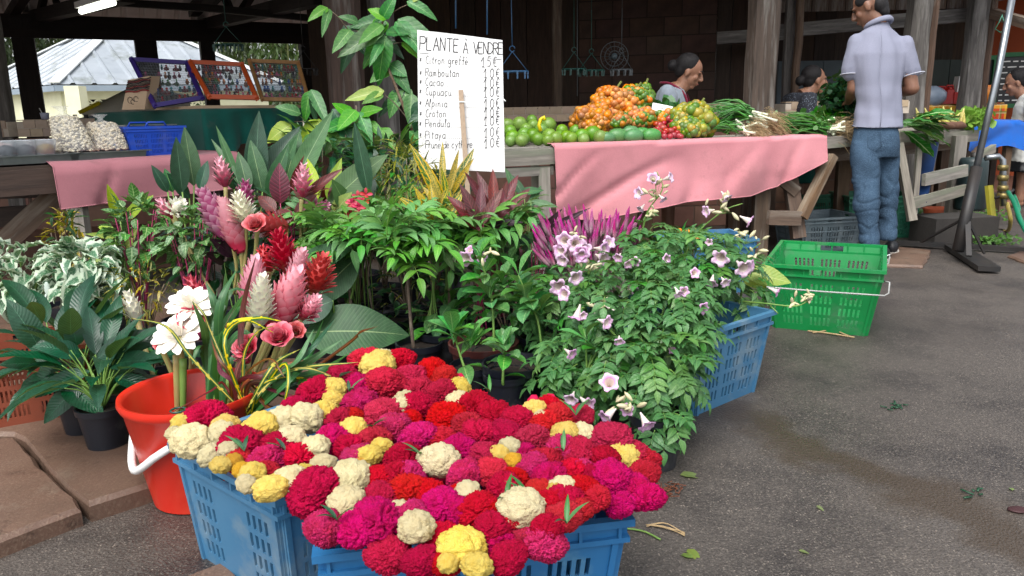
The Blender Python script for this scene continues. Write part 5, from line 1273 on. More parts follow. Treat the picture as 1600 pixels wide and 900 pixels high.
def face_bits(t, T, Rm, s, m_lip):
    b = MB()
    for k in (-1, 1): b.blob(T((k*.031, .0835, .012)), (.013*s, .008*s, .0035*s), 10, 6, None, Rm)
    wpart('eyes', b.mesh('eyes', M('dark_eye', '#1c1512', None, 10, .3)), t)
    b = MB()
    for k in (-1, 1): b.tube([T((k*.015, .094, .034)), T((k*.032, .09, .041)), T((k*.05, .076, .035))], [.0035*s, .004*s, .002*s], 6)
    wpart('eyebrows', b.mesh('eyebrows', m_hair), t)
    b = MB(); b.tube([T((-.024, .086, -.058)), T((0, .1, -.0575)), T((.024, .086, -.058))], [.002*s, .0035*s, .002*s], 6); wpart('lips', b.mesh('lips', m_lip), t)
m_lip = M('lips', '#8f4a42', None, 10, .5)

# the man at the stall: back to the camera, head turned to the left
mz = 4.95
foot = G(1384, 404); s = 1.0
man = thing('person', 'man in pale grey polo shirt and blue jeans with his back turned', 'person', W3(foot, 0)+Vector((-.03, .05, 0)))
mo = man.location.copy()
def mp(px, py, dz=0.0): return P(px, py, mz+dz)-mo
# skin body: head, neck, forearms and hands, torso core and legs inside the clothes
b = MB()
hd = mp(1359, 11, .05)
facedir = Vector((-.75, .62, 0)); T, Rm = head(b, hd, facedir, 1.08, .45)
b.tube([mp(1377, 52, .01), mp(1372, 34, .03), hd+Vector((.03, -.01, -.01))], [.045, .048, .056], 14)
chest = mp(1376, 75)
loft(b, [(mp(1370, 205, .03), .11, .08, None), (mp(1371, 150, .02), .11, .08, None), (mp(1378, 90, .02), .14, .09, None), (mp(1377, 62, .02), .09, .06, None), (mp(1377, 46, .02), .06, .06, None)])
# left arm (picture left): upper arm down, forearm forward
Ls, Le, Lw = mp(1340, 72, .05), mp(1334, 138, .08), mp(1326, 158, .33)
Rs, Re, Rw = mp(1412, 75, .0), mp(1425, 138, .0), mp(1385, 148, .25)
limb(b, [Ls, Ls.lerp(Le, .5), Le], [.055, .05, .042]); limb(b, [Le, Le.lerp(Lw, .5), Lw], [.042, .038, .027])
limb(b, [Rs, Rs.lerp(Re, .5), Re], [.055, .05, .043]); limb(b, [Re, Re.lerp(Rw, .5), Rw], [.045, .04, .028])
hand(b, Lw, Vector((.2, .9, -.15)), Vector((-.5, 0, .85)), 1.0, .7, -1); hand(b, Rw, Vector((-.6, .7, -.1)), Vector((0, -.4, .9)), 1.0, .7, 1)
for x0, x1 in ((1364, 1384), (1398, 1380)): pass
wpart('body', remeshed('body', b, m_skin, .0065, 3), man, Matrix.Translation(mo))
face_bits(man, lambda p: T(p)+mo, Rm, 1.08, m_lip)
b = MB(); 
def TT(p): return T(p)
b.blob(TT((0, -.024, .048)), (.083, .094, .082), 20, 14, lambda v: -.14*max(0, v.y-.6)+.03*noise.noise(v*6), Rm)
for k in (-1, 1): b.blob(TT((k*.058, .0, .045)), (.024, .062, .045), 12, 8, None, Rm)
b.blob(TT((0, -.055, -.015)), (.07, .05, .07), 16, 10, None, Rm); b.blob(TT((0, -.06, -.06)), (.05, .035, .045), 12, 8, None, Rm)
wpart('hair', remeshed('hair', b, m_hair, .006, 4), man, Matrix.Translation(mo))
# shirt
n = NT('grey_polo_fabric'); ob = n.coord('Object'); c_ = n.mix(n.ramp(n.voro(ob, 420), .3, .6), '#777a8c', '#8b8d9e'); c_ = n.mix(n.ramp(n.noise(ob, 5, 3), .3, .7), c_, '#828596'); n.bump(n.noise(ob, 300, 2), .2, .001); m_polo = n.done(c_, .85, spec=.2)
n = NT('blue_denim'); ob = n.coord('Object'); c_ = n.mix(n.ramp(n.noise(ob, 4, 4), .35, .65), '#233446', '#384e64'); c_ = n.mix(n.ramp(n.noise(n.coord('Object', (30, 30, 90)), 4, 3), .45, .75), c_, '#50677c'); n.bump(n.noise(ob, 400, 2), .1, .0005); m_denim = n.done(c_, .85, spec=.2)
b = MB()
w_ = lambda x0, x1: (x1-x0)/2*mz/1200
def R_(x0, x1, y, ry, dz=0): return (mp((x0+x1)/2, y, dz), w_(x0, x1), ry, None)
loft(b, [R_(1329, 1406, 200, .145, .02), R_(1332, 1406, 185, .125, .02), R_(1337, 1406, 160, .12, .02), R_(1338, 1408, 135, .12, .02), R_(1334, 1412, 110, .125, .02), R_(1330, 1418, 85, .125, .02), R_(1336, 1416, 66, .11, .02), R_(1340, 1404, 50, .09, .02), R_(1352, 1393, 41, .075, .02), R_(1356, 1390, 34, .07, .02)], 28)
for S, E, wd in ((Ls, Le, .075), (Rs, Re, .075)):
    d = (E-S); out = Vector((-.02 if S is Ls else .02, 0, 0)); e = S+d*.58+out
    limb(b, [S+Vector((0, 0, .02)), S.lerp(e, .5), e], [.072, .075, .07])
def folds(co, nr):
    f = noise.noise(Vector((co.x*7, co.y*6, co.z*2.2+3)))*.03+noise.noise(Vector((co.x*20, co.y*14, co.z*7)))*.005
    f += .004*math.sin(co.z*26+co.x*14+noise.noise(co*5)*4)*max(0, 1-abs(co.z-.95)*3)
    return co+nr*f
wpart('polo_shirt', remeshed('polo_shirt', b, m_polo, .008, 5, folds), man, Matrix.Translation(mo))
b = MB(); b.tube([mp(1376+2*math.sin(k), 44+k*15.6, -.112-.012*math.sin(k*.31)) for k in range(11)], .0022, 5); wpart('back_seam', b.mesh('back_seam', m_polo), man, Matrix.Translation(mo))
b = MB(); col_c = mp(1373, 35, .02)
for k, (r0, zz) in enumerate(((.066, 0),)): b.tube([col_c+Vector((math.cos(i*2*pi/22)*.074, math.sin(i*2*pi/22)*.07, -.004-.02*math.sin(i*2*pi/22)+.012*math.cos(i*2*pi/22))) for i in range(22)], .015, 8, closed=True)
for v in b.v: v.z = col_c.z+(v.z-col_c.z)*1.15-.4*abs((v-col_c).xy.length-.07)
m_polow = fabric('white_trim', '#b8bac6', '#aeb1be'); wpart('collar', b.mesh('collar', m_polo), man, Matrix.Translation(mo))
b = MB()
for S, E in ((Ls, Le), (Rs, Re)):
    d = (E-S); out = Vector((-.02 if S is Ls else .02, 0, 0)); e = S+d*.58+out+d*.1; dd = d.normalized(); x = dd.cross(Vector((0, 1, 0))).normalized(); y = dd.cross(x)
    b.tube([e+x*math.cos(i*.35)*.071+y*math.sin(i*.35)*.071 for i in range(18)], .004, 5, closed=True)
wpart('sleeve_trim', b.mesh('sleeve_trim', m_polow), man, Matrix.Translation(mo))
# jeans
b = MB()
loft(b, [R_(1337, 1401, 190, .11, .02), R_(1333, 1403, 206, .125, .02), R_(1330, 1404, 228, .135, .02), R_(1331, 1403, 245, .12, .02)], 24)
def leg_(rs): loft(b, [R_(x0, x1, y, r_, dz) for x0, x1, y, r_, dz in rs], 18)
leg_([(1331, 1374, 222, .1, .01), (1331, 1374, 255, .105, .0), (1333, 1372, 290, .09, -.01), (1336, 1371, 325, .082, -.01), (1341, 1371, 355, .08, -.01), (1346, 1373, 380, .075, -.01), (1352, 1375, 386, .066, -.01)])
leg_([(1364, 1404, 222, .1, .04), (1366, 1403, 255, .1, .05), (1369, 1402, 290, .09, .06), (1371, 1401, 325, .085, .07), (1371, 1399, 350, .08, .06), (1370, 1397, 370, .078, .05), (1370, 1396, 374, .068, .05)])
def jf_(co, nr):
    zz = co.z; low = max(0, 1-zz*1.6); kn = max(0, 1-abs(zz-.45)*5)
    f = noise.noise(Vector((co.x*9+zz*4, co.y*8, zz*7)))*.012+noise.noise(Vector((co.x*8+zz*4, co.y*8, zz*16)))*.01*(.2+low+kn*.5)-.007*max(0, 1-abs(noise.noise(Vector((co.x*6+zz*5, co.y*5, zz*9-co.x*8))))*7)*(.25+low+kn*.6)
    return co+nr*f
wpart('jeans', remeshed('jeans', b, m_denim, .008, 4, jf_), man, Matrix.Translation(mo))
b = MB(); q0 = [mp(x, y, -.115) for x, y in ((1356, 208), (1376, 206), (1377, 228), (1366, 236), (1356, 230))]
b.tube(q0, .0025, 5, closed=True); wpart('pocket_stitching', b.mesh('pocket_stitching', m_denim), man, Matrix.Translation(mo))
m_shoe = M('black_shoe', '#15171c', '#1e2026', 10, .5); m_sole = M('white_sole', '#c9c4bc', '#b0aaa0', 10, .6)
for (hx, hy, tx, ty) in ((1378, 410, 1384, 398), (1392, 399, 1394, 386)):
    h_ = G(hx, hy)-mo; h_.z = 0; t_ = h_+Vector((.14, .16, 0)) if hx == 1368 else h_+Vector((.1, .2, 0)); d = (t_-h_).normalized(); x = Vector((-d.y, d.x, 0))
    Rr = Matrix((x, d, Vector((0, 0, 1)))).transposed()
    bb = MB(); bb.blob(h_+d*.03+Vector((0, 0, .05)), (.042, .06, .05), 14, 9, None, Rr); bb.blob(h_+d*.13+Vector((0, 0, .04)), (.046, .11, .042), 16, 9, None, Rr); wpart('shoe', remeshed('shoe', bb, m_shoe, .006, 3), man, Matrix.Translation(mo))
    bb = MB(); ring = [(math.cos(a)*.048, math.sin(a)*(.15 if math.sin(a) > 0 else .09)+.06, 0) for a in [i*2*pi/22 for i in range(22)]]
    bb.prism([Rr @ Vector(p_)+h_+Vector((0, 0, .024)) for p_ in ring], .022); wpart('sole', bb.mesh('sole', m_sole, False), man, Matrix.Translation(mo))

# the woman behind the fruit, looking down to the right
def woman(label, hx, hy, z, fdir, tilt, m_top, bun=True, apron=None, s=1.0, shoulder_y=60, arm=False, wl=1.0, skirt=None, lean=0):
    hc = P(hx, hy, z); o = W3(hc, 0); t = thing('person', label, 'person', o); L = hc-o
    b = MB(); T, Rm = head(b, L, fdir, s, tilt)
    f = Vector(fdir).normalized(); sx = f.cross(Vector((0, 0, 1)))
    nb_ = L+Vector((0, 0, -.13))-f*.11; b.tube([L+Vector((0, 0, -.03))-f*.02, L+Vector((0, 0, -.1))-f*.05, nb_], [.056, .058, .07], 12)
    Rz = Matrix((sx, f, Vector((0, 0, 1)))).transposed()
    sh = L+Vector((0, 0, -.15))-f*.13
    base_z = -L.z+.02
    loft(b, [(sh+Vector((0, 0, .04)), .06, .06, Rz), (sh, .15, .09, Rz), (sh+Vector((0, 0, -.2)), .14, .1, Rz), (sh+Vector((0, 0, -.45)), .13, .1, Rz)])
    ends = []
    for k in (-1, 1):
        S = sh+sx*k*.17*wl+Vector((0, 0, -.03)); E = S+Vector((0, 0, -.24))+sx*k*.04-f*.02; W_ = E+f*.22+Vector((0, 0, .0))-sx*k*.06
        limb(b, [S, S.lerp(E, .5), E], [.05, .046, .04]); limb(b, [E, E.lerp(W_, .5), W_], [.04, .034, .024]); hand(b, W_, (f-sx*k*.3+Vector((0, 0, -.2))), Vector((0, 0, 1)), .92, .7, k); ends.append((S, E))
    # legs to the floor
    for k in (-1, 1): limb(b, [sh+sx*k*.08+Vector((0, 0, -.5)), Vector((sh.x, sh.y, 0))*1+sx*k*.08+Vector((0, 0, .45)), Vector((sh.x, sh.y, 0))+sx*k*.09+Vector((0, 0, .08))], [.08, .055, .04])
    for k in (-1, 1): b.blob(Vector((sh.x, sh.y, .04))+sx*k*.09+f*.06, (.04, .11, .04), 10, 7, None, Rz)
    wpart('body', remeshed('body', b, m_skin2, .007, 3), t, Matrix.Translation(o))
    face_bits(t, lambda p: T(p)+o, Rm, s, m_lip)
    b = MB(); b.blob(T((0, -.03, .045)), (.086*s, .096*s, .09*s), 20, 14, lambda v: -.19*max(0, v.y-.45)+.03*noise.noise(v*6), Rm); b.blob(T((0, -.06, .0)), (.075*s, .05*s, .07*s), 14, 10, None, Rm)
    if bun: b.blob(T((0, -.135, .0)), (.045*s, .04*s, .045*s), 14, 10, lambda v: .08*noise.noise(v*4), Rm)
    wpart('hair', remeshed('hair', b, m_hair, .0065, 4), t, Matrix.Translation(o))
    b = MB()
    loft(b, [(sh+Vector((0, 0, .055)), .075, .07, Rz), (sh+Vector((0, 0, .02)), .16*wl, .1, Rz), (sh+Vector((0, 0, -.06)), .19*wl, .125, Rz), (sh+Vector((0, 0, -.2)), .18*wl, .14, Rz), (sh+Vector((0, 0, -.38)), .175*wl, .14, Rz), (sh+Vector((0, 0, -.58)), .19*wl, .15, Rz)], 24)
    for S, E in ends: limb(b, [S+Vector((0, 0, .015)), S.lerp(E, .4), S.lerp(E, .8)], [.07, .072, .07])
    def fo(co, nr): return co+nr*(noise.noise(co*9)*.012+noise.noise(co*24)*.004)
    wpart('top', remeshed('top', b, m_top, .009, 4, fo), t, Matrix.Translation(o))
    b = MB(); bz = sh.z-.56
    loft(b, [(Vector((sh.x, sh.y, sh.z-.5)), .17*wl, .14, Rz), (Vector((sh.x, sh.y, sh.z-.62)), .2*wl, .16, Rz), (Vector((sh.x, sh.y, .35)), .22*wl, .18, Rz)], 20)
    wpart('skirt', remeshed('skirt', b, skirt or m_dgreen, .012, 2, fo), t, Matrix.Translation(o))
    if apron:
        b = MB()
        def af(u, v):
            x = (u-.5)*.2*(1+v*.6); zz = sh.z-.1-v*.42; p = Vector((sh.x, sh.y, zz))+sx*x+f*(.148-.9*x*x+.01*noise.noise(Vector((u*3, v*3, 0)))); return p
        b.grid(af, 10, 10); wpart('apron', b.mesh('apron', apron), t, Matrix.Translation(o))
        b = MB()
        for k in (-1, 1): b.tube(bez([af(.5+.5*k, 0), sh+sx*k*.1+f*.1+Vector((0, 0, -.0)), sh+sx*k*.075+Vector((0, 0, .07)), sh+sx*k*.03-f*.08+Vector((0, 0, .08))], 12), .009, 6)
        wpart('apron_strap', b.mesh('apron_strap', apron), t, Matrix.Translation(o))
    return t
m_gtop = fabric('light_grey_top', '#8f9aa6', '#838e9a'); m_apron = fabric('burgundy_apron', '#7d1838', '#6f1430')
n = NT('dark_flowered_fabric'); ob = n.coord('Object'); c_ = n.mix(n.ramp(n.voro(ob, 70), .28, .18), '#20242e', '#7d8796'); m_flow = n.done(c_, .85)
woman('older woman in light grey top and burgundy apron behind the orange fruit', 1077, 113, 5.75, (.95, -.3, 0), .42, m_gtop, True, m_apron, 1.0, wl=1.3)
woman('dark haired woman in a dark flowered top behind the leafy greens', 1273, 126, 6.6, (.98, .1, 0), .0, m_flow, True, None, .98)
woman('woman in white top and black skirt cut by the right edge', 1588, 130, 7.3, (-.9, .45, 0), .3, fabric('white_top', '#d6d8d4', '#c8cac6'), False, None, 1.0, wl=1.35, skirt=m_black)
# ---------------- plants ----------------
def ground(px, z, py=430): p = P(px, py, z); return W3(p, 0)
m_soil = M('potting_soil', '#2a1f18', '#1c1510', 30, .95, .6, 80, .006)
m_potb = plastic('black_pot_plastic', '#171b26', '#10141c', jit=.1); m_potr = plastic('brown_pot_plastic', '#5c3028', '#4d2822', jit=.1)
def pot(t, c, r, h, m, z0=0.0, name='pot'):
    """pot standing at world point c"""
    b = MB(); b.lathe([(0, z0), (r*.74, z0), (r*.93, z0+h*.84), (r*1.0, z0+h*.85), (r*1.02, z0+h), (r*.95, z0+h), (r*.9, z0+h*.85)], 24); o = W3(c, 0)
    wpart(name, smooth_by_angle(b.mesh(name, m)), t, Matrix.Translation(o))
    b = MB(); n_ = 20; b.v.append(Vector((0, 0, z0+h*.88)))
    for k in range(n_): a = 2*pi*k/n_; b.v.append(Vector((math.cos(a)*r*.93, math.sin(a)*r*.93, z0+h*.86+R.uniform(-.004, .004))))
    for k in range(n_): b.face((0, 1+k, 1+(k+1) % n_))
    wpart('soil', b.mesh('soil', m_soil), t, Matrix.Translation(o))
def stemtube(t, pts, rad, m, name='stem', n=6):
    b = MB(); b.tube(bez(pts, max(6, len(pts)*4)), [rad*(1-.5*i/(max(6, len(pts)*4)-1)) for i in range(max(6, len(pts)*4))], n); return wpart(name, b.mesh(name, m), t)
def lf(t, me, L0, W0, base, tip, wpx=None, z=None, up=None, name='leaf', roll=0, wm=None):
    """leaf from world point base to tip, width wpx pixels (or wm metres)"""
    d = tip-base; L = d.length; wid = wm or wpx*((base-CAM).length)/1200
    view = (CAM-base).normalized(); up = up or (view+Vector((0, 0, .6))).normalized()
    return wpart(name, me, t, MD(base, d, up, s=(wid/W0, L/L0, L/L0), roll=roll))
# leaf materials
lm_ramb = leafmat('rambutan_leaf', '#639c4a', '#4a873e', vein='#8fbf66', veinw=.05, side=9, jit=.22, hue=.02)
lm_cit = leafmat('citrus_leaf', '#56984c', '#3d803e', vein='#9fc878', veinw=.05, side=7, jit=.28, hue=.025, rough=.3)
lm_pod = leafmat('vine_leaf', '#5a8c48', '#40763a', vein='#7fae58', veinw=.05, side=5, jit=.3, hue=.02)
lm_big = leafmat('ginger_leaf', '#22552e', '#2e6636', vein='#8fb06c', veinw=.03, side=26, sidecol=None, jit=.15, hue=.01, rough=.5)
lm_bigd = leafmat('dark_ginger_leaf', '#163f2c', '#1e4d36', vein='#5f8f6c', veinw=.03, side=26, jit=.15, rough=.45)
lm_gry = leafmat('grey_green_leaf', '#527f52', '#466f48', vein='#8fb080', veinw=.035, side=24, jit=.06, rough=.45)
lm_oliv = leafmat('olive_leaf_back', '#456c34', '#3e632f', vein='#8fae66', veinw=.03, side=24, jit=.05, rough=.5)
lm_yg = leafmat('yellow_green_leaf', '#8fae3c', '#a5b848', vein='#c8d07a', veinw=.05, side=12, jit=.12, trans=.35)
lm_brt = leafmat('bright_sapling_leaf', '#63a332', '#4f9430', vein='#a3cc6c', veinw=.04, side=9, jit=.2, trans=.35)
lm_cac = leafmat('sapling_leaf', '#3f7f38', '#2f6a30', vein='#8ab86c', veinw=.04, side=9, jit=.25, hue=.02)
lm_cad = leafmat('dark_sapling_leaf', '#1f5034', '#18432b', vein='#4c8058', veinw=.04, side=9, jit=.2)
lm_red = leafmat('dark_red_leaf', '#4a1620', '#5c1c26', vein='#8a2f3c', veinw=.05, side=11, sidecol='#8c3440', jit=.2, trans=.15, hue=.02)
lm_purp = leafmat('purple_black_leaf', '#2c1826', '#3c2030', vein='#5c3346', veinw=.05, jit=.2, trans=.1)
lm_crot = leafmat('yellow_croton_leaf', '#2c5a2a', '#3d6a2c', vein='#e0b828', veinw=.14, side=9, sidecol='#d8b82c', edge='#c8a82c', edgew=.2, jit=.12, speck=('#d8c23c', 60, .62))
lm_crot2 = leafmat('gold_croton_leaf', '#c8a828', '#b89c2c', vein='#3d6a2c', veinw=.08, speck=('#3f5f28', 50, .55), jit=.15)
lm_dust = leafmat('gold_dust_leaf', '#24492a', '#1c3c22', speck=('#c8bc3a', 50, .55), jit=.25, vein='#6f8a3c', veinw=.06)
lm_poth = leafmat('variegated_pothos_leaf', '#4f7f5c', '#3c6c4c', edge='#c8d8c0', edgew=.42, blotch=('#b4c8ae', 22, .6), jit=.12, rough=.4)
lm_lily = leafmat('peace_lily_leaf', '#1d5238', '#15452e', vein='#3f7a58', veinw=.03, side=16, jit=.2, rough=.3)
lm_ire = leafmat('veined_small_leaf', '#3f7038', '#4f8044', vein='#a8c488', veinw=.1, side=5, sidecol='#a8c488', jit=.2)
lm_cord = leafmat('strap_leaf_green', '#3f7a3c', '#2f6a34', jit=.25, hue=.02, vein='#6a9a58', veinw=.06)
lm_strip = leafmat('striped_croton_strap', '#39692c', '#2c5a26', vein='#d8c43a', veinw=.4, jit=.1, speck=('#d8c43a', 40, .6))
lm_rst = leafmat('red_strap_leaf', '#6a2420', '#4f3a24', vein='#9a4a30', veinw=.2, jit=.25, hue=.03)
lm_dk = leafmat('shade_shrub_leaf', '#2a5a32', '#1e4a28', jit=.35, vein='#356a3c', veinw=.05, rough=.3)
lm_mix = leafmat('mottled_croton_leaf', '#2a3f26', '#4a2a22', vein='#b04a2c', veinw=.08, blotch=('#a8582a', 30, .58), jit=.3, hue=.04)
lm_pdk = leafmat('silver_striped_leaf', '#1c3430', '#24403a', side=7, sidecol='#7f9a90', vein='#5f807a', jit=.2)
m_bark = wood('sapling_bark', '#6b5a48', '#4a3d30', '#8a7d6a', 2); m_gstem = M('green_stem', '#7a9a4a', '#5f8a3c', 20, .5, .1); m_pstem = M('pink_stem', '#b03a6a', '#9a2f5a', 20, .45, .1)
# leaf meshes (length 1, real width ratio)
BR = blade
g_big = lambda m, a=.25: BR('leaf', 1, .22, m, .18, a, .06, 14, 'lance', nw=2)
big = {k: [g_big(m, a) for a in (.15, .5)] for k, m in (('g', lm_big), ('d', lm_bigd), ('s', lm_gry), ('o', lm_oliv), ('y', lm_yg), ('r', lm_red), ('c', lm_crot), ('c2', lm_crot2), ('p', lm_purp))}
ovb = {k: [BR('leaf', 1, .42, m, .12, a, .12, 9, 'ovate') for a in (.2, .7)] for k, m in (('b', lm_brt), ('g', lm_cac), ('d', lm_cad), ('y', lm_yg))}

# tall sapling tied against the posts
zt = 4.25
t = thing('tall_sapling', 'tall large leaved sapling climbing in front of the big wooden post', 'sapling', ground(655, zt))
pot(t, ground(655, zt), .13, .2, m_potb)
stemtube(t, [W3(P(655, 300, zt), .15), P(657, 238, zt), P(638, 186, zt), P(617, 132, zt), P(600, 90, zt), P(592, 60, zt), P(598, 34, zt)], .011, m_bark)
for a, c in (((592, 60), (545, 48)), ((545, 48), (510, 12)), ((600, 80), (628, 66)), ((640, 190), (596, 144)), ((648, 236), (612, 205)), ((598, 34), (640, 6))): stemtube(t, [P(*a, zt), P((a[0]+c[0])/2, (a[1]+c[1])/2-4, zt-.03), P(*c, zt-.02)], .004, m_bark, 'twig')
for k, bx_, by, tx, ty, w_ in (('g', 622, 30, 690, 70, 28), ('g', 618, 34, 666, 78, 25), ('g', 600, 42, 526, 86, 30), ('b', 598, 38, 560, 66, 20), ('g', 603, 56, 588, 132, 30), ('g', 548, 46, 519, 80, 20), ('b', 512, 12, 482, 24, 15), ('g', 515, 14, 503, 54, 13), ('g', 597, 68, 578, 92, 14), ('b', 628, 66, 660, 88, 13), ('g', 636, 2, 684, 22, 17), ('y', 640, 0, 662, -18, 17), ('g', 643, 146, 640, 196, 22), ('y', 600, 142, 538, 154, 22), ('b', 598, 146, 566, 160, 17),
                       ('g', 560, 36, 530, 20, 14), ('g', 603, 50, 640, 50, 18), ('b', 605, 30, 575, 8, 18), ('g', 598, 30, 615, -10, 20)):
    a, c = P(bx_, by, zt-.04), P(tx, ty, zt-.04-R.uniform(.02, .14)); lf(t, R.choice(ovb[k]), 1, .42, a, c, w_)
for i in range(16):
    x, y = R.choice([(600, 50), (560, 52), (612, 100), (625, 140), (595, 30), (540, 40)]); a = P(x+R.uniform(-10, 10), y, zt+.03); lf(t, R.choice(ovb[R.choice('gbgd')]), 1, .42, a, P(x+R.uniform(-50, 50), y+R.uniform(10, 60), zt), R.uniform(16, 26))
t = thing('broadleaf_sapling', 'bright green broad leaved sapling in front of the round brown post', 'sapling', ground(560, 4.0)); pot(t, ground(560, 4.0), .12, .2, m_potb)
stemtube(t, [W3(P(560, 330, 4.0), .15), P(562, 280, 4.0), P(560, 200, 4.0), P(556, 165, 4.0)], .009, m_bark)
for k, bx_, by, tx, ty, w_ in (('b', 572, 184, 555, 250, 28), ('b', 556, 172, 528, 200, 24), ('b', 594, 200, 617, 232, 24), ('b', 552, 182, 520, 160, 20), ('g', 560, 175, 580, 215, 22), ('b', 562, 178, 596, 168, 20), ('y', 500, 186, 468, 252, 34), ('b', 506, 200, 480, 245, 26), ('g', 486, 140, 513, 194, 19), ('g', 484, 142, 474, 190, 18), ('b', 530, 205, 508, 240, 22), ('g', 560, 215, 536, 262, 24), ('d', 566, 220, 590, 262, 28), ('g', 545, 190, 500, 205, 22), ('d', 548, 225, 512, 275, 28), ('y', 455, 195, 412, 218, 26), ('g', 470, 178, 432, 160, 18), ('d', 520, 170, 560, 240, 26), ('b', 575, 190, 600, 214, 16)):
    a, c = P(bx_, by, 3.98), P(tx, ty, 3.98-R.uniform(.02, .12)); lf(t, R.choice(ovb[k]), 1, .42, a, c, w_)
for a, c in (((560, 200), (505, 190)), ((505, 190), (486, 142)), ((505, 190), (460, 190)), ((562, 220), (594, 200))): stemtube(t, [P(*a, 4.0), P(*c, 4.0)], .004, m_bark, 'twig')
t = thing('broadleaf_sapling', 'dark green large leaved sapling partly hidden behind the white sign', 'sapling', ground(690, 4.1)); pot(t, ground(690, 4.1), .12, .2, m_potb)
stemtube(t, [W3(P(690, 330, 4.1), .15), P(692, 240, 4.1), P(686, 150, 4.1)], .009, m_bark)
for k, bx_, by, tx, ty, w_ in (('g', 680, 152, 685, 214, 32), ('d', 660, 156, 652, 214, 30), ('g', 692, 152, 712, 200, 28), ('g', 668, 150, 676, 205, 24), ('d', 696, 228, 670, 306, 46), ('s_', 692, 232, 652, 262, 13), ('d', 690, 215, 640, 268, 36), ('d', 700, 175, 670, 240, 34), ('d', 655, 215, 620, 260, 30), ('g', 655, 225, 690, 265, 24), ('d', 705, 260, 735, 300, 36), ('g', 640, 205, 668, 232, 20), ('d', 640, 230, 600, 285, 34), ('d', 686, 165, 640, 180, 26)):
    a, c = P(bx_, by, 4.06), P(tx, ty, 4.02-R.uniform(.02, .1)); lf(t, R.choice(ovb.get(k, ovb['g'])), 1, .42, a, c, w_)

# ginger / heliconia clumps given leaf by leaf
def leafplant(label, cx, z, rows, name='ginger_plant', cat='plant', potr=.12, basey=None, stem=m_gstem, m_pot=None, poth=.18, srad=.006):
    g = ground(cx, z); t = thing(name, label, cat, g); pot(t, g, potr, poth, m_pot or m_potb)
    for k, bx_, by, tx, ty, w_ in rows:
        dz = R.uniform(-.06, .06); a, c = P(bx_, by, z+dz), P(tx, ty, z+dz-R.uniform(-.02, .1)); fam = big.get(k) or ovb.get(k)
        stemtube(t, [g+Vector((R.uniform(-.04, .04), R.uniform(-.04, .04), poth*.85)), (g+a)/2+Vector((0, .0, .04)), a+(c-a).normalized()*.0], srad, stem)
        lf(t, R.choice(fam), 1, .22 if k in big else .42, a, c, w_)
    return t
leafplant('ginger plant with large dark and grey green upright leaves, left of centre', 435, 3.45, [('d', 402, 298, 463, 188, 33), ('s', 451, 304, 518, 170, 33), ('g', 446, 286, 466, 200, 32), ('s', 430, 300, 462, 212, 24), ('g', 420, 310, 445, 225, 24)])
leafplant('ginger plant with two broad olive leaves beside the fine leaved croton', 540, 3.3, [('o', 513, 322, 597, 232, 44), ('d', 576, 304, 554, 190, 24), ('d', 560, 330, 585, 262, 30), ('y', 496, 312, 480, 240, 19), ('y', 512, 312, 533, 246, 20), ('y', 520, 335, 548, 300, 24), ('o', 545, 330, 520, 280, 26)])
leafplant('ginger plant with narrow dark green blades at the left of the pink flowers', 292, 3.2, [('d', 285, 300, 275, 214, 25), ('g', 303, 290, 288, 197, 27), ('d', 312, 296, 323, 248, 17), ('d', 262, 300, 240, 258, 16), ('d', 296, 310, 262, 270, 18), ('g', 270, 300, 258, 262, 16)])
leafplant('ginger plant with tall waxy leaf rising above the left pink flowers', 385, 3.35, [('d', 398, 300, 404, 172, 34), ('g', 388, 300, 372, 232, 22), ('d', 378, 296, 360, 245, 18), ('g', 410, 300, 392, 215, 26), ('s', 372, 285, 338, 195, 12), ('s', 376, 290, 330, 214, 12), ('d', 366, 296, 352, 255, 15)])
leafplant('very broad dark banana like leaf spreading behind the red bucket bouquet', 520, 2.95, [('g', 478, 520, 636, 506, 88), ('g', 560, 400, 470, 478, 62), ('d', 520, 470, 440, 500, 50), ('g', 470, 420, 540, 380, 44)], potr=.11)
leafplant('red leaved cordyline standing among the green ginger leaves', 450, 3.1, [('r', 438, 318, 436, 254, 30), ('r', 453, 302, 473, 244, 11), ('r', 472, 314, 528, 258, 16), ('r', 430, 330, 402, 300, 22), ('r', 455, 330, 425, 350, 26), ('r', 440, 345, 400, 335, 24), ('r', 460, 335, 492, 300, 16), ('r', 450, 350, 470, 400, 22), ('r', 425, 352, 392, 372, 22), ('p', 430, 380, 470, 365, 20)], stem=m_pstem, srad=.004)
leafplant('croton with long yellow veined leaves in front of the white sign', 700, 3.15, [('c', 697, 330, 643, 216, 20), ('c2', 692, 310, 691, 212, 11), ('c', 700, 325, 737, 226, 21), ('c2', 702, 300, 716, 234, 10), ('c2', 706, 305, 735, 246, 10), ('c2', 690, 330, 660, 285, 12), ('c', 704, 335, 690, 260, 13), ('c2', 690, 322, 672, 262, 10), ('c2', 700, 336, 684, 300, 12), ('c', 694, 338, 655, 310, 14), ('c2', 705, 338, 730, 320, 12), ('c', 700, 340, 722, 300, 16)], name='croton', srad=.003, potr=.09)
leafplant('dark red bromeliad like cordyline right of the yellow croton', 775, 3.2, [('r', 768, 335, 728, 268, 15), ('r', 770, 335, 746, 262, 17), ('r', 772, 330, 770, 262, 17), ('r', 780, 335, 808, 268, 19), ('r', 786, 338, 828, 292, 20), ('r', 788, 345, 836, 322, 20), ('r', 762, 345, 718, 330, 18), ('r', 770, 345, 742, 350, 18), ('p', 780, 345, 800, 300, 18), ('r', 765, 340, 728, 300, 16), ('r', 775, 340, 792, 282, 17), ('p', 790, 350, 812, 372, 18), ('r', 760, 350, 748, 300, 20), ('r', 778, 352, 826, 345, 18)], name='cordyline', stem=m_pstem, srad=.003, potr=.09)
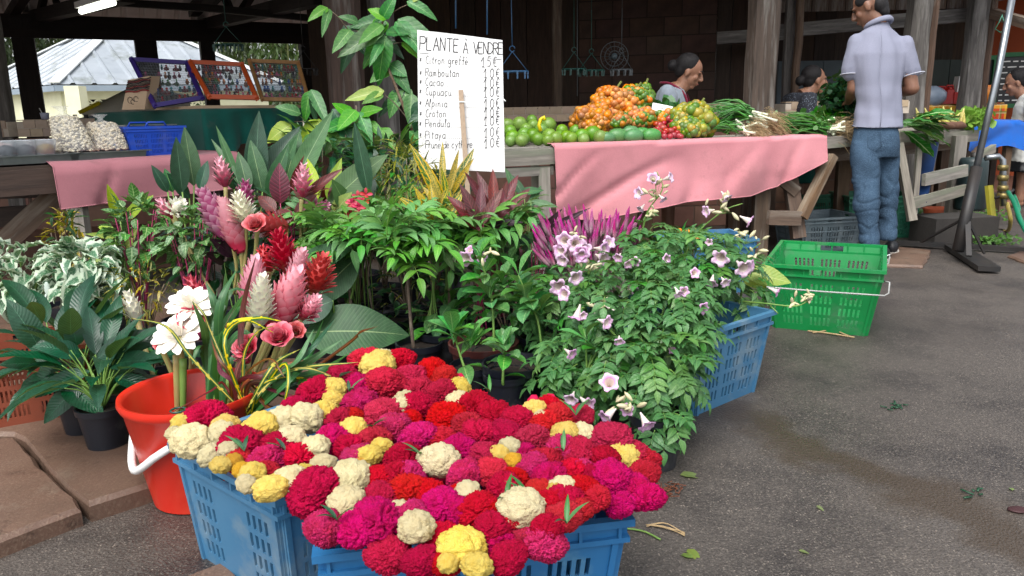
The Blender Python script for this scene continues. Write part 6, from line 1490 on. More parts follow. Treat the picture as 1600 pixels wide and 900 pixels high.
leafplant('purple black leaved cordyline beside the purple spikes', 835, 3.1, [('p', 842, 372, 921, 322, 13), ('p', 838, 375, 876, 326, 14), ('p', 836, 378, 850, 340, 16), ('d', 830, 380, 790, 360, 16), ('p', 846, 395, 872, 370, 16), ('p', 850, 405, 846, 372, 18)], name='cordyline', stem=m_pstem, srad=.003, potr=.08)
leafplant('green ginger sapling with pale leaves between sign and pink cloth', 815, 3.6, [('s', 806, 300, 790, 262, 12), ('g', 812, 300, 850, 296, 14), ('g', 820, 310, 800, 270, 14), ('s', 830, 315, 872, 322, 12), ('g', 835, 340, 878, 372, 14), ('y', 800, 345, 832, 322, 14), ('g', 825, 330, 845, 285, 13)], srad=.003, potr=.08)
leafplant('yellow green banana sucker leaf leaning over the blue crate at right', 1150, 3.0, [('y', 1165, 424, 1237, 440, 34), ('y', 1160, 430, 1200, 452, 22), ('s', 1150, 440, 1190, 470, 14), ('g', 1140, 450, 1165, 500, 14)], potr=.09, srad=.004)
leafplant('dracaena with arching yellow green leaves under the left pink cloth', 200, 3.3, [('y', 188, 345, 168, 288, 16), ('y', 196, 345, 226, 304, 18), ('y', 180, 372, 134, 364, 9), ('g', 184, 390, 138, 376, 9), ('y', 178, 360, 150, 350, 12), ('y', 182, 410, 140, 402, 10), ('g', 190, 380, 200, 330, 14), ('y', 194, 400, 214, 350, 12), ('g', 186, 420, 186, 362, 12), ('y', 200, 430, 232, 392, 12)], name='dracaena', potr=.08)
leafplant('silver striped dark leaves under the purple pink ginger flowers', 365, 3.0, [('p', 365, 400, 330, 372, 22), ('p', 372, 400, 352, 358, 24), ('d', 380, 400, 400, 370, 22), ('d', 360, 410, 392, 425, 24), ('p', 350, 410, 322, 395, 20), ('d', 400, 410, 432, 400, 22), ('p', 385, 395, 420, 378, 22)], srad=.003, potr=.1)
leafplant('grey spiky leaved plant behind the peace lily', 165, 2.7, [('s', 150, 600, 138, 470, 8), ('s', 155, 600, 160, 466, 8), ('s', 165, 600, 182, 470, 8), ('s', 170, 600, 200, 486, 7), ('s', 145, 600, 118, 500, 8), ('s', 100, 522, 48, 470, 8), ('s', 172, 600, 210, 510, 7), ('s', 160, 600, 170, 480, 6), ('g', 150, 610, 196, 640, 8)], name='spiky_plant', potr=.09, srad=.003)

leafplant('bronze red cordyline spreading under the price sign', 745, 3.0, [('r', 745, 350, 700, 300, 18), ('r', 748, 350, 722, 286, 18), ('r', 750, 348, 752, 282, 17), ('r', 755, 350, 785, 292, 18), ('r', 756, 352, 806, 312, 18), ('r', 742, 355, 690, 335, 16), ('p', 756, 356, 815, 340, 16), ('r', 750, 356, 770, 310, 16), ('r', 745, 358, 715, 320, 16)], name='cordyline', stem=m_pstem, srad=.003, potr=.08)
leafplant('second yellow croton with curled gold leaves beneath the sign', 672, 3.0, [('c2', 676, 345, 650, 290, 13), ('c2', 678, 345, 672, 278, 12), ('c', 680, 345, 700, 292, 15), ('c2', 680, 348, 716, 312, 12), ('c', 676, 350, 640, 318, 14), ('c2', 678, 350, 690, 300, 11), ('c', 674, 345, 622, 300, 14)], name='croton', srad=.003, potr=.08)
# compound (pinnate) leaves
def pinnate(name, L, pairs, ll, lw, m, ms, arch=.7, droop=.35, shape='lance', lfold=.15, start=.25, ang=.95):
    b = MB(); b.cur = 1; pts = []; cy = cz = 0; n_ = 10
    for i in range(n_+1):
        pts.append(Vector((0, cy, cz))); a = .35-arch*1.6*(i/n_); cy += L/n_*math.cos(a); cz += L/n_*math.sin(a)
    b.tube(pts, [.0022*(1-.6*i/n_) for i in range(n_+1)], 4, False); b.cur = 0
    tmp = MB(); l2 = []
    for var in (0.4, .9): 
        q = MB(); me_ = None
        l2.append(var)
    def leaflet(p, d, up, s):
        y = d.normalized(); x = y.cross(up).normalized(); z = x.cross(y); nl = 5; rows = []
        cy = cz = 0
        for i in range(nl+1):
            t = i/nl; w_ = (math.sin(pi*min(.999, max(.001, t))**(.75 if shape == 'lance' else .62)))**.9*lw/2*s if 0 < i < nl else .0006
            a = -.15+droop*2.2*t
            row = []
            for u in (-1, 0, 1): row.append(len(b.v)); b.v.append(p+x*u*w_+y*cy+z*(cz+abs(u)*w_*lfold*2))
            rows.append(row); cy += ll*s/nl*math.cos(a); cz -= ll*s/nl*math.sin(a)
        for i in range(nl):
            for k in range(2): b.face((rows[i][k], rows[i][k+1], rows[i+1][k+1], rows[i+1][k]), [(k/2, i/nl), ((k+1)/2, i/nl), ((k+1)/2, (i+1)/nl), (k/2, (i+1)/nl)])
    for j in range(pairs):
        f = start+(1-start)*(j/max(1, pairs-.5)); i = min(n_, int(f*n_)); p = pts[i]; tg = (pts[min(n_, i+1)]-pts[max(0, i-1)]).normalized(); up = Vector((0, -tg.z, tg.y))
        for k in (-1, 1):
            d = tg*math.cos(ang)+Vector((k, 0, 0))*math.sin(ang)+Vector((R.uniform(-.1, .1), R.uniform(-.1, .1), R.uniform(-.15, .05)))
            leaflet(p, d, up, (.75+.45*math.sin(pi*(j+1)/(pairs+1)))*R.uniform(.9, 1.1))
    tg = (pts[-1]-pts[-2]).normalized(); leaflet(pts[-1], tg, Vector((0, -tg.z, tg.y)), 1.05)
    return b.mesh(name, [m, ms])
ramb = [pinnate('leaf', .2, 4, .085, .028, lm_ramb, m_gstem, .55+.25*i, .3+.1*i) for i in range(4)]
def crown(t, c, axis, n_, meshes, s, spread=(.3, 1.35), h=.12, up0=0):
    for i in range(n_):
        a = i*2.4+R.uniform(-.3, .3); el = R.uniform(*spread); d = Vector((math.cos(a)*math.sin(el), math.sin(a)*math.sin(el), math.cos(el)+up0))
        wpart('leaf', R.choice(meshes), t, MD(c+axis*(h*(R.random()-.7)), d, s=s*R.uniform(.75, 1.15), roll=R.uniform(-.3, .3)))
def sapling(label, bx_, z, path, crowns, meshes, s=1.0, n_=14, rad=.008, kind='rambutan_sapling', potr=.09, m_s=None, m_pot=None, poth=.16):
    g = ground(bx_, z); t = thing(kind, label, 'sapling', g); pot(t, g, potr, poth, m_pot or m_potb)
    pts = [g+Vector((0, 0, poth*.8))]+[P(x, y, z+dz) for x, y, dz in path]; stemtube(t, pts, rad, m_s or m_bark, 'trunk', 7)
    for cx, cy, dz, k in crowns:
        c = P(cx, cy, z+dz); stemtube(t, [pts[-1], pts[-1].lerp(c, .6)+Vector((0, 0, .02)), c], rad*.45, m_gstem, 'twig'); crown(t, c, (c-pts[-1]).normalized() if (c-pts[-1]).length > .01 else Vector((0, 0, 1)), k, meshes, s)
    return t
sapling('rambutan sapling with the leftmost trunk, behind the big dark leaf', 556, 3.0, [(552, 520, 0), (545, 440, 0), (538, 410, 0)], [(535, 395, 0, 12), (510, 365, .05, 9), (560, 380, -.1, 9)], ramb, 1.0, rad=.009)
sapling('rambutan sapling in the middle with a pale forked trunk', 650, 2.85, [(646, 540, 0), (638, 455, 0), (637, 425, 0)], [(636, 400, 0, 12), (610, 380, -.1, 10), (665, 385, 0, 9), (636, 368, 0, 8)], ramb, 1.0, rad=.009)
sapling('thin rambutan sapling behind the forked one', 580, 3.35, [(575, 430, 0), (585, 385, 0)], [(585, 350, 0, 12), (560, 350, .05, 8), (606, 345, 0, 8)], ramb, 1.0, rad=.006)
sapling('rambutan sapling whose trunk rises right of the forked one', 700, 3.05, [(702, 500, 0), (703, 420, 0), (708, 390, 0)], [(712, 385, 0, 11), (690, 372, .05, 8), (738, 385, -.05, 9), (700, 372, .1, 6)], ramb, 1.0)
sapling('rambutan sapling nearest the red cordyline', 770, 3.15, [(775, 480, 0), (780, 400, 0), (785, 370, 0)], [(790, 378, 0, 10), (812, 362, 0, 7), (768, 372, -.1, 7)], ramb, .95)
sapling('small rambutan sapling in front left of the others', 490, 3.1, [(500, 420, 0), (505, 400, 0)], [(500, 385, 0, 9), (480, 355, 0, 7)], ramb, .85, rad=.005)
# citrus saplings
cit = [BR('leaf', 1, .5, lm_cit, .2, a, .05, 8, 'obov', pet=.06) for a in (.2, .6, 1.0)]
def citrus(label, bx_, z, path, heads, potc=None, potr=.08, s=.092, fr=(.45, 1), nb=10):
    g = ground(bx_, z); t = thing('citrus_sapling', label, 'sapling', g); pot(t, g, potr, .15, potc or m_potb)
    pts = [g+Vector((0, 0, .12))]+[P(x, y, z) for x, y in path]; stemtube(t, pts, .006, m_gstem, 'trunk', 7); q = bez(pts, 30)
    for i in range(nb):
        f = R.uniform(*fr); p = q[int(f*29)]; a = i*2.4; d = Vector((math.cos(a), math.sin(a), R.uniform(.0, .7))); wpart('leaf', R.choice(cit), t, MD(p, d, s=s*R.uniform(.8, 1.25), roll=R.uniform(-.4, .4)))
    for x, y, k, sp in heads:
        c = P(x, y, z-.02); stemtube(t, [q[22], c], .004, m_gstem, 'twig')
        for i in range(k): a = i*2.4+R.random(); el = R.uniform(.25, sp); d = Vector((math.cos(a)*math.sin(el), math.sin(a)*math.sin(el), math.cos(el))); wpart('leaf', R.choice(cit), t, MD(c+Vector((0, 0, R.uniform(-.04, .01))), d, s=s*R.uniform(.8, 1.2)))
citrus('citrus sapling with a rosette of leaves just right of the pale trunk', 734, 2.6, [(732, 590), (716, 545), (712, 525)], [(708, 522, 9, 1.3), (735, 530, 6, 1.5)], nb=4)
citrus('citrus sapling with upright yellow green rosette before the brown pot', 788, 2.5, [(786, 600), (787, 560), (787, 545)], [(787, 542, 10, 1.2)], nb=3, s=.08)
citrus('taller citrus sapling with curving leafy shoot at centre right', 768, 2.75, [(772, 560), (770, 480), (762, 440), (752, 410)], [(750, 400, 7, 1.2), (785, 440, 8, 1.4), (765, 455, 6, 1.5)], nb=16, s=.085)
citrus('citrus sapling leaning right over the vine with grey green leaves', 850, 2.65, [(848, 560), (840, 500), (822, 465)], [(820, 455, 9, 1.4), (845, 480, 6, 1.6), (810, 430, 5, 1.2)], nb=10, s=.09)
citrus('low citrus sapling overlapping the vine at lower right', 905, 2.35, [(910, 600), (925, 555)], [(935, 545, 10, 1.5), (960, 550, 6, 1.5), (915, 530, 4, 1.2)], nb=6, s=.075)
for cx, cy, z, r_, m, lab in ((752, 560, 2.8, .13, m_potr, 'large empty brown plastic pot under the citrus saplings'), (800, 590, 2.55, .11, m_potb, 'black pot of soil in front of the brown pot'), (690, 590, 3.0, .12, m_potb, 'black pot in the shade behind the cockscomb crates'), (600, 560, 3.2, .12, m_potb, 'black pot deep in the shade under the rambutan saplings'), (855, 560, 2.9, .12, m_potb, 'black pot beside the vine base in the shade')):
    g = ground(cx, z); t = thing('plant_pot', lab, 'pot', g); pot(t, g, r_, .17, m, name='pot_body')

# the pink trumpet vine
pod = [pinnate('leaf', .085, 3, .042, .02, lm_pod, m_gstem, .5+.2*i, .35, 'ovate', start=.35, ang=1.0) for i in range(4)]
gv = ground(1035, 2.28); vine = thing('trumpet_vine', 'large leafy trumpet vine with pale pink flowers spilling toward the road', 'flowering vine', gv)
pot(vine, ground(1030, 2.1), .08, .16, m_potb)
EL = [(1000, 485, 2.6, 104, 92, .26, 210), (1028, 590, 2.28, 52, 66, .13, 110), (895, 490, 2.85, 55, 80, .2, 120), (1068, 405, 2.85, 78, 48, .18, 150), (1145, 440, 2.85, 38, 36, .12, 50), (950, 565, 2.42, 70, 55, .15, 85), (1050, 500, 2.42, 52, 60, .1, 110), (1010, 375, 2.95, 40, 30, .1, 40), (890, 590, 2.5, 40, 60, .1, 60), (1034, 655, 2.18, 24, 22, .05, 14)]
core = [P(x, y, z) for x, y, z, *_ in EL]; cnt = 0; far = MB(); podmb = []
lv_pts = []
for x, y, z, rx, ry, dz, n_ in EL:
    for i in range(n_):
        u = Vector((R.gauss(0, 1), R.gauss(0, 1), R.gauss(0, 1))).normalized()*R.uniform(.45, 1.0)**.5
        p = P(x+u.x*rx, y-u.z*ry, z+u.y*dz); lv_pts.append((p, Vector((u.x, u.y*.6-.3, u.z*.5-.25))))
R.shuffle(lv_pts)
def fm(me): return me
for i, (p, d) in enumerate(lv_pts[:300]): wpart('leaf', R.choice(pod), vine, MD(p, d+Vector((R.uniform(-.4, .4), R.uniform(-.4, .2), R.uniform(-.2, .5))), s=R.uniform(.65, 1.15)))
# past 300 leaves: one joined part
import numpy as np
def join_instances(name, insts, mats, root):
    V_ = []; F_ = []; UV_ = []; MI = []; o = 0
    cache = {}
    for me, m4 in insts:
        if me.name not in cache:
            n_ = len(me.vertices); co = np.empty(n_*3); me.vertices.foreach_get('co', co); lv = np.empty(len(me.loops), int); me.loops.foreach_get('vertex_index', lv)
            ls = np.empty(len(me.polygons), int); me.polygons.foreach_get('loop_total', ls); mi = np.empty(len(me.polygons), int); me.polygons.foreach_get('material_index', mi)
            uv = np.zeros(len(me.loops)*2); me.uv_layers[0].data.foreach_get('uv', uv); cache[me.name] = (co.reshape(-1, 3), lv, ls, mi, uv)
        co, lv, ls, mi, uv = cache[me.name]; A = np.array(m4); V_.append(co @ A[:3, :3].T+A[:3, 3]); F_.append(lv+o); UV_.append(uv); MI.append(mi); o += len(co)
        F_[-1] = (F_[-1], ls)
    V_ = np.concatenate(V_); loops = np.concatenate([f[0] for f in F_]); tot = np.concatenate([f[1] for f in F_]); st = np.concatenate([[0], np.cumsum(tot)[:-1]])
    me = bpy.data.meshes.new(name); me.vertices.add(len(V_)); me.vertices.foreach_set('co', V_.ravel()); me.loops.add(len(loops)); me.loops.foreach_set('vertex_index', loops.astype(np.int32))
    me.polygons.add(len(tot)); me.polygons.foreach_set('loop_start', st.astype(np.int32)); me.polygons.foreach_set('material_index', np.concatenate(MI).astype(np.int32))
    me.uv_layers.new(name='UVMap').data.foreach_set('uv', np.concatenate(UV_)); me.polygons.foreach_set('use_smooth', [True]*len(tot))
    for m in mats: me.materials.append(m)
    me.update(calc_edges=True); me.validate()
    o_ = wpart(name, me, root); o_['kind'] = 'stuff'; return o_
join_instances('foliage', [(R.choice(pod), MD(p, d+Vector((R.uniform(-.4, .4), R.uniform(-.4, .2), R.uniform(-.2, .5))), s=R.uniform(.6, 1.15))) for p, d in lv_pts[300:]], [lm_pod, m_gstem], vine)
vb = ground(1022, 2.17)+Vector((0, 0, .13))
def vstem(pts, rad=.004): stemtube(vine, pts, rad, m_gstem, 'stem')
for c in core: vstem([vb, vb.lerp(c, .4)+Vector((0, .05, .1)), c], .006)
for pts in ([(1000, 420, 3.0), (1008, 340, 2.95), (1035, 296, 2.9), (1026, 268, 2.9)], [(1060, 430, 2.95), (1085, 370, 2.9), (1130, 330, 2.85), (1160, 318, 2.85)], [(1130, 450, 2.9), (1165, 400, 2.85), (1188, 380, 2.8)], [(1150, 470, 2.8), (1195, 474, 2.7), (1245, 478, 2.65), (1272, 462, 2.65)], [(1200, 474, 2.7), (1216, 490, 2.68)], [(880, 470, 2.9), (895, 430, 2.85), (905, 400, 2.8)], [(760, 425, 2.9), (742, 398, 2.85)], [(900, 560, 2.6), (915, 600, 2.4), (945, 610, 2.35)], [(960, 560, 2.5), (960, 620, 2.35), (985, 650, 2.25)]):
    vstem([P(*q) for q in pts], .0035)
# trumpet flower mesh: tube + 5 lobes, opening along +Y
m_fl = NT('pink_petal'); ob = m_fl.coord('Object'); gx = m_fl.n('SeparateXYZ'); m_fl.t.links.new(ob, gx.inputs[0])
c_ = m_fl.mix(m_fl.ramp(gx.outputs[1], .038, .052), '#b47aa4', '#dcb8d8'); c_ = m_fl.mix(m_fl.ramp(m_fl.noise(ob, 260, 2), .52, .68), c_, '#cc9cc4'); c_ = m_fl.jitter(c_, .015, .3, .12); m_fl = m_fl.done(c_, .5)
m_flt = M('white_flower_tube', '#dccfc8', '#cfc0b8', 60, .5, 0, jit=.05); m_bud = M('cream_bud', '#cfc4a4', '#b8b48c', 60, .5, 0, jit=.1)
def trumpet(name, s=1.0, ph=0):
    b = MB(); n_ = 20; prof = [(.003, 0), (.0045, .01), (.008, .022), (.012, .036), (.0145, .044)]; b.cur = 1
    for r_, y in prof:
        for k in range(n_): a = 2*pi*k/n_; b.v.append(Vector((math.cos(a)*r_*s, y*s, math.sin(a)*r_*s)))
    for i in range(len(prof)-1):
        for k in range(n_): k2 = (k+1) % n_; b.face((i*n_+k, (i+1)*n_+k, (i+1)*n_+k2, i*n_+k2))
    b.cur = 0; base = (len(prof)-1)*n_
    last = [base+k for k in range(n_)]
    for j, (r_, y) in enumerate(((.020, .050), (.027, .053), (.032, .050))):
        cur = []
        for k in range(n_):
            a = 2*pi*k/n_; lob = abs(math.cos(2.5*a+ph)); rr = r_*(1-(.1+.17*j)*(1-lob)**1.3); cur.append(len(b.v)); b.v.append(Vector((math.cos(a)*rr*s, (y+.003*math.sin(a*7+j))*s, math.sin(a)*rr*s)))
        for k in range(n_): k2 = (k+1) % n_; b.face((last[k], cur[k], cur[k2], last[k2]))
        last = cur
    return b.mesh(name, [m_fl, m_flt])
tr = [trumpet('flower', 1.0, i) for i in range(3)]
bd = MB(); bd.tube([(0, 0, 0), (0, .008, 0), (0, .016, 0), (0, .026, 0), (0, .033, 0)], [.002, .005, .0065, .005, .001], 8); bud = bd.mesh('bud', m_bud)
def flower(px, py, z, d, s=1.0):
    z -= .2 if (860 < px < 970 or 1045 < px < 1175) and py > 370 else (.12 if py > 590 else 0); s *= .88
    if s > .8: px += R.uniform(-13, 13); py += R.uniform(-9, 9)
    p = P(px, py, z); d = Vector(d).normalized(); wpart('flower', R.choice(tr), vine, MD(p-d*.04*s, d, s=s*1.05, roll=R.uniform(0, 6)))
for f in [(885, 440, 2.7, (-.2, -1, -.3), 1.2), (902, 432, 2.72, (.3, -.9, -.2), 1.0), (888, 380, 2.8, (-.3, -1, .2), 1.1), (872, 392, 2.8, (-.6, -.8, .0), 1.0), (905, 388, 2.78, (.1, -1, .1), 1.1), (922, 384, 2.8, (.3, -.9, .2), 1.1), (928, 402, 2.78, (.5, -.8, -.2), 1.0), (947, 396, 2.8, (.7, -.7, 0), 1.0), (912, 404, 2.76, (0, -1, -.3), 1.0), (896, 400, 2.76, (-.2, -1, -.2), 1.0), (880, 405, 2.8, (-.5, -.9, -.3), .9), (950, 380, 2.84, (.4, -.8, .4), .9),
          (915, 496, 2.6, (-.3, -.2, -1), 1.0), (933, 500, 2.6, (.2, -.3, -1), 1.05), (966, 482, 2.62, (.8, -.3, -.5), 1.0), (1120, 405, 2.75, (-.5, -.8, -.2), 1.15), (1148, 412, 2.72, (.2, -1, -.3), 1.2), (1168, 415, 2.75, (.6, -.8, -.1), .9), (1112, 440, 2.75, (-.3, -.6, -.6), .8), (1132, 440, 2.75, (.2, -.8, -.4), .7), (738, 408, 2.78, (-.4, -1, -.2), 1.1), (752, 402, 2.8, (.3, -.9, .2), .8), (735, 392, 2.8, (-.3, -.6, .6), .7),
          (1106, 330, 2.82, (-.9, -.4, -.1), .85), (1134, 308, 2.82, (.5, -.5, -.7), .8), (1168, 344, 2.82, (.9, -.3, -.5), .9), (1000, 302, 2.88, (-.8, -.5, .1), .9), (1020, 280, 2.88, (-.1, -.8, .6), .9), (1045, 278, 2.88, (.8, -.5, .3), .8), (1035, 310, 2.88, (.5, -.5, -.6), .6), (1002, 325, 2.9, (-.6, -.4, -.6), .6), (964, 608, 2.3, (-.1, -.7, .6), 1.0), (950, 650, 2.25, (-.7, -.5, -.4), .9), (996, 668, 2.2, (.3, -.7, -.6), .95), (980, 640, 2.25, (-.2, -.8, .2), .7), (893, 622, 2.4, (-.3, -.8, -.3), .8), (916, 630, 2.35, (.4, -.8, -.2), .9), (1212, 455, 2.7, (.7, -.4, -.3), .75), (1108, 378, 2.85, (-.3, -.8, 0), .5), (1052, 445, 2.75, (0, -.8, -.3), .6), (985, 500, 2.6, (0, -.6, -.6), .6)]: flower(*f)
for i in range(20): flower(R.uniform(880, 1110), R.uniform(395, 560), 2.52-R.uniform(0, .1), (R.uniform(-.7, .7), -.8, R.uniform(-.8, .3)), R.uniform(.5, .85))
for cx, cy, z, n_, sp in ((893, 372, 2.85, 10, 14), (920, 420, 2.75, 8, 14), (945, 475, 2.65, 9, 12), (1125, 322, 2.83, 12, 20), (1165, 370, 2.82, 10, 18), (1180, 400, 2.8, 6, 10), (1025, 300, 2.9, 12, 18), (975, 630, 2.28, 12, 14), (1262, 466, 2.66, 9, 11), (755, 395, 2.82, 5, 12), (1240, 470, 2.66, 4, 10), (1010, 330, 2.9, 5, 10)):
    for i in range(n_): p = P(cx+R.gauss(0, sp*.55), cy+R.gauss(0, sp*.45), z-(.17 if cy > 365 and cx < 1150 else 0)+R.uniform(-.02, .02)); stemtube(vine, [P(cx, cy+sp*.6, z-(.17 if cy > 365 and cx < 1150 else 0)), p], .0012, m_gstem, 'twig', 3); wpart('bud', bud, vine, MD(p, Vector((R.gauss(0, 1), R.gauss(-.3, .5), R.gauss(.2, .7))), s=R.uniform(.6, 1.2)))

# purple cockscomb spikes
m_pl = NT('purple_spike'); ob = m_pl.coord('Object'); gx = m_pl.n('SeparateXYZ'); m_pl.t.links.new(ob, gx.inputs[0])
c_ = m_pl.mix(m_pl.ramp(gx.outputs[1], .035, .075), '#a07f88', '#a01a70'); c_ = m_pl.mix(m_pl.ramp(m_pl.noise(ob, 500, 2), .5, .7), c_, '#c46aa8'); c_ = m_pl.jitter(c_, .02, .2, .2); m_pl.bump(m_pl.noise(ob, 300, 2), .8, .004); m_pl = m_pl.done(c_, .8)
sp_ = []
for i in range(3): b = MB(); b.tube([(0, 0, 0), (0, .02, 0), (.001, .045, 0), (.002, .07, .001), (.002*i, .095, .002), (.002*i, .11, .002)], [.004, .007, .0085, .0075, .0045, .0008], 8); b.v = [v+noise.noise_vector(v*160)*.0012 for v in b.v]; sp_.append(b.mesh('flower_spike', m_pl))
g = ground(920, 3.0); t = thing('purple_celosia', 'dense bunch of magenta purple celosia spikes under the pink cloth', 'flower bunch', g)
cb = P(925, 480, 3.0)
for i in range(250):
    px = R.uniform(846, 992); top = 326+abs(px-915)*.15+R.uniform(0, 66); p = P(px, top+25, 3.0+R.uniform(-.12, .1)); d = (p-cb); d.z = abs(d.z)+.12; wpart('flower_spike', R.choice(sp_), t, MD(p, d+Vector((R.gauss(0, .05), 0, 0)), s=R.uniform(.55, .95)))
b = MB()
for i in range(26): p = P(R.uniform(862, 980), 392, 3.0); b.tube(bez([cb+Vector((R.uniform(-.04, .04), 0, -.1)), cb.lerp(p, .6), p], 5), .006, 5)
wpart('stems', b.mesh('stems', M('dusty_pink_stem', '#7d6066', '#6b5058', 20, .7)), t); pot(t, g, .12, .25, m_potb)

# small leaved shrubs
def bush(label, cx, cy, z, rx, ry, dz, n_, meshes, s, name='shrub', cat='shrub', potr=.1, stem=m_bark, droop=.2, group=None, m_pot=None, nst=7, upb=.25, stuff=False, potz=None):
    g = ground(cx, z); t = thing(name, label, cat, g, group=group); pot(t, g, potr, .16, m_pot or m_potb)
    c0 = P(cx, cy, z); q0 = g+Vector((0, 0, .13)); ins = []
    tips = []
    for i in range(nst):
        a = i*2.4; tip = P(cx+math.cos(a)*rx*.8, cy-ry*.5*R.uniform(.2, 1.2), z+math.sin(a)*dz*.8); tips.append(bez([q0, q0.lerp(tip, .5)+Vector((0, 0, .03)), tip], 12)); stemtube(t, [q0, q0.lerp(tip, .5)+Vector((0, 0, .03)), tip], .004, stem)
    for i in range(n_):
        u = Vector((R.gauss(0, 1), R.gauss(0, 1), R.gauss(0, 1))).normalized()*R.uniform(.3, 1.0)**.5; p = P(cx+u.x*rx, cy-u.z*ry, z+u.y*dz)
        d = Vector((u.x, u.y-.2, u.z*.6+upb))+Vector((R.gauss(0, .4), R.gauss(0, .4), R.gauss(0, .4)-droop)); ins.append((R.choice(meshes), MD(p, d, s=s*R.uniform(.7, 1.25), roll=R.uniform(-.5, .5))))
    for me, m4 in ins[:290]: wpart('leaf', me, t, m4)
    return t
sm_ov = lambda m, w_=.45: [BR('leaf', 1, w_, m, .15, a, .1, 6, 'ovate', pet=.08) for a in (.3, .9)]
dk = sm_ov(lm_dk); dust = [BR('leaf', 1, .13, lm_dust, .1, a, 0, 5, 'lance', nw=1) for a in (.3, .9)]; poth = [BR('leaf', 1, .62, lm_poth, .22, a, .3, 7, 'ovate', pet=.15) for a in (.5, 1.1, 1.6)]; ire = sm_ov(lm_ire, .6)
mixl = sm_ov(lm_mix, .38); redl = sm_ov(lm_red, .35); gl = sm_ov(lm_cac, .45); pdk = sm_ov(lm_pdk, .5); cgold = [BR('leaf', 1, .2, lm_crot2, .1, a, .1, 6, 'lance', nw=1) for a in (.3, .9)]; cgrn = [BR('leaf', 1, .24, lm_crot, .1, a, .1, 6, 'lance', nw=1) for a in (.3, .9)]
bush('fine leaved gold speckled croton between olive leaves and yellow croton', 632, 275, 3.4, 48, 55, .15, 290, dust, .075)
bush('gold speckled croton at the foot of the white sign', 678, 300, 3.3, 32, 36, .1, 120, dust+cgold, .06)
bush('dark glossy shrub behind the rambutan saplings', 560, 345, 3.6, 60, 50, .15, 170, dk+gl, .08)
nar = [BR('leaf', 1, .24, lm_cad, .12, a, .08, 8, 'lance', pet=.05) for a in (.3, .8)]; ntl = [BR('leaf', 1, .22, lm_cac, .12, a, .08, 8, 'lance', pet=.05) for a in (.4, .9)]
bush('tangle of narrow dark leaves between the ginger blades and the sign', 600, 262, 3.85, 62, 50, .2, 190, nar+ntl, .13)
bush('narrow dark leaved shrub behind the upright ginger blades', 500, 235, 4.0, 60, 42, .2, 130, nar+ntl, .13)
bush('citrus like shrub filling the shade behind the small citrus saplings', 790, 470, 2.98, 62, 62, .14, 120, cit, .085)
bush('leafy shrub standing behind the pale forked trunk', 690, 500, 3.1, 50, 44, .12, 90, nar+cit, .09)
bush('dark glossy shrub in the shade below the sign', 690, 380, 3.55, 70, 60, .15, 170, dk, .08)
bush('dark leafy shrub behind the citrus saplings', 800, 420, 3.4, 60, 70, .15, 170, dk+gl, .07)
bush('mottled orange and dark croton behind the pink bouquet', 485, 335, 3.3, 48, 36, .14, 150, mixl+redl, .06)
bush('small dark green shrub behind the pink bouquet', 440, 345, 3.4, 50, 50, .15, 170, dk, .07)
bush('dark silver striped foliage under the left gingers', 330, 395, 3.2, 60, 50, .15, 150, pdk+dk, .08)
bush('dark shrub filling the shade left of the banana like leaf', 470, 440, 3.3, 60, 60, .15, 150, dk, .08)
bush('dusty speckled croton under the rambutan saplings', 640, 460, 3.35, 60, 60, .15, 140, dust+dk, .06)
bush('yellow speckled croton twigs left of the bouquet', 215, 455, 2.95, 62, 46, .15, 260, dust+dust+cgold, .045)
bush('small leaved plant with pink stems in front of the stall leg', 212, 360, 3.1, 42, 55, .1, 110, ire, .06, stem=m_pstem, nst=10)
bush('veined leaf plant with bright pink stems beside the dark foliage', 300, 370, 3.0, 52, 50, .1, 130, ire, .055, stem=m_pstem, nst=12)
bush('small yellow flecked croton against the left stall brace', 100, 370, 3.6, 26, 42, .1, 110, cgrn+cgold+dk, .06)
bush('yellow flowering twigs right of the small croton', 124, 395, 3.5, 22, 34, .1, 60, cgold+dk, .05)
bush('variegated pothos in a black pot at the left edge', 28, 432, 3.05, 52, 46, .14, 120, poth, .085, name='pothos', cat='plant', stem=m_gstem)
bush('variegated pothos in a black pot right of the first pothos', 128, 425, 3.0, 48, 46, .14, 130, poth, .085, name='pothos', cat='plant', stem=m_gstem)
bush('low fern like green behind the peace lily', 235, 590, 2.7, 50, 40, .12, 130, gl+dk, .045)
bush('small green shrub beneath the trumpet vine', 900, 580, 2.75, 60, 50, .1, 120, dk+gl, .055)
bush('dark shrub against the stall behind the purple spikes', 840, 400, 3.5, 36, 50, .1, 90, dk+redl, .06)
bush('silvery green herb with orange fruits in the far blue crate', 1070, 372, 3.75, 34, 18, .1, 110, gl, .05, potr=.08)
g0 = P(1070, 372, 3.65)
t = thing('orange_fruits', 'small orange fruits showing among the leaves above the far blue crate', 'fruit', g0)
for px, py in ((1047, 376), (1062, 360), (1075, 362), (1085, 360), (1083, 370), (1050, 382), (1045, 370), (1068, 374), (1090, 372)): wpart('fruit', limes[0], t, Matrix.Translation(P(px, py, 3.62+R.uniform(-.03, .03))) @ Matrix.Diagonal((.012, .012, .012, 1))); 
for o in list(t.children): 
    pass
orm = fruit_mesh('fruit', 1, m_or, .95)
for o in bpy.data.objects:
    if o.parent == t: o.data = orm
b = MB(); b.tube([g0+Vector((-.07, 0, 0)), g0, g0+Vector((.06, 0, .03))], .002, 4); wpart('twig', b.mesh('twig', m_gstem), t)
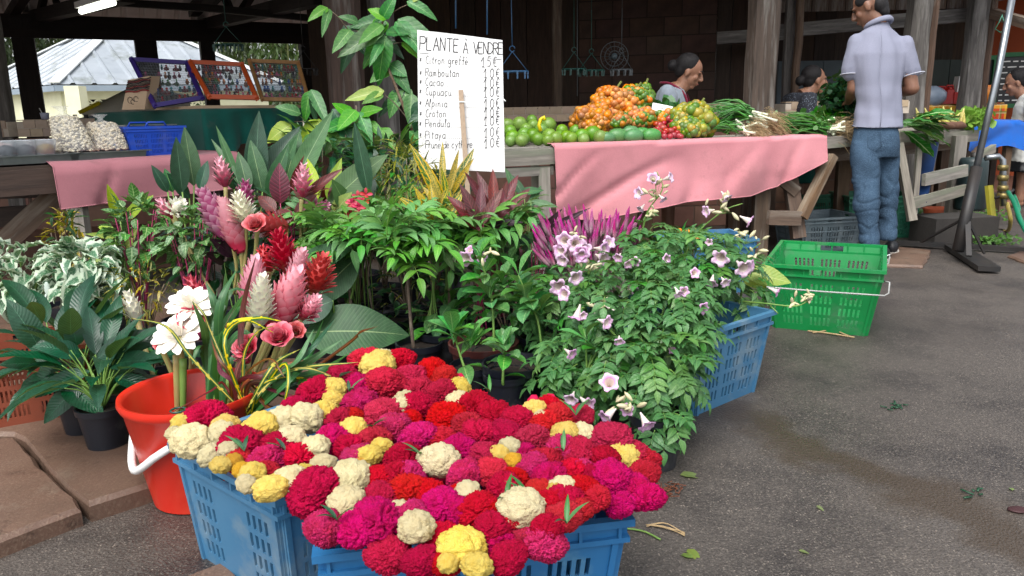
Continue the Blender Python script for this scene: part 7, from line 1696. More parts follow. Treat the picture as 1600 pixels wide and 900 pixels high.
# small red flowers
t = thing('red_flower_plant', 'small plant with bright red and white flowers above the rambutan leaves', 'plant', ground(560, 3.15)); b = MB()
m_rf = M('crimson_petal', '#b81438', '#a00f30', 30, .5, 0, jit=.15)
pet = BR('petal', .03, .014, m_rf, .2, .8, 0, 4, 'obov', nw=1)
for px, py in ((560, 308), (572, 304), (566, 318), (552, 314), (560, 324), (550, 318), (548, 336)):
    c = P(px, py, 3.1); stemtube(t, [W3(c, .2), c-Vector((0, .0, .05)), c], .002, m_gstem)
    for k in range(5): a = k*1.256+R.random()*.4; wpart('petal', pet, t, MD(c, Vector((math.cos(a), -.5, math.sin(a))), up=Vector((0, -1, .3))))
pot(t, ground(560, 3.15), .08, .16, m_potb)

# peace lily clump with its pots
lil = [BR('leaf', 1, .3, lm_lily, .15, a, .06, 9, 'lance', pet=.0) for a in (.4, .8, 1.2)]
def lily(label, cx, z, rows, n_, potr=.075, poth=.125, z0=.055, s=.2):
    g = ground(cx, z, 680); t = thing('peace_lily', label, 'potted plant', g); pot(t, g, potr, poth, m_potb, z0); c = g+Vector((0, 0, z0+poth*.9))
    for bx_, by, tx, ty, w_ in rows:
        a, e = P(bx_, by, z-.02), P(tx, ty, z-R.uniform(.0, .12)); stemtube(t, [c, c.lerp(a, .5)+Vector((0, 0, .04)), a], .003, m_gstem, 'stem'); lf(t, R.choice(lil), 1, .3, a, e, w_)
    for i in range(n_):
        an = i*2.4+R.random(); el = R.uniform(.3, 1.15); d = Vector((math.cos(an)*math.sin(el), math.sin(an)*math.sin(el), math.cos(el))); a = c+d*R.uniform(.08, .2)+Vector((0, 0, .04)); stemtube(t, [c, c.lerp(a, .5)+Vector((0, 0, .02)), a], .003, m_gstem, 'stem')
        wpart('leaf', R.choice(lil), t, MD(a, d+Vector((0, 0, -.35)), s=s*R.uniform(.7, 1.1), roll=R.uniform(-.4, .4)))
    return t
lily('peace lily in the front black pot beside the red bucket', 167, 2.3, [(62, 545, 20, 468, 34), (150, 560, 262, 503, 36), (100, 560, 34, 522, 26), (112, 570, 0, 582, 24), (180, 560, 172, 640, 0+34), (195, 545, 192, 560, 26), (140, 580, 30, 612, 26), (100, 600, 160, 640, 36), (170, 570, 245, 552, 30), (128, 555, 60, 530, 28), (180, 590, 252, 600, 24), (60, 570, 8, 560, 22), (90, 585, -20, 620, 28), (120, 540, 112, 500, 26), (210, 600, 238, 640, 22), (130, 600, 50, 660, 30)], 26)
lily('peace lily in the middle black pot', 133, 2.42, [(100, 540, 50, 560, 26)], 14, .07, .12)
lily('peace lily in the rear black pot next to the orange crate', 105, 2.6, [(60, 520, 30, 490, 22)], 12, .07, .13)
b = MB(); b.tube([P(66, 490, 2.9), P(72, 460, 2.9)], .004, 6); b.blob(P(74, 452, 2.9), (.012, .006, .03), 10, 7); solo('white_spathe', b.mesh('white_spathe', M('pale_spathe', '#c8d4cc', '#b4c4b8', 20, .4)), 'single pale spathe flower standing before the pothos at left', 'flower')

# ---------------- ginger flowers ----------------
def petalmat(name, c1, c2, tipc, y0, y1, rough=.4, top=None):
    n = NT(name); uv = n.n('UVMap'); sp = n.n('SeparateXYZ'); n.t.links.new(uv.outputs[0], sp.inputs[0])
    col = n.mix(n.ramp(n.noise(n.coord('Object'), 60, 2), .3, .7), c1, c2); g2 = n.n('SeparateXYZ'); n.t.links.new(n.coord('Generated'), g2.inputs[0])
    if top: col = n.mix(n.ramp(g2.outputs[1], .25, .9), col, top)
    col = n.mix(n.ramp(sp.outputs[1], y0, y1), col, tipc); col = n.jitter(col, .01, .12, .1)
    n.b.inputs['Subsurface Weight'].default_value = .1; n.b.inputs['Subsurface Radius'].default_value = (.01, .005, .005)
    return n.done(col, rough)
pm = dict(pink=petalmat('pink_bract', '#bc3a5c', '#b03054', '#e8a0b0', .4, 1.1, top='#ecb8c4'), red=petalmat('red_bract', '#a80f28', '#b8142e', '#d0304a', .5, 1.0), white=petalmat('white_bract', '#d8d8c0', '#e4e0cc', '#ece8da', .4, 1.0), torch=petalmat('coral_bract', '#b82034', '#a81a2e', '#d86a74', .6, 1.0), wtorch=petalmat('ivory_bract', '#e6e0d4', '#dcd8c8', '#f0ece4', .4, 1.0), purp=petalmat('mauve_bract', '#8f3f66', '#b05480', '#dcaabf', .5, 1.0))
def cone(name, L, W_, m, n_, open_=.35, taper=.35, psz=.3, top=True):
    """cone of overlapping bracts along +Y"""
    b = MB()
    for i in range(n_):
        f = i/(n_-1); y = L*f*.92; r_ = W_/2*(.72+.28*math.sin(pi*min(1, f*.9+.1)))*(1-.45*max(0, f-.6)/.4) if top else W_/2
        a = i*2.39996; rad = Vector((math.cos(a), 0, math.sin(a))); s = psz*L*(1.05-.55*f)
        out = open_*(1.1-.7*f); base = Vector((0, y, 0))+rad*r_*.62; d = (Vector((0, 1, 0))*(1-out*.3)+rad*out).normalized(); x = d.cross(rad).normalized(); nn = x.cross(d)
        if nn.dot(rad) < 0: nn = -nn
        w_ = s*.42; rows = []
        for j in range(5):
            t = j/4; ww = w_*(.55+.75*math.sin(pi*t*.8+.25))*(1 if j < 4 else .2); p = base+d*s*t+rad*(s*.22*t*t*(1.6*out+.3)); row = []
            for u in (-1, 0, 1): row.append(len(b.v)); b.v.append(p+x*u*ww*.6-rad*abs(u)*ww*.28)
            rows.append(row)
        for j in range(4):
            for k in range(2): b.face((rows[j][k], rows[j][k+1], rows[j+1][k+1], rows[j+1][k]), [(k/2, j/4), ((k+1)/2, j/4), ((k+1)/2, (j+1)/4), (k/2, (j+1)/4)])
    b.tube([(0, -.02*L, 0), (0, L*.5, 0), (0, L*.85, 0)], [W_*.16, W_*.28, W_*.1], 8)
    return b.mesh(name, m)
def torch(name, W_, m, n_=14, inner=18):
    """open waxy flower facing +Y"""
    b = MB()
    for i in range(n_+inner):
        outer = i < n_; f = 0 if outer else (i-n_)/inner; a = i*2.39996; rad = Vector((math.cos(a), 0, math.sin(a)))
        s = W_/2*(1.0 if outer else .62-.3*f); el = ((1.25 if W_ > .13 else .85)-.35*(i % 3)/3) if outer else .6-.55*f; d = (rad*math.sin(el)+Vector((0, 1, 0))*math.cos(el)).normalized(); x = d.cross(Vector((0, 1, 0))).normalized(); nn = x.cross(d)
        base = rad*W_*.05+Vector((0, .0 if outer else W_*.12*f, 0)); rows = []
        for j in range(6):
            t = j/5; ww = s*(.24 if W_ > .13 else .36)*math.sin(pi*(t**1.3)*.86+.2); bend = s*.22*t*t*(1 if outer else -.5); p = base+d*s*t+rad*0+Vector((0, -bend, 0)); row = []
            for u in (-1, 0, 1): row.append(len(b.v)); b.v.append(p+x*u*ww+Vector((0, 1, 0))*abs(u)*ww*.35)
            rows.append(row)
        for j in range(5):
            for k in range(2): b.face((rows[j][k], rows[j][k+1], rows[j+1][k+1], rows[j+1][k]), [(k/2, j/5), ((k+1)/2, j/5), ((k+1)/2, (j+1)/5), (k/2, (j+1)/5)])
    return b.mesh(name, m)
m_fstem = M('flower_stem', '#8f9a5a', '#a88a5c', 10, .45, .15, stretch=(20, 20, 2))
FC = {}
def gflower(label, kind, cx, cy, z, tx, ty, wpx, lpx=None, stem_to=None, group=None, front=-.3, opn=.35):
    """ginger flower centred at (cx, cy), pointing towards (tx, ty)"""
    c = P(cx, cy, z); tip = P(tx, ty, z)+Vector((0, front*.05, 0)); d = (tip-c); d = d.normalized() if d.length > 1e-4 else Vector((0, -1, .3)); k = z/1200
    t = thing('ginger_flower', label, 'flower', c, group=group)
    if kind in ('torch', 'wtorch'):
        d = (d*.55+Vector((0, -.75, .45))).normalized(); me = torch('bloom', wpx*k, pm[kind], 13 if kind == 'wtorch' else 9, 12 if kind == 'wtorch' else 20)
        wpart('bloom', me, t, MD(c, d)); base = c
    else:
        L = (lpx or wpx*1.6)*k*1.08; me = cone('bloom', L, wpx*k*1.12, pm[kind], 60 if wpx > 30 else 34, opn, psz=.3); base = c-d*L*.5
        wpart('bloom', me, t, MD(base, d))
    if stem_to:
        e = P(*stem_to) if len(stem_to) == 3 else stem_to; stemtube(t, [base, base.lerp(e, .4)-d*.03, e], .009, m_fstem, 'stem', 8)
    return t
BK = (300, 690, 2.2)
zb = 2.22
def bk(dx=0, dy=0): return (300+dx, 700+dy, 2.2)
gflower('ivory open ginger flower, lower of the two left in the bucket', 'wtorch', 280, 527, 2.12, 272, 500, 82, stem_to=(281, 700, 2.2))
gflower('ivory open ginger flower, upper of the two left in the bucket', 'wtorch', 299, 480, 2.18, 302, 450, 74, stem_to=(293, 700, 2.22))
gflower('coral ginger flower between the two ivory ones', 'torch', 300, 506, 2.17, 308, 490, 62, stem_to=(288, 700, 2.24))
gflower('small coral ginger petals left of the lower ivory flower', 'torch', 250, 538, 2.2, 240, 540, 24, stem_to=(275, 690, 2.22))
gflower('narrow red ginger cone above the ivory flowers', 'red', 305, 450, 2.3, 294, 428, 26, 42, stem_to=(300, 700, 2.28), opn=.7)
gflower('big pink ginger cone at the middle of the bucket bouquet', 'pink', 447, 468, 2.2, 466, 424, 62, 98, stem_to=(345, 690, 2.2), opn=.22)
gflower('pink ginger cone at the left of the big one', 'pink', 396, 448, 2.3, 402, 405, 48, 86, stem_to=(330, 690, 2.26), opn=.22)
gflower('pale pink ginger cone behind the big one', 'pink', 466, 420, 2.3, 473, 395, 42, 60, stem_to=(350, 690, 2.3), opn=.25)
gflower('small pink ginger cone at the lower right of the big one', 'pink', 484, 480, 2.2, 498, 462, 32, 44, stem_to=(352, 690, 2.22), opn=.6)
gflower('tall red ginger cone at the top of the bouquet', 'red', 441, 392, 2.32, 437, 366, 38, 62, stem_to=(340, 690, 2.3), opn=.7)
gflower('red ginger cone at the right side of the bouquet', 'red', 498, 428, 2.28, 506, 404, 42, 62, stem_to=(356, 690, 2.26), opn=.7)
gflower('small red ginger cone left of the tall red one', 'red', 415, 404, 2.35, 412, 388, 26, 40, stem_to=(338, 690, 2.3), opn=.7)
gflower('white ginger cone standing before the pink cones', 'white', 407, 470, 2.12, 413, 430, 32, 76, stem_to=(340, 690, 2.16), opn=.45)
gflower('slim white bud cone at the left of the bouquet', 'white', 206, 478, 2.4, 202, 455, 28, 46, stem_to=(270, 700, 2.28), opn=.3)
gflower('coral ginger flower at the centre front of the bouquet', 'torch', 438, 532, 2.08, 440, 510, 64, stem_to=(352, 690, 2.14))
gflower('coral pink ginger flower beside the centre one', 'torch', 462, 520, 2.12, 475, 508, 40, stem_to=(356, 690, 2.18))
gflower('pink red ginger flower hanging lowest at the front', 'torch', 390, 548, 2.06, 382, 535, 58, stem_to=(342, 690, 2.12))
gflower('small pink tipped bud beside the lowest coral flower', 'pink', 376, 556, 2.05, 370, 545, 26, 32, stem_to=(338, 690, 2.12))
VT = None
gflower('pale pink ginger cone high at left above the purple ones', 'pink', 347, 268, 3.1, 345, 250, 26, 42, stem_to=(350, 400, 3.1), opn=.5)
gflower('pale pink ginger spike among the red leaves', 'pink', 473, 283, 3.05, 476, 262, 22, 50, stem_to=(470, 400, 3.1), opn=.6)
gflower('large mauve pink ginger cone in the left rear bunch', 'purp', 338, 335, 2.9, 322, 305, 48, 80, stem_to=(365, 460, 3.0), opn=.25)
gflower('pink ginger cone leaning on the mauve one', 'pink', 362, 352, 2.88, 352, 318, 40, 80, stem_to=(370, 460, 2.98), opn=.22)
gflower('white ginger flower above the coral one in the rear bunch', 'white', 377, 325, 2.85, 374, 305, 32, 48, stem_to=(374, 460, 2.95), opn=.8)
gflower('coral ginger flower at the right of the rear bunch', 'torch', 402, 356, 2.82, 400, 345, 50, stem_to=(380, 460, 2.92))
gflower('pink ginger cone at the far left of the rear bunch', 'pink', 258, 325, 3.0, 250, 310, 24, 34, stem_to=(330, 460, 3.0), opn=.5)
gflower('white budded ginger beside the far left pink cone', 'white', 278, 322, 2.98, 285, 315, 26, 30, stem_to=(335, 460, 3.0), opn=.9)
gflower('purple ginger cone half hidden behind the mauve one', 'purp', 382, 308, 3.0, 385, 290, 30, 50, stem_to=(370, 460, 3.0))
gflower('purple ginger tip among orange leaves', 'purp', 500, 322, 3.1, 512, 318, 20, 30, stem_to=(480, 420, 3.1), opn=.8)
gflower('dark red ginger cone under the red leaves', 'red', 420, 350, 3.0, 405, 345, 40, 52, stem_to=(400, 460, 3.0), opn=.6)
rb = G(370, 520); vs = thing('flower_tub', 'dark tub holding the rear ginger flower bunch', 'tub', W3(P(365, 470, 3.0), 0)); pot(vs, W3(P(365, 470, 3.0), 0), .14, .3, m_potb, name='tub_body')
# strap leaves in the bouquet
def strapset(label, rows, z, mlist, base, name='foliage_bunch'):
    t = thing(name, label, 'foliage', P(base[0], base[1], z)); 
    for x0, y0, x1, y1, x2, y2, w_ in rows:
        pts = [P(base[0]+R.uniform(-14, 14), base[1], z), P(x0, y0, z+R.uniform(-.08, .05)), P(x1, y1, z+R.uniform(-.1, .03)), P(x2, y2, z+R.uniform(-.14, 0))]; q = bez(pts, 16); b = MB(); m = R.choice(mlist); w2 = w_*z/1200/2; rows_ = []
        for i, p in enumerate(q):
            tg = (q[min(15, i+1)]-q[max(0, i-1)]).normalized(); vw = (CAM-p).normalized(); x = tg.cross((vw+Vector((0, 0, .5))).normalized()).normalized(); x = Matrix.Rotation(.5*math.sin(i*.25+x0), 3, tg) @ x; nn = x.cross(tg); f = i/15; ww = w2*min(1, .3+f*5)*(1-max(0, (f-.5)/.5)**2)+.0003; row = []
            for u in (-1, 0, 1): row.append(len(b.v)); b.v.append(p+x*u*ww-nn*abs(u)*ww*.3)
            rows_.append(row)
        for i in range(15):
            for k in range(2): b.face((rows_[i][k], rows_[i][k+1], rows_[i+1][k+1], rows_[i+1][k]), [(k/2, i/15), ((k+1)/2, i/15), ((k+1)/2, (i+1)/15), (k/2, (i+1)/15)])
        wpart('leaf', b.mesh('leaf', m), t, None)
    return t
strapset('green strap leaves standing in the bucket behind the coral flowers', [(330, 540, 335, 480, 322, 440, 14), (335, 540, 350, 470, 352, 425, 14), (340, 540, 370, 480, 395, 440, 13), (345, 540, 380, 500, 412, 500, 12), (325, 560, 318, 510, 300, 470, 12), (350, 560, 375, 520, 402, 530, 12), (340, 540, 345, 470, 370, 420, 13), (330, 560, 330, 500, 340, 450, 12), (350, 580, 390, 545, 372, 600, 10), (320, 560, 310, 540, 300, 570, 10), (345, 560, 360, 500, 385, 470, 12), (335, 520, 360, 455, 390, 455, 12)], 2.16, [lm_cord], (335, 670))
strapset('long narrow green leaves fanning right over the cockscomb', [(430, 590, 480, 550, 522, 500, 12), (440, 595, 490, 560, 535, 530, 12), (440, 600, 500, 580, 545, 552, 12), (450, 600, 510, 590, 550, 580, 12), (450, 595, 480, 560, 505, 500, 10), (440, 600, 490, 600, 540, 612, 10), (430, 590, 470, 570, 500, 530, 12), (445, 605, 485, 620, 520, 640, 9), (430, 590, 465, 560, 490, 515, 11)], 2.02, [lm_cord, lm_cord, lm_cad], (390, 660))
strapset('yellow striped narrow croton leaves curling over the bucket', [(420, 600, 470, 575, 560, 566, 7), (430, 590, 480, 575, 545, 600, 7), (440, 570, 450, 600, 438, 650, 6), (420, 580, 440, 560, 470, 545, 6), (300, 560, 260, 510, 205, 497, 5), (350, 520, 400, 497, 440, 502, 6), (350, 540, 380, 500, 428, 520, 6), (330, 520, 318, 490, 300, 470, 4), (400, 600, 450, 620, 500, 600, 6), (410, 600, 470, 590, 520, 620, 6), (380, 560, 400, 520, 430, 508, 6)], 2.0, [lm_strip], (385, 650))
strapset('dark red narrow leaves hanging among the bouquet stems', [(350, 600, 330, 610, 258, 650, 4), (370, 580, 390, 540, 376, 500, 6), (380, 590, 420, 560, 445, 590, 7), (380, 600, 430, 610, 480, 628, 8), (390, 600, 440, 600, 500, 585, 7), (360, 590, 340, 560, 330, 530, 6), (370, 600, 410, 590, 440, 620, 8), (360, 580, 350, 520, 372, 470, 5), (385, 600, 425, 640, 470, 640, 8), (375, 560, 380, 480, 400, 400, 9), (380, 600, 440, 570, 510, 560, 7), (370, 610, 400, 630, 440, 640, 9), (365, 600, 345, 580, 340, 560, 8), (540, 540, 560, 520, 590, 510, 5)], 2.04, [lm_rst, lm_rst, lm_red], (370, 660))
# extra bare stems in the bucket
t = thing('stem_bundle', 'bundle of pale and green cut stems tied in the red bucket', 'stems', P(330, 690, 2.2))
for x0, y0, x1, y1, m in ((276, 555, 278, 700, 'a'), (286, 560, 286, 700, 'b'), (360, 590, 330, 700, 'b'), (372, 585, 340, 700, 'a'), (388, 580, 348, 705, 'b'), (400, 590, 356, 700, 'a'), (352, 590, 322, 700, 'a'), (344, 600, 316, 700, 'b')):
    stemtube(t, [P(x0, y0, 2.14), P((x0+x1)/2, (y0+y1)/2, 2.16), P(x1, y1, 2.2)], .0115, m_fstem if m == 'a' else m_gstem, 'stem', 8)
b = MB(); b.tube([P(278, 641, 2.13)+Vector((math.cos(a)*.02, math.sin(a)*.02, 0)) for a in [i*.6 for i in range(11)]], .003, 5, closed=True); wpart('green_tie', b.mesh('green_tie', m_teal), t)
# ---------------- red bucket ----------------
bc = G(262, 805)+Vector((.06, .14, 0)); bc = W3((G(216, 762)+G(318, 806))/2, 0)+Vector((.075, .045, 0))
bk_t = thing('red_bucket', 'red plastic bucket full of ginger flowers, white handle hanging down', 'bucket', bc)
rT, rB, hB = .175, .125, .30
b = MB(); b.lathe([(0, .012), (rB-.004, .012), (rT-.01, hB-.012), (rT-.004, hB-.002), (rT+.006, hB), (rT+.008, hB-.012), (rT+.002, hB-.026), (rT-.004, hB-.03), (rB, .004), (rB-.012, 0), (0, 0)], 48); part('bucket_body', smooth_by_angle(b.mesh('bucket_body', m_red), 55), bk_t)
b = MB(); b.lathe([(0, .14), (rB+.02, .14)], 32); part('water', b.mesh('water', M('dark_water', '#2a1a14', None, 5, .05, 0)), bk_t)
ha = bez([(math.cos(math.radians(t_))*(rT+.014-dr*.16), math.sin(math.radians(t_))*(rT+.014-dr*.16), hB-.02-dr) for t_, dr in ((-205, 0), (-195, .05), (-184, .095), (-174, .128), (-158, .155), (-138, .158), (-118, .13), (-97, .085), (-65, .03), (-40, 0))], 21)
b = MB(); b.tube(ha, [.006]*4+[.0105]*13+[.006]*4, 10); part('handle', b.mesh('handle', m_white), bk_t)

# ---------------- cockscomb heads ----------------
def coxmat(name, c1, c2, tip, sc_=1.0):
    n = NT(name); ob = n.coord('Object'); oi = n.n('ObjectInfo'); ad = n.n('VectorMath', operation='ADD'); n.t.links.new(ob, ad.inputs[0]); cb_ = n.n('CombineXYZ'); n.set(cb_.inputs[0], n.math('MULTIPLY', oi.outputs['Random'], 9.0)); n.t.links.new(cb_.outputs[0], ad.inputs[1])
    v = ad.outputs[0]; fz = n.voro(v, 26*sc_); fz2 = n.noise(v, 40*sc_, 3)
    col = n.mix(n.ramp(n.noise(v, 2.2, 3), .35, .65), c1, c2); col = n.mix(n.math('MULTIPLY', n.ramp(n.noise(v, 22, 3), .56, .72), .3), col, tip)
    n.bump(n.math('ADD', n.math('MULTIPLY', fz, .8), fz2), .8, .004); col = n.jitter(col, .006, .04, .12)
    return n.done(col, .8, spec=.15)
cx_m = dict(red=coxmat('scarlet_cockscomb', '#c00018', '#d00428', '#ec3050'), crim=coxmat('crimson_cockscomb', '#a8002c', '#be043a', '#dc2c62'), mag=coxmat('magenta_cockscomb', '#b8004c', '#ca0868', '#e84ca0'), cream=coxmat('cream_cockscomb', '#dccfa4', '#d6c698', '#eee6cc', .8), yel=coxmat('yellow_cockscomb', '#e2c868', '#dcba54', '#f0e2a4', .8), gold=coxmat('golden_cockscomb', '#dca838', '#d09830', '#e8bc54', .8))
def coxmesh(mat, kind, seed):
    """brain like head of radius about 1: folded crests over a dome"""
    bm = bmesh.new(); bmesh.ops.create_icosphere(bm, subdivisions=5 if kind == 'bump' else 6, radius=1)
    off = Vector((seed*7.3, seed*3.1, seed*1.7))
    for v in bm.verts:
        p = v.co.copy(); lump = 0
        if kind == 'fold' or kind == 'dome':
            q = p*1.5+off; q += noise.noise_vector(p*1.4+off)*.8; r_ = abs(noise.noise(q)); lump = (-.24 if kind == 'fold' else -.1)*max(0, 1-r_*6)**1.5
            q2 = p*4+off; lump += -.07*max(0, 1-abs(noise.noise(q2+noise.noise_vector(p*3)*.5))*5)
            lump += .16*noise.noise(p*1.3+off)+.05*(1-abs(noise.noise(p*9+off))*4)
            q3 = p*7+off+noise.noise_vector(p*4+off)*1.2; lump += .085*(1-min(1, abs(noise.noise(q3))*4.5))+.045*noise.noise(p*30+off)
        else:
            d, pts = noise.voronoi(p*2.0+off); lump = .15*(1-min(1, d[0]*1.55)**2)-.06; d2, _ = noise.voronoi(p*6.5+off); lump += .07*(1-min(1, d2[0]*1.6)); q3 = p*9+off; lump += .07*(1-min(1, abs(noise.noise(q3+noise.noise_vector(p*5)))*4))+.05*noise.noise(p*26+off)
        k = 1+lump
        v.co = Vector((p.x*k, p.y*k, (p.z*.8 if p.z > 0 else p.z*.62)*k))
    me = bpy.data.meshes.new('flower_head'); bm.to_mesh(me); bm.free(); me.materials.append(mat); me.polygons.foreach_set('use_smooth', [True]*len(me.polygons)); return me
COXM = {}
for k in ('red', 'crim', 'mag'): COXM[k] = [coxmesh(cx_m[k], 'fold' if i else 'dome', i+1+len(k)) for i in range(3)]
for k in ('cream', 'yel', 'gold'): COXM[k] = [coxmesh(cx_m[k], 'bump', i+4+len(k)) for i in range(2)]
names = dict(red='scarlet', crim='dark crimson', mag='magenta', cream='cream', yel='yellow', gold='golden orange')
kinds = dict(red='velvety red cockscomb heads', crim='velvety crimson cockscomb heads', mag='velvety magenta cockscomb heads', cream='cream cockscomb heads', yel='yellow cockscomb heads', gold='golden cockscomb heads')
placed = []
def hcover(px, py):   # height of the heap of heads above the ground at a place in the plan
    q = G(px, py, .37); return q
def cox(k, px, py, rpx, h=None, group=None, note=None):
    # heads lie on a gently domed surface above the crates
    hh = h or .36; p = G(px, py, hh); d = (p-CAM); z = d.dot(_fd); r_ = rpx*z/1200
    tilt = Euler((R.uniform(-.5, .3), R.uniform(-.4, .4), R.uniform(0, 6.28)))
    o = solo('cockscomb_head', R.choice(COXM[k]), note or '', 'flower', group=kinds[k], M_=Matrix.Translation(p) @ tilt.to_matrix().to_4x4() @ Matrix.Diagonal((r_, r_*R.uniform(.85, 1.0), r_, 1)))
    placed.append((o, k, px, py, rpx)); return o
HEADS = [('cream', 300, 690, 30), ('cream', 348, 676, 20), ('yel', 285, 662, 16), ('crim', 321, 661, 31), ('yel', 352, 668, 22), ('cream', 330, 712, 20), ('cream', 358, 705, 18), ('yel', 345, 728, 16), ('cream', 275, 680, 15),
 ('crim', 378, 697, 28), ('red', 372, 720, 18), ('gold', 365, 722, 14), ('gold', 378, 735, 15), ('yel', 396, 742, 22), ('cream', 385, 757, 16), ('yel', 406, 670, 28), ('cream', 443, 658, 25), ('cream', 478, 655, 29), ('yel', 505, 645, 22), ('yel', 520, 625, 16), ('cream', 455, 685, 22),
 ('crim', 436, 700, 24), ('mag', 420, 722, 26), ('red', 468, 716, 24), ('crim', 415, 742, 20), ('cream', 492, 700, 22), ('cream', 505, 728, 20), ('yel', 425, 765, 26), ('cream', 455, 752, 28), ('yel', 475, 740, 16),
 ('crim', 494, 770, 36), ('mag', 520, 690, 24), ('yel', 552, 672, 21), ('crim', 492, 618, 26), ('yel', 520, 608, 20), ('cream', 548, 750, 33), ('cream', 542, 787, 28), ('mag', 560, 720, 24), ('mag', 508, 826, 27), ('red', 588, 752, 24),
 ('red', 575, 570, 26), ('mag', 560, 605, 20), ('yel', 590, 572, 26), ('cream', 600, 560, 16), ('crim', 600, 602, 27), ('crim', 640, 595, 24), ('red', 625, 565, 20), ('mag', 562, 632, 22), ('cream', 627, 636, 19), ('cream', 632, 625, 16), ('red', 672, 586, 24), ('red', 690, 592, 20), ('crim', 690, 618, 24), ('yel', 718, 606, 17), ('cream', 716, 630, 20), ('crim', 655, 640, 26), ('crim', 600, 650, 26), ('mag', 615, 672, 26), ('crim', 585, 690, 24), ('yel', 596, 700, 18), ('yel', 575, 714, 20), ('gold', 568, 718, 13), ('crim', 740, 640, 28), ('crim', 772, 650, 24), ('red', 700, 655, 26), ('mag', 655, 690, 28), ('red', 690, 690, 22), ('crim', 632, 720, 28), ('mag', 642, 745, 22), ('cream', 686, 722, 31), ('mag', 722, 706, 24), ('mag', 726, 745, 26), ('crim', 615, 748, 24), ('red', 640, 770, 28), ('red', 670, 775, 24), ('crim', 598, 780, 24), ('mag', 590, 820, 38), ('mag', 560, 830, 28), ('mag', 640, 810, 26), ('crim', 555, 800, 22), ('crim', 608, 868, 30), ('cream', 650, 825, 30), ('cream', 622, 795, 16), ('mag', 690, 795, 28), ('mag', 740, 790, 20), ('cream', 730, 772, 20), ('red', 745, 800, 28), ('red', 720, 780, 20), ('red', 690, 845, 28), ('crim', 660, 880, 26), ('red', 700, 880, 26),
 ('yel', 720, 858, 38), ('yel', 745, 885, 24), ('yel', 700, 880, 20), ('mag', 775, 850, 28), ('crim', 795, 875, 26), ('crim', 770, 825, 22), ('red', 770, 800, 20), ('red', 800, 810, 22), ('cream', 815, 795, 35), ('gold', 802, 722, 16), ('cream', 796, 700, 18), ('yel', 780, 710, 16), ('crim', 760, 715, 24), ('red', 770, 740, 24), ('crim', 790, 765, 26), ('crim', 700, 720, 18), ('mag', 830, 735, 24), ('crim', 750, 680, 24), ('crim', 790, 680, 22), ('crim', 810, 660, 24), ('yel', 834, 642, 19), ('cream', 846, 655, 14), ('red', 860, 640, 20), ('red', 850, 665, 22), ('crim', 835, 688, 24), ('yel', 882, 680, 23), ('cream', 912, 678, 19), ('red', 870, 655, 22), ('crim', 908, 652, 18), ('mag', 880, 710, 26), ('crim', 850, 725, 24), ('crim', 905, 715, 26), ('red', 895, 740, 22), ('mag', 860, 750, 24), ('cream', 880, 762, 20), ('yel', 870, 765, 14), ('red', 862, 790, 24), ('red', 840, 770, 20), ('crim', 885, 785, 26), ('red', 912, 770, 24), ('mag', 848, 850, 32), ('crim', 820, 850, 24), ('red', 880, 810, 24), ('crim', 855, 825, 22), ('mag', 905, 740, 20),
 ('crim', 955, 690, 30), ('crim', 945, 720, 22), ('yel', 975, 715, 24), ('yel', 960, 712, 20), ('crim', 985, 715, 26), ('mag', 952, 748, 28), ('mag', 985, 770, 28), ('crim', 1005, 745, 22), ('mag', 1010, 780, 24), ('crim', 925, 745, 20), ('crim', 1010, 720, 18), ('mag', 970, 790, 20), ('red', 930, 780, 20), ('red', 905, 800, 18), ('crim', 655, 610, 20), ('red', 640, 660, 18), ('crim', 730, 665, 20), ('mag', 820, 710, 18), ('red', 805, 750, 18), ('crim', 530, 660, 20), ('crim', 545, 700, 20), ('mag', 720, 800, 20), ('crim', 460, 640, 18), ('crim', 535, 590, 20), ('red', 550, 655, 18)]
def cpos(px, py):
    v = 'front' if py > 790 else 'back' if py < 650 else 'middle'; return v
cnts = {}
for k, px, py, r_ in HEADS:
    edge = .36 if 330 < px < 960 and 600 < py < 840 else .335
    o = cox(k, px, py, r_*(1.08 if k in ('cream', 'yel', 'gold') else 1.26), edge+(.012 if k in ('cream', 'yel', 'gold') else 0)); 
    area = 'at the left crate' if px < 500 else ('at the right end of the heap' if px > 850 else ('at the back of the heap' if py < 670 else ('at the front of the heap' if py > 785 else 'in the middle of the heap')))
    size = 'large' if r_ >= 28 else ('small' if r_ < 20 else 'medium sized'); o['label'] = f'{size} {names[k]} cockscomb head {area}'
# heads hidden below the surface so that no crate floor shows through
ub = MB()
for k, px, py, r_ in HEADS[::1]:
    p = G(px, py, .30); z = (p-CAM).dot(_fd); 
    if not ((350 < px < 450 and 690 < py < 735) or (560 < px < 900 and 600 < py < 800)): continue
    ub.blob(p+Vector((0, .0, -.01)), (r_*z/1200*.8, r_*z/1200*.8, .05), 14, 10, lambda v: .1*noise.noise(v*4+p*9))
hs_ = solo('cockscomb_stems', ub.mesh('cockscomb_stems', cx_m['crim']), 'mass of lower red cockscomb blooms packed under the top layer of heads', 'flowers'); hs_['kind'] = 'stuff'
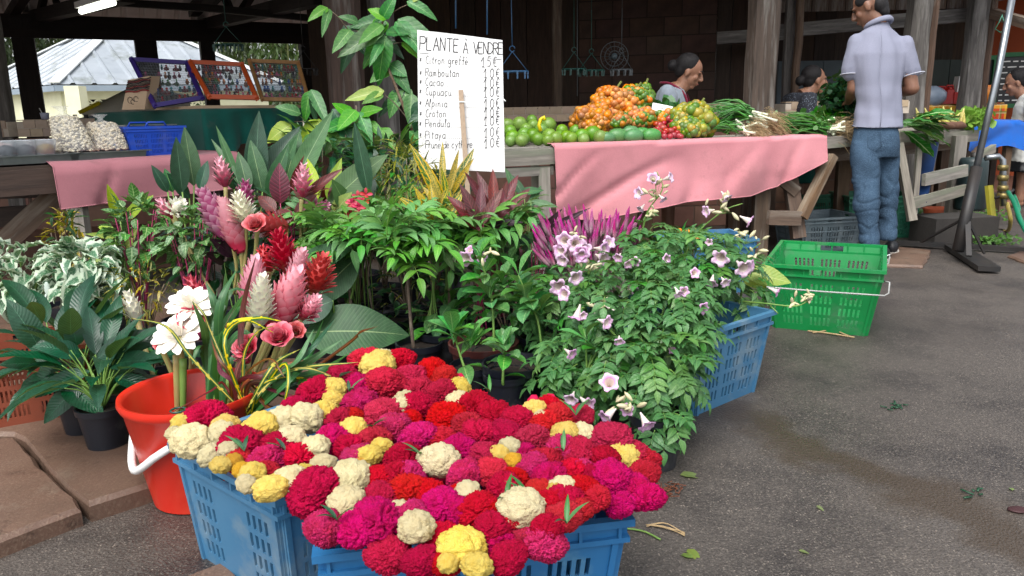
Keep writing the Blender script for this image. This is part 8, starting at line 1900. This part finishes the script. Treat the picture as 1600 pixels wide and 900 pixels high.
# small green leaves between the heads
t = None
lk = [BR('leaf', .05, .009, lm_cord, .2, .6, 0, 5, 'lance', nw=1), BR('leaf', .04, .008, lm_cad, .2, .9, 0, 5, 'lance', nw=1)]
for i, (px, py) in enumerate([(445, 690), (515, 640), (580, 655), (640, 700), (660, 700), (520, 705), (790, 765), (800, 775), (765, 600), (650, 600), (880, 690), (925, 715), (885, 800), (470, 660), (525, 795), (735, 800), (825, 760), (620, 745), (545, 600), (700, 660), (900, 635), (770, 690), (380, 690), (300, 700)][::2]):
    p = G(px, py, .40); t = thing('celosia_sprig', f'small green leaf sprig poking up between {"left crate" if px<500 else "red"} cockscomb heads', 'leaf', p, group='green leaf tips among the cockscomb')
    for k in range(3): a = R.uniform(0, 6.28); part('leaf', lk[(i+k) % 2], t, MD(Vector((0, 0, -.02)), Vector((math.cos(a)*.7, math.sin(a)*.7, 1))))

# ---------------- white price sign ----------------
sz = 3.62
c4 = [P(652, 47, sz), P(785, 63, sz), P(789, 269, sz), P(655, 263, sz)]
sg = thing('price_sign', 'white handwritten plant price sign fixed to a stick', 'sign', c4[3])
m_card = M('white_card', '#dcdcdc', '#d4d4d4', 5, .6, .05)
ux = (c4[1]-c4[0]); uy = (c4[3]-c4[0]); nn = ux.cross(uy).normalized()
if nn.y > 0: nn = -nn
b = MB(); N1, N2 = 12, 16
def sf(u, v, o=0): 
    p = c4[0].lerp(c4[1], u).lerp(c4[3].lerp(c4[2], u), v); return p+nn*(o+.004*math.sin(u*3.1+v*2)+.003*noise.noise(Vector((u*3, v*3, 2))))
b.grid(lambda u, v: sf(u, v, .003), N1, N2); b.grid(lambda u, v: sf(1-u, v, -.003), N1, N2)
for e in (lambda s, o: sf(s, 0, o), lambda s, o: sf(1, s, o), lambda s, o: sf(1-s, 1, o), lambda s, o: sf(0, 1-s, o)): b.grid(lambda u, v, e=e: e(u, .003-.006*v), 12, 1)
wpart('board', b.mesh('board', m_card), sg)
GL = {'P': [[(0, 0), (0, 1)], [(0, 1), (.45, 1), (.6, .85), (.6, .65), (.45, .5), (0, .5)]], 'L': [[(0, 1), (0, 0), (.5, 0)]], 'A': [[(0, 0), (.3, 1), (.6, 0)], [(.12, .38), (.48, .38)]], 'N': [[(0, 0), (0, 1), (.5, 0), (.5, 1)]], 'T': [[(0, 1), (.6, 1)], [(.3, 1), (.3, 0)]], 'E': [[(.5, 1), (0, 1), (0, 0), (.5, 0)], [(0, .52), (.4, .52)]], 'V': [[(0, 1), (.28, 0), (.56, 1)]], 'D': [[(0, 0), (0, 1), (.3, .95), (.55, .7), (.55, .3), (.3, .05), (0, 0)]], 'R': [[(0, 0), (0, 1), (.4, 1), (.55, .8), (.45, .55), (0, .5)], [(.2, .5), (.55, 0)]], '`': [[(.25, 1.32), (.45, 1.15)]],
 'a': [[(.45, .5), (.2, .55), (.02, .35), (.05, .08), (.25, 0), (.43, .15)], [(.45, .55), (.45, .08), (.55, 0)]], 'b': [[(.05, 1), (.05, 0), (.3, 0), (.45, .2), (.4, .45), (.2, .52), (.05, .4)]], 'c': [[(.42, .48), (.2, .55), (.03, .3), (.12, .04), (.42, .05)]], 'd': [[(.42, .45), (.2, .52), (.03, .3), (.1, .03), (.3, .02), (.42, .2)], [(.44, 1), (.44, 0)]], 'e': [[(.05, .28), (.42, .3), (.35, .52), (.15, .52), (.03, .28), (.15, .02), (.42, .06)]], 'f': [[(.4, .95), (.25, 1), (.18, .85), (.18, -.1)], [(.02, .55), (.38, .55)]], 'g': [[(.42, .5), (.2, .55), (.03, .35), (.12, .08), (.35, .1), (.42, .3)], [(.43, .52), (.43, -.25), (.25, -.4), (.05, -.3)]], 'h': [[(.05, 1), (.05, 0)], [(.05, .38), (.25, .53), (.4, .4), (.42, 0)]], 'i': [[(.1, .52), (.1, .05), (.2, 0)], [(.1, .72), (.1, .76)]], 'l': [[(.05, .4), (.2, .9), (.1, 1), (.05, .8), (.08, .05), (.2, 0)]], 'm': [[(.03, .52), (.03, 0)], [(.03, .4), (.15, .53), (.25, .4), (.25, 0)], [(.25, .4), (.38, .53), (.48, .4), (.5, 0)]], 'n': [[(.05, .52), (.05, 0)], [(.05, .38), (.22, .53), (.38, .42), (.4, .05), (.48, 0)]], 'o': [[(.2, .53), (.04, .35), (.08, .05), (.25, 0), (.42, .15), (.4, .42), (.2, .53)]], 'p': [[(.05, .52), (.05, -.4)], [(.05, .4), (.25, .53), (.42, .35), (.35, .06), (.05, .08)]], 'r': [[(.05, .52), (.05, 0)], [(.05, .35), (.2, .52), (.36, .5)]], 's': [[(.35, .48), (.15, .53), (.1, .38), (.32, .2), (.25, .02), (.03, .06)]], 't': [[(.18, .9), (.18, .08), (.32, 0)], [(.02, .6), (.36, .6)]], 'u': [[(.05, .52), (.06, .1), (.2, 0), (.38, .12), (.4, .52)], [(.4, .2), (.5, 0)]], 'x': [[(.05, .5), (.4, 0)], [(.4, .5), (.05, 0)]], 'y': [[(.05, .52), (.2, .1)], [(.42, .52), (.1, -.35)]], 'C': [[(.5, .9), (.3, 1), (.08, .75), (.05, .25), (.25, 0), (.5, .08)]], '1': [[(.0, .55), (.3, 1), (.3, 0)], [(.1, 0), (.5, 0)]], '0': [[(.3, 1), (.08, .75), (.08, .25), (.3, 0), (.55, .25), (.55, .75), (.3, 1)]], '5': [[(.5, 1), (.12, 1), (.08, .58), (.35, .6), (.52, .35), (.35, .03), (.05, .05)]], '€': [[(.5, .9), (.3, 1), (.12, .75), (.12, .25), (.3, 0), (.5, .1)], [(0, .6), (.4, .6)], [(0, .4), (.38, .4)]], '*': [[(.0, .3), (.4, .7)], [(.0, .7), (.4, .3)], [(.2, .8), (.2, .2)]], '.': [[(.1, .0), (.14, .02)]], ',': [[(.25, -.05), (.18, -.2)]], "'": [[(.15, .8), (.3, .95)]]}
ink = M('black_ink', '#141418', None, 10, .6, 0)
def write(txt, px, py, hpx, adv, th=1.0, slope=0.06):
    """hand lettering; px, py = pixel of the baseline start in the photo, on the board's plane"""
    # convert to board uv
    def uv(x, y): v = (y-(47+(x-652)*.12))/216; u = (x-(652+v*3))/134; return u, v
    b = MB(); x = px
    for ch in txt:
        if ch == ' ': x += adv*.7; continue
        if ch in '|': continue
        gl = GL.get(ch)
        if ch in "`'": 
            for st in gl: pass
        jx, jy = R.uniform(-.3, .3), R.uniform(-.5, .5)
        xx = x-adv if ch in "`',"and ch != '*' else x
        for st in gl:
            pts = []
            for gx_, gy_ in (st if len(st) < 3 or ch in 'ELNTAVDCPR15' else [(q.x, q.y) for q in bez([(a, c, 0) for a, c in st], len(st)*3)]):
                X = xx+jx+gx_*hpx*.72+gy_*.6; Y = py+(X-px)*slope+jy-gy_*hpx; u, v = uv(X, Y); pts.append(sf(u, v, .0042))
            for a, c in zip(pts, pts[1:]):
                if (c-a).length > 1e-5: b.bar(a, c, .0014*th*2.0, .0012, up=nn)
        if ch not in "`',": x += adv*(1.25 if ch in 'mM' else .62 if ch in 'il.' else .8 if ch in 'tfr' else 1)
    wpart('lettering', b.mesh('lettering', ink, False), sg, label=None); return x
write('PLANTE', 656, 78, 21, 10.6, 1.5, .08); write('A`', 724, 84.5, 18, 11, 1.2); write('VENDRE', 740, 85, 19, 7.9, 1.4, .04)
b = MB(); b.bar(sf(.03, .165, .0042), sf(.985, .15, .0042), .0022, .0012, up=nn); wpart('underline', b.mesh('underline', ink, False), sg)
rows = [('Citron greffe\'', 98, '15€', 106), ('Ramboutan', 118, '10€', 124), ('Cacao', 133, '10€', 140), ('Cupuac,u', 148, '10€', 155), ('Alpinia', 166, '10€', 173), ('Croton', 182, '10€', 188), ('Pendula', 198, '10€', 201), ('Pitaya', 216, '10€', 220), ('Prune de cythe\'re', 231, '10€', 237)]
for i, (s_, y, p_, y2) in enumerate(rows):
    if i < 8: write('*', 655.5, y+1, 10, 5, .8)
    xe = write(s_, 665, y+2, 12.5, 6.0 if i < 8 else 5.0, .8, .05)
    write(p_, 756-(4 if i == 0 else 0), y2+.5, 15 if i else 16, 9.5, 1.0, .0)
    if i < 8:
        x = xe+1; b = MB()
        while x < 752: v = ((y+2+(x-665)*.05)-(47+(x-652)*.12))/216; u = (x-(652+v*3))/134; b.bar(sf(u, v, .0042), sf(u+.008, v, .0042), .0016, .0012, up=nn); x += 3.2
        wpart('dots', b.mesh('dots', ink, False), sg)
m_stick = M('pale_bamboo_stick', '#a8917a', '#93806c', 12, .6, .3, stretch=(20, 20, 3))
b = MB(); s0, s1 = P(720, 141, sz-.02), P(733, 330, sz-.03); g_ = W3(s1, 0)
b.bar(s0, P(733, 330, sz-.03), .022, .012, up=nn); b.bar(P(733, 330, sz-.03), g_+Vector((.03, 0, 0)), .02, .012, up=nn); wpart('stick', b.mesh('stick', m_stick, False), sg)
b = MB(); b.bar(P(717, 159, sz-.03), P(728, 159, sz-.03), .004, .006); b.bar(P(784, 152, sz-.01), P(790, 158, sz-.02), .003, .004); wpart('string_tie', b.mesh('string_tie', m_white, False), sg)

# ---------------- litter on the road ----------------
m_dead = leafmat('fallen_leaf', '#6f8a4a', '#8a8a4a', jit=.3); fl_ = BR('leaf', .05, .024, m_dead, .1, .4, .05, 6, 'ovate')
for px, py, s, lab in ((1075, 858, 1, 'small green leaf on the road below the straw litter'), (1082, 872, .8, 'second small green leaf on the road near the first'), (1276, 790, .5, 'tiny yellow leaf on the wet road streak'), (1248, 860, .5, 'tiny yellow green leaf at the lower right of the road'), (1582, 766, .5, 'small yellow leaf near the right edge of the road'), (1063, 742, 1.5, 'drooping green leaf touching the road by the pot')): p = G(px, py, .004); solo('fallen_leaf', fl_, lab, 'leaf', M_=MD(p, Vector((R.uniform(-1, 1), R.uniform(-1, 1), 0)), s=s))
b = MB(); b.tube(bez([G(972, 825, .004), G(1005, 830, .005), G(1032, 843, .004)], 8), .0025, 5); solo('green_stalk', b.mesh('green_stalk', m_gstem), 'bent green stalk lying on the road beside the front crate', 'stalk')
b = MB()
for k in range(5): b.tube(bez([G(1012+R.uniform(-3, 3), 820+R.uniform(-3, 3), .004), G(1040, 822+R.uniform(-5, 5), .006), G(1070, 835+R.uniform(-3, 3), .004)], 8), .0015, 4)
solo('straw_wisp', b.mesh('straw_wisp', m_root), 'wisp of dry straw lying on the road near the green stalk', 'straw')
b = MB()
for k in range(40): p = G(R.gauss(1045, 9), R.gauss(766, 5), .004); q = p+Vector((R.gauss(0, .015), R.gauss(0, .015), R.uniform(0, .01))); b.bar(p, q, .002, .002)
o = solo('dry_debris', b.mesh('dry_debris', M('rusty_debris', '#6b3a22', None, 10)), 'rust coloured plant debris on the road by the black pot', 'debris'); o['kind'] = 'stuff'
b = MB()
for cx, cy in ((1398, 632), (1402, 638), (1525, 771)): 
    for k in range(8): p = G(cx+R.gauss(0, 5), cy+R.gauss(0, 3), .004); b.bar(p, p+Vector((R.gauss(0, .015), R.gauss(0, .01), .003)), .006, .002)
o = solo('green_scraps', b.mesh('green_scraps', lm_cad), 'dark green plant scraps on the open road', 'debris'); o['kind'] = 'stuff'
b = MB(); b.blob(G(1592, 796, .004), (.03, .018, .004), 10, 6, lambda v: .2*noise.noise(v*3)); solo('maroon_scrap', b.mesh('maroon_scrap', M('maroon_peel', '#3a1a1c', None, 10)), 'dark maroon scrap on the road at the right edge', 'litter')
b = MB(); b.tube(bez([G(1262, 517, .004), G(1290, 520, .008), G(1335, 527, .004)], 12), .004, 5); b.tube(bez([G(1270, 520, .004), G(1300, 516, .01), G(1325, 524, .004)], 12), .003, 5); solo('white_twine', b.mesh('white_twine', m_root), 'pale twine lying along the base of the bright green crate', 'twine')
# ---------------- labels: tell look-alikes apart by where they lie ----------------
def pxy(o): q = o.matrix_world.translation-CAM; return CX+F*q.dot(_r)/q.dot(_fd), CY-F*q.dot(_u)/q.dot(_fd)
bpy.context.view_layer.update()
ORD = ['', 'second', 'third', 'fourth', 'fifth', 'sixth', 'seventh', 'eighth', 'ninth', 'tenth', 'eleventh']
def near_words(o, k, px, py):
    best = {}
    for o2, k2, x2, y2, r2 in placed:
        if o2 is o: continue
        d = math.hypot(x2-px, y2-py); side = 'left' if x2 < px else 'right'
        if side not in best or d < best[side][0]: best[side] = (d, names[k2])
    return best
for o, k, px, py, r_ in placed:
    b_ = near_words(o, k, px, py); area = 'left crate' if px < 500 else ('right end' if px > 850 else ('back' if py < 670 else ('front' if py > 785 else 'middle')))
    l, r2 = b_.get('left', (0, 'crate'))[1], b_.get('right', (0, 'crate'))[1]; size = 'large' if r_ >= 28 else ('small' if r_ < 20 else 'medium')
    o['label'] = f'{size} {names[k]} cockscomb, {l} left, {r2} right, {area}'
def dedupe(objs):
    by = {}
    for o in objs: by.setdefault(o['label'], []).append(o)
    for lab, os_ in by.items():
        if len(os_) < 2: continue
        os_.sort(key=lambda o: pxy(o)[0]); n_ = len(os_)
        for i, o in enumerate(os_):
            w = 'leftmost' if i == 0 else 'rightmost' if i == n_-1 else (ORD[i]+' from left' if i < 11 else ORD[n_-1-i]+' from right' if n_-1-i < 11 else '')
            if w: o['label'] = w+', '+lab
dedupe([p_[0] for p_ in placed])
for grp, rowsn, base in (('green citrus fruits heaped right of the sign', ((203, 'back row'), (218, 'middle row'), (9999, 'front row')), 'round green citrus fruit in the {} of the heap'), ('small red tomatoes on the pink cloth stall', ((198, 'top'), (206, 'middle'), (9999, 'bottom')), 'red tomato at the {} of the small tomato pile'), ('pale yellow shoots in a row on the weathered stall', ((9999, 'row'),), 'pale yellow shoot in the {} on the weathered stall'), ('green leaf tips among the cockscomb', ((650, 'back'), (720, 'middle'), (9999, 'front')), 'small green leaf sprig between cockscomb heads at the {}')):
    os_ = [o for o in bpy.data.objects if o.get('group') == grp and o.parent is None]
    for o in os_: y = pxy(o)[1]; o['label'] = base.format(next(w for lim, w in rowsn if y < lim))
    dedupe(os_)
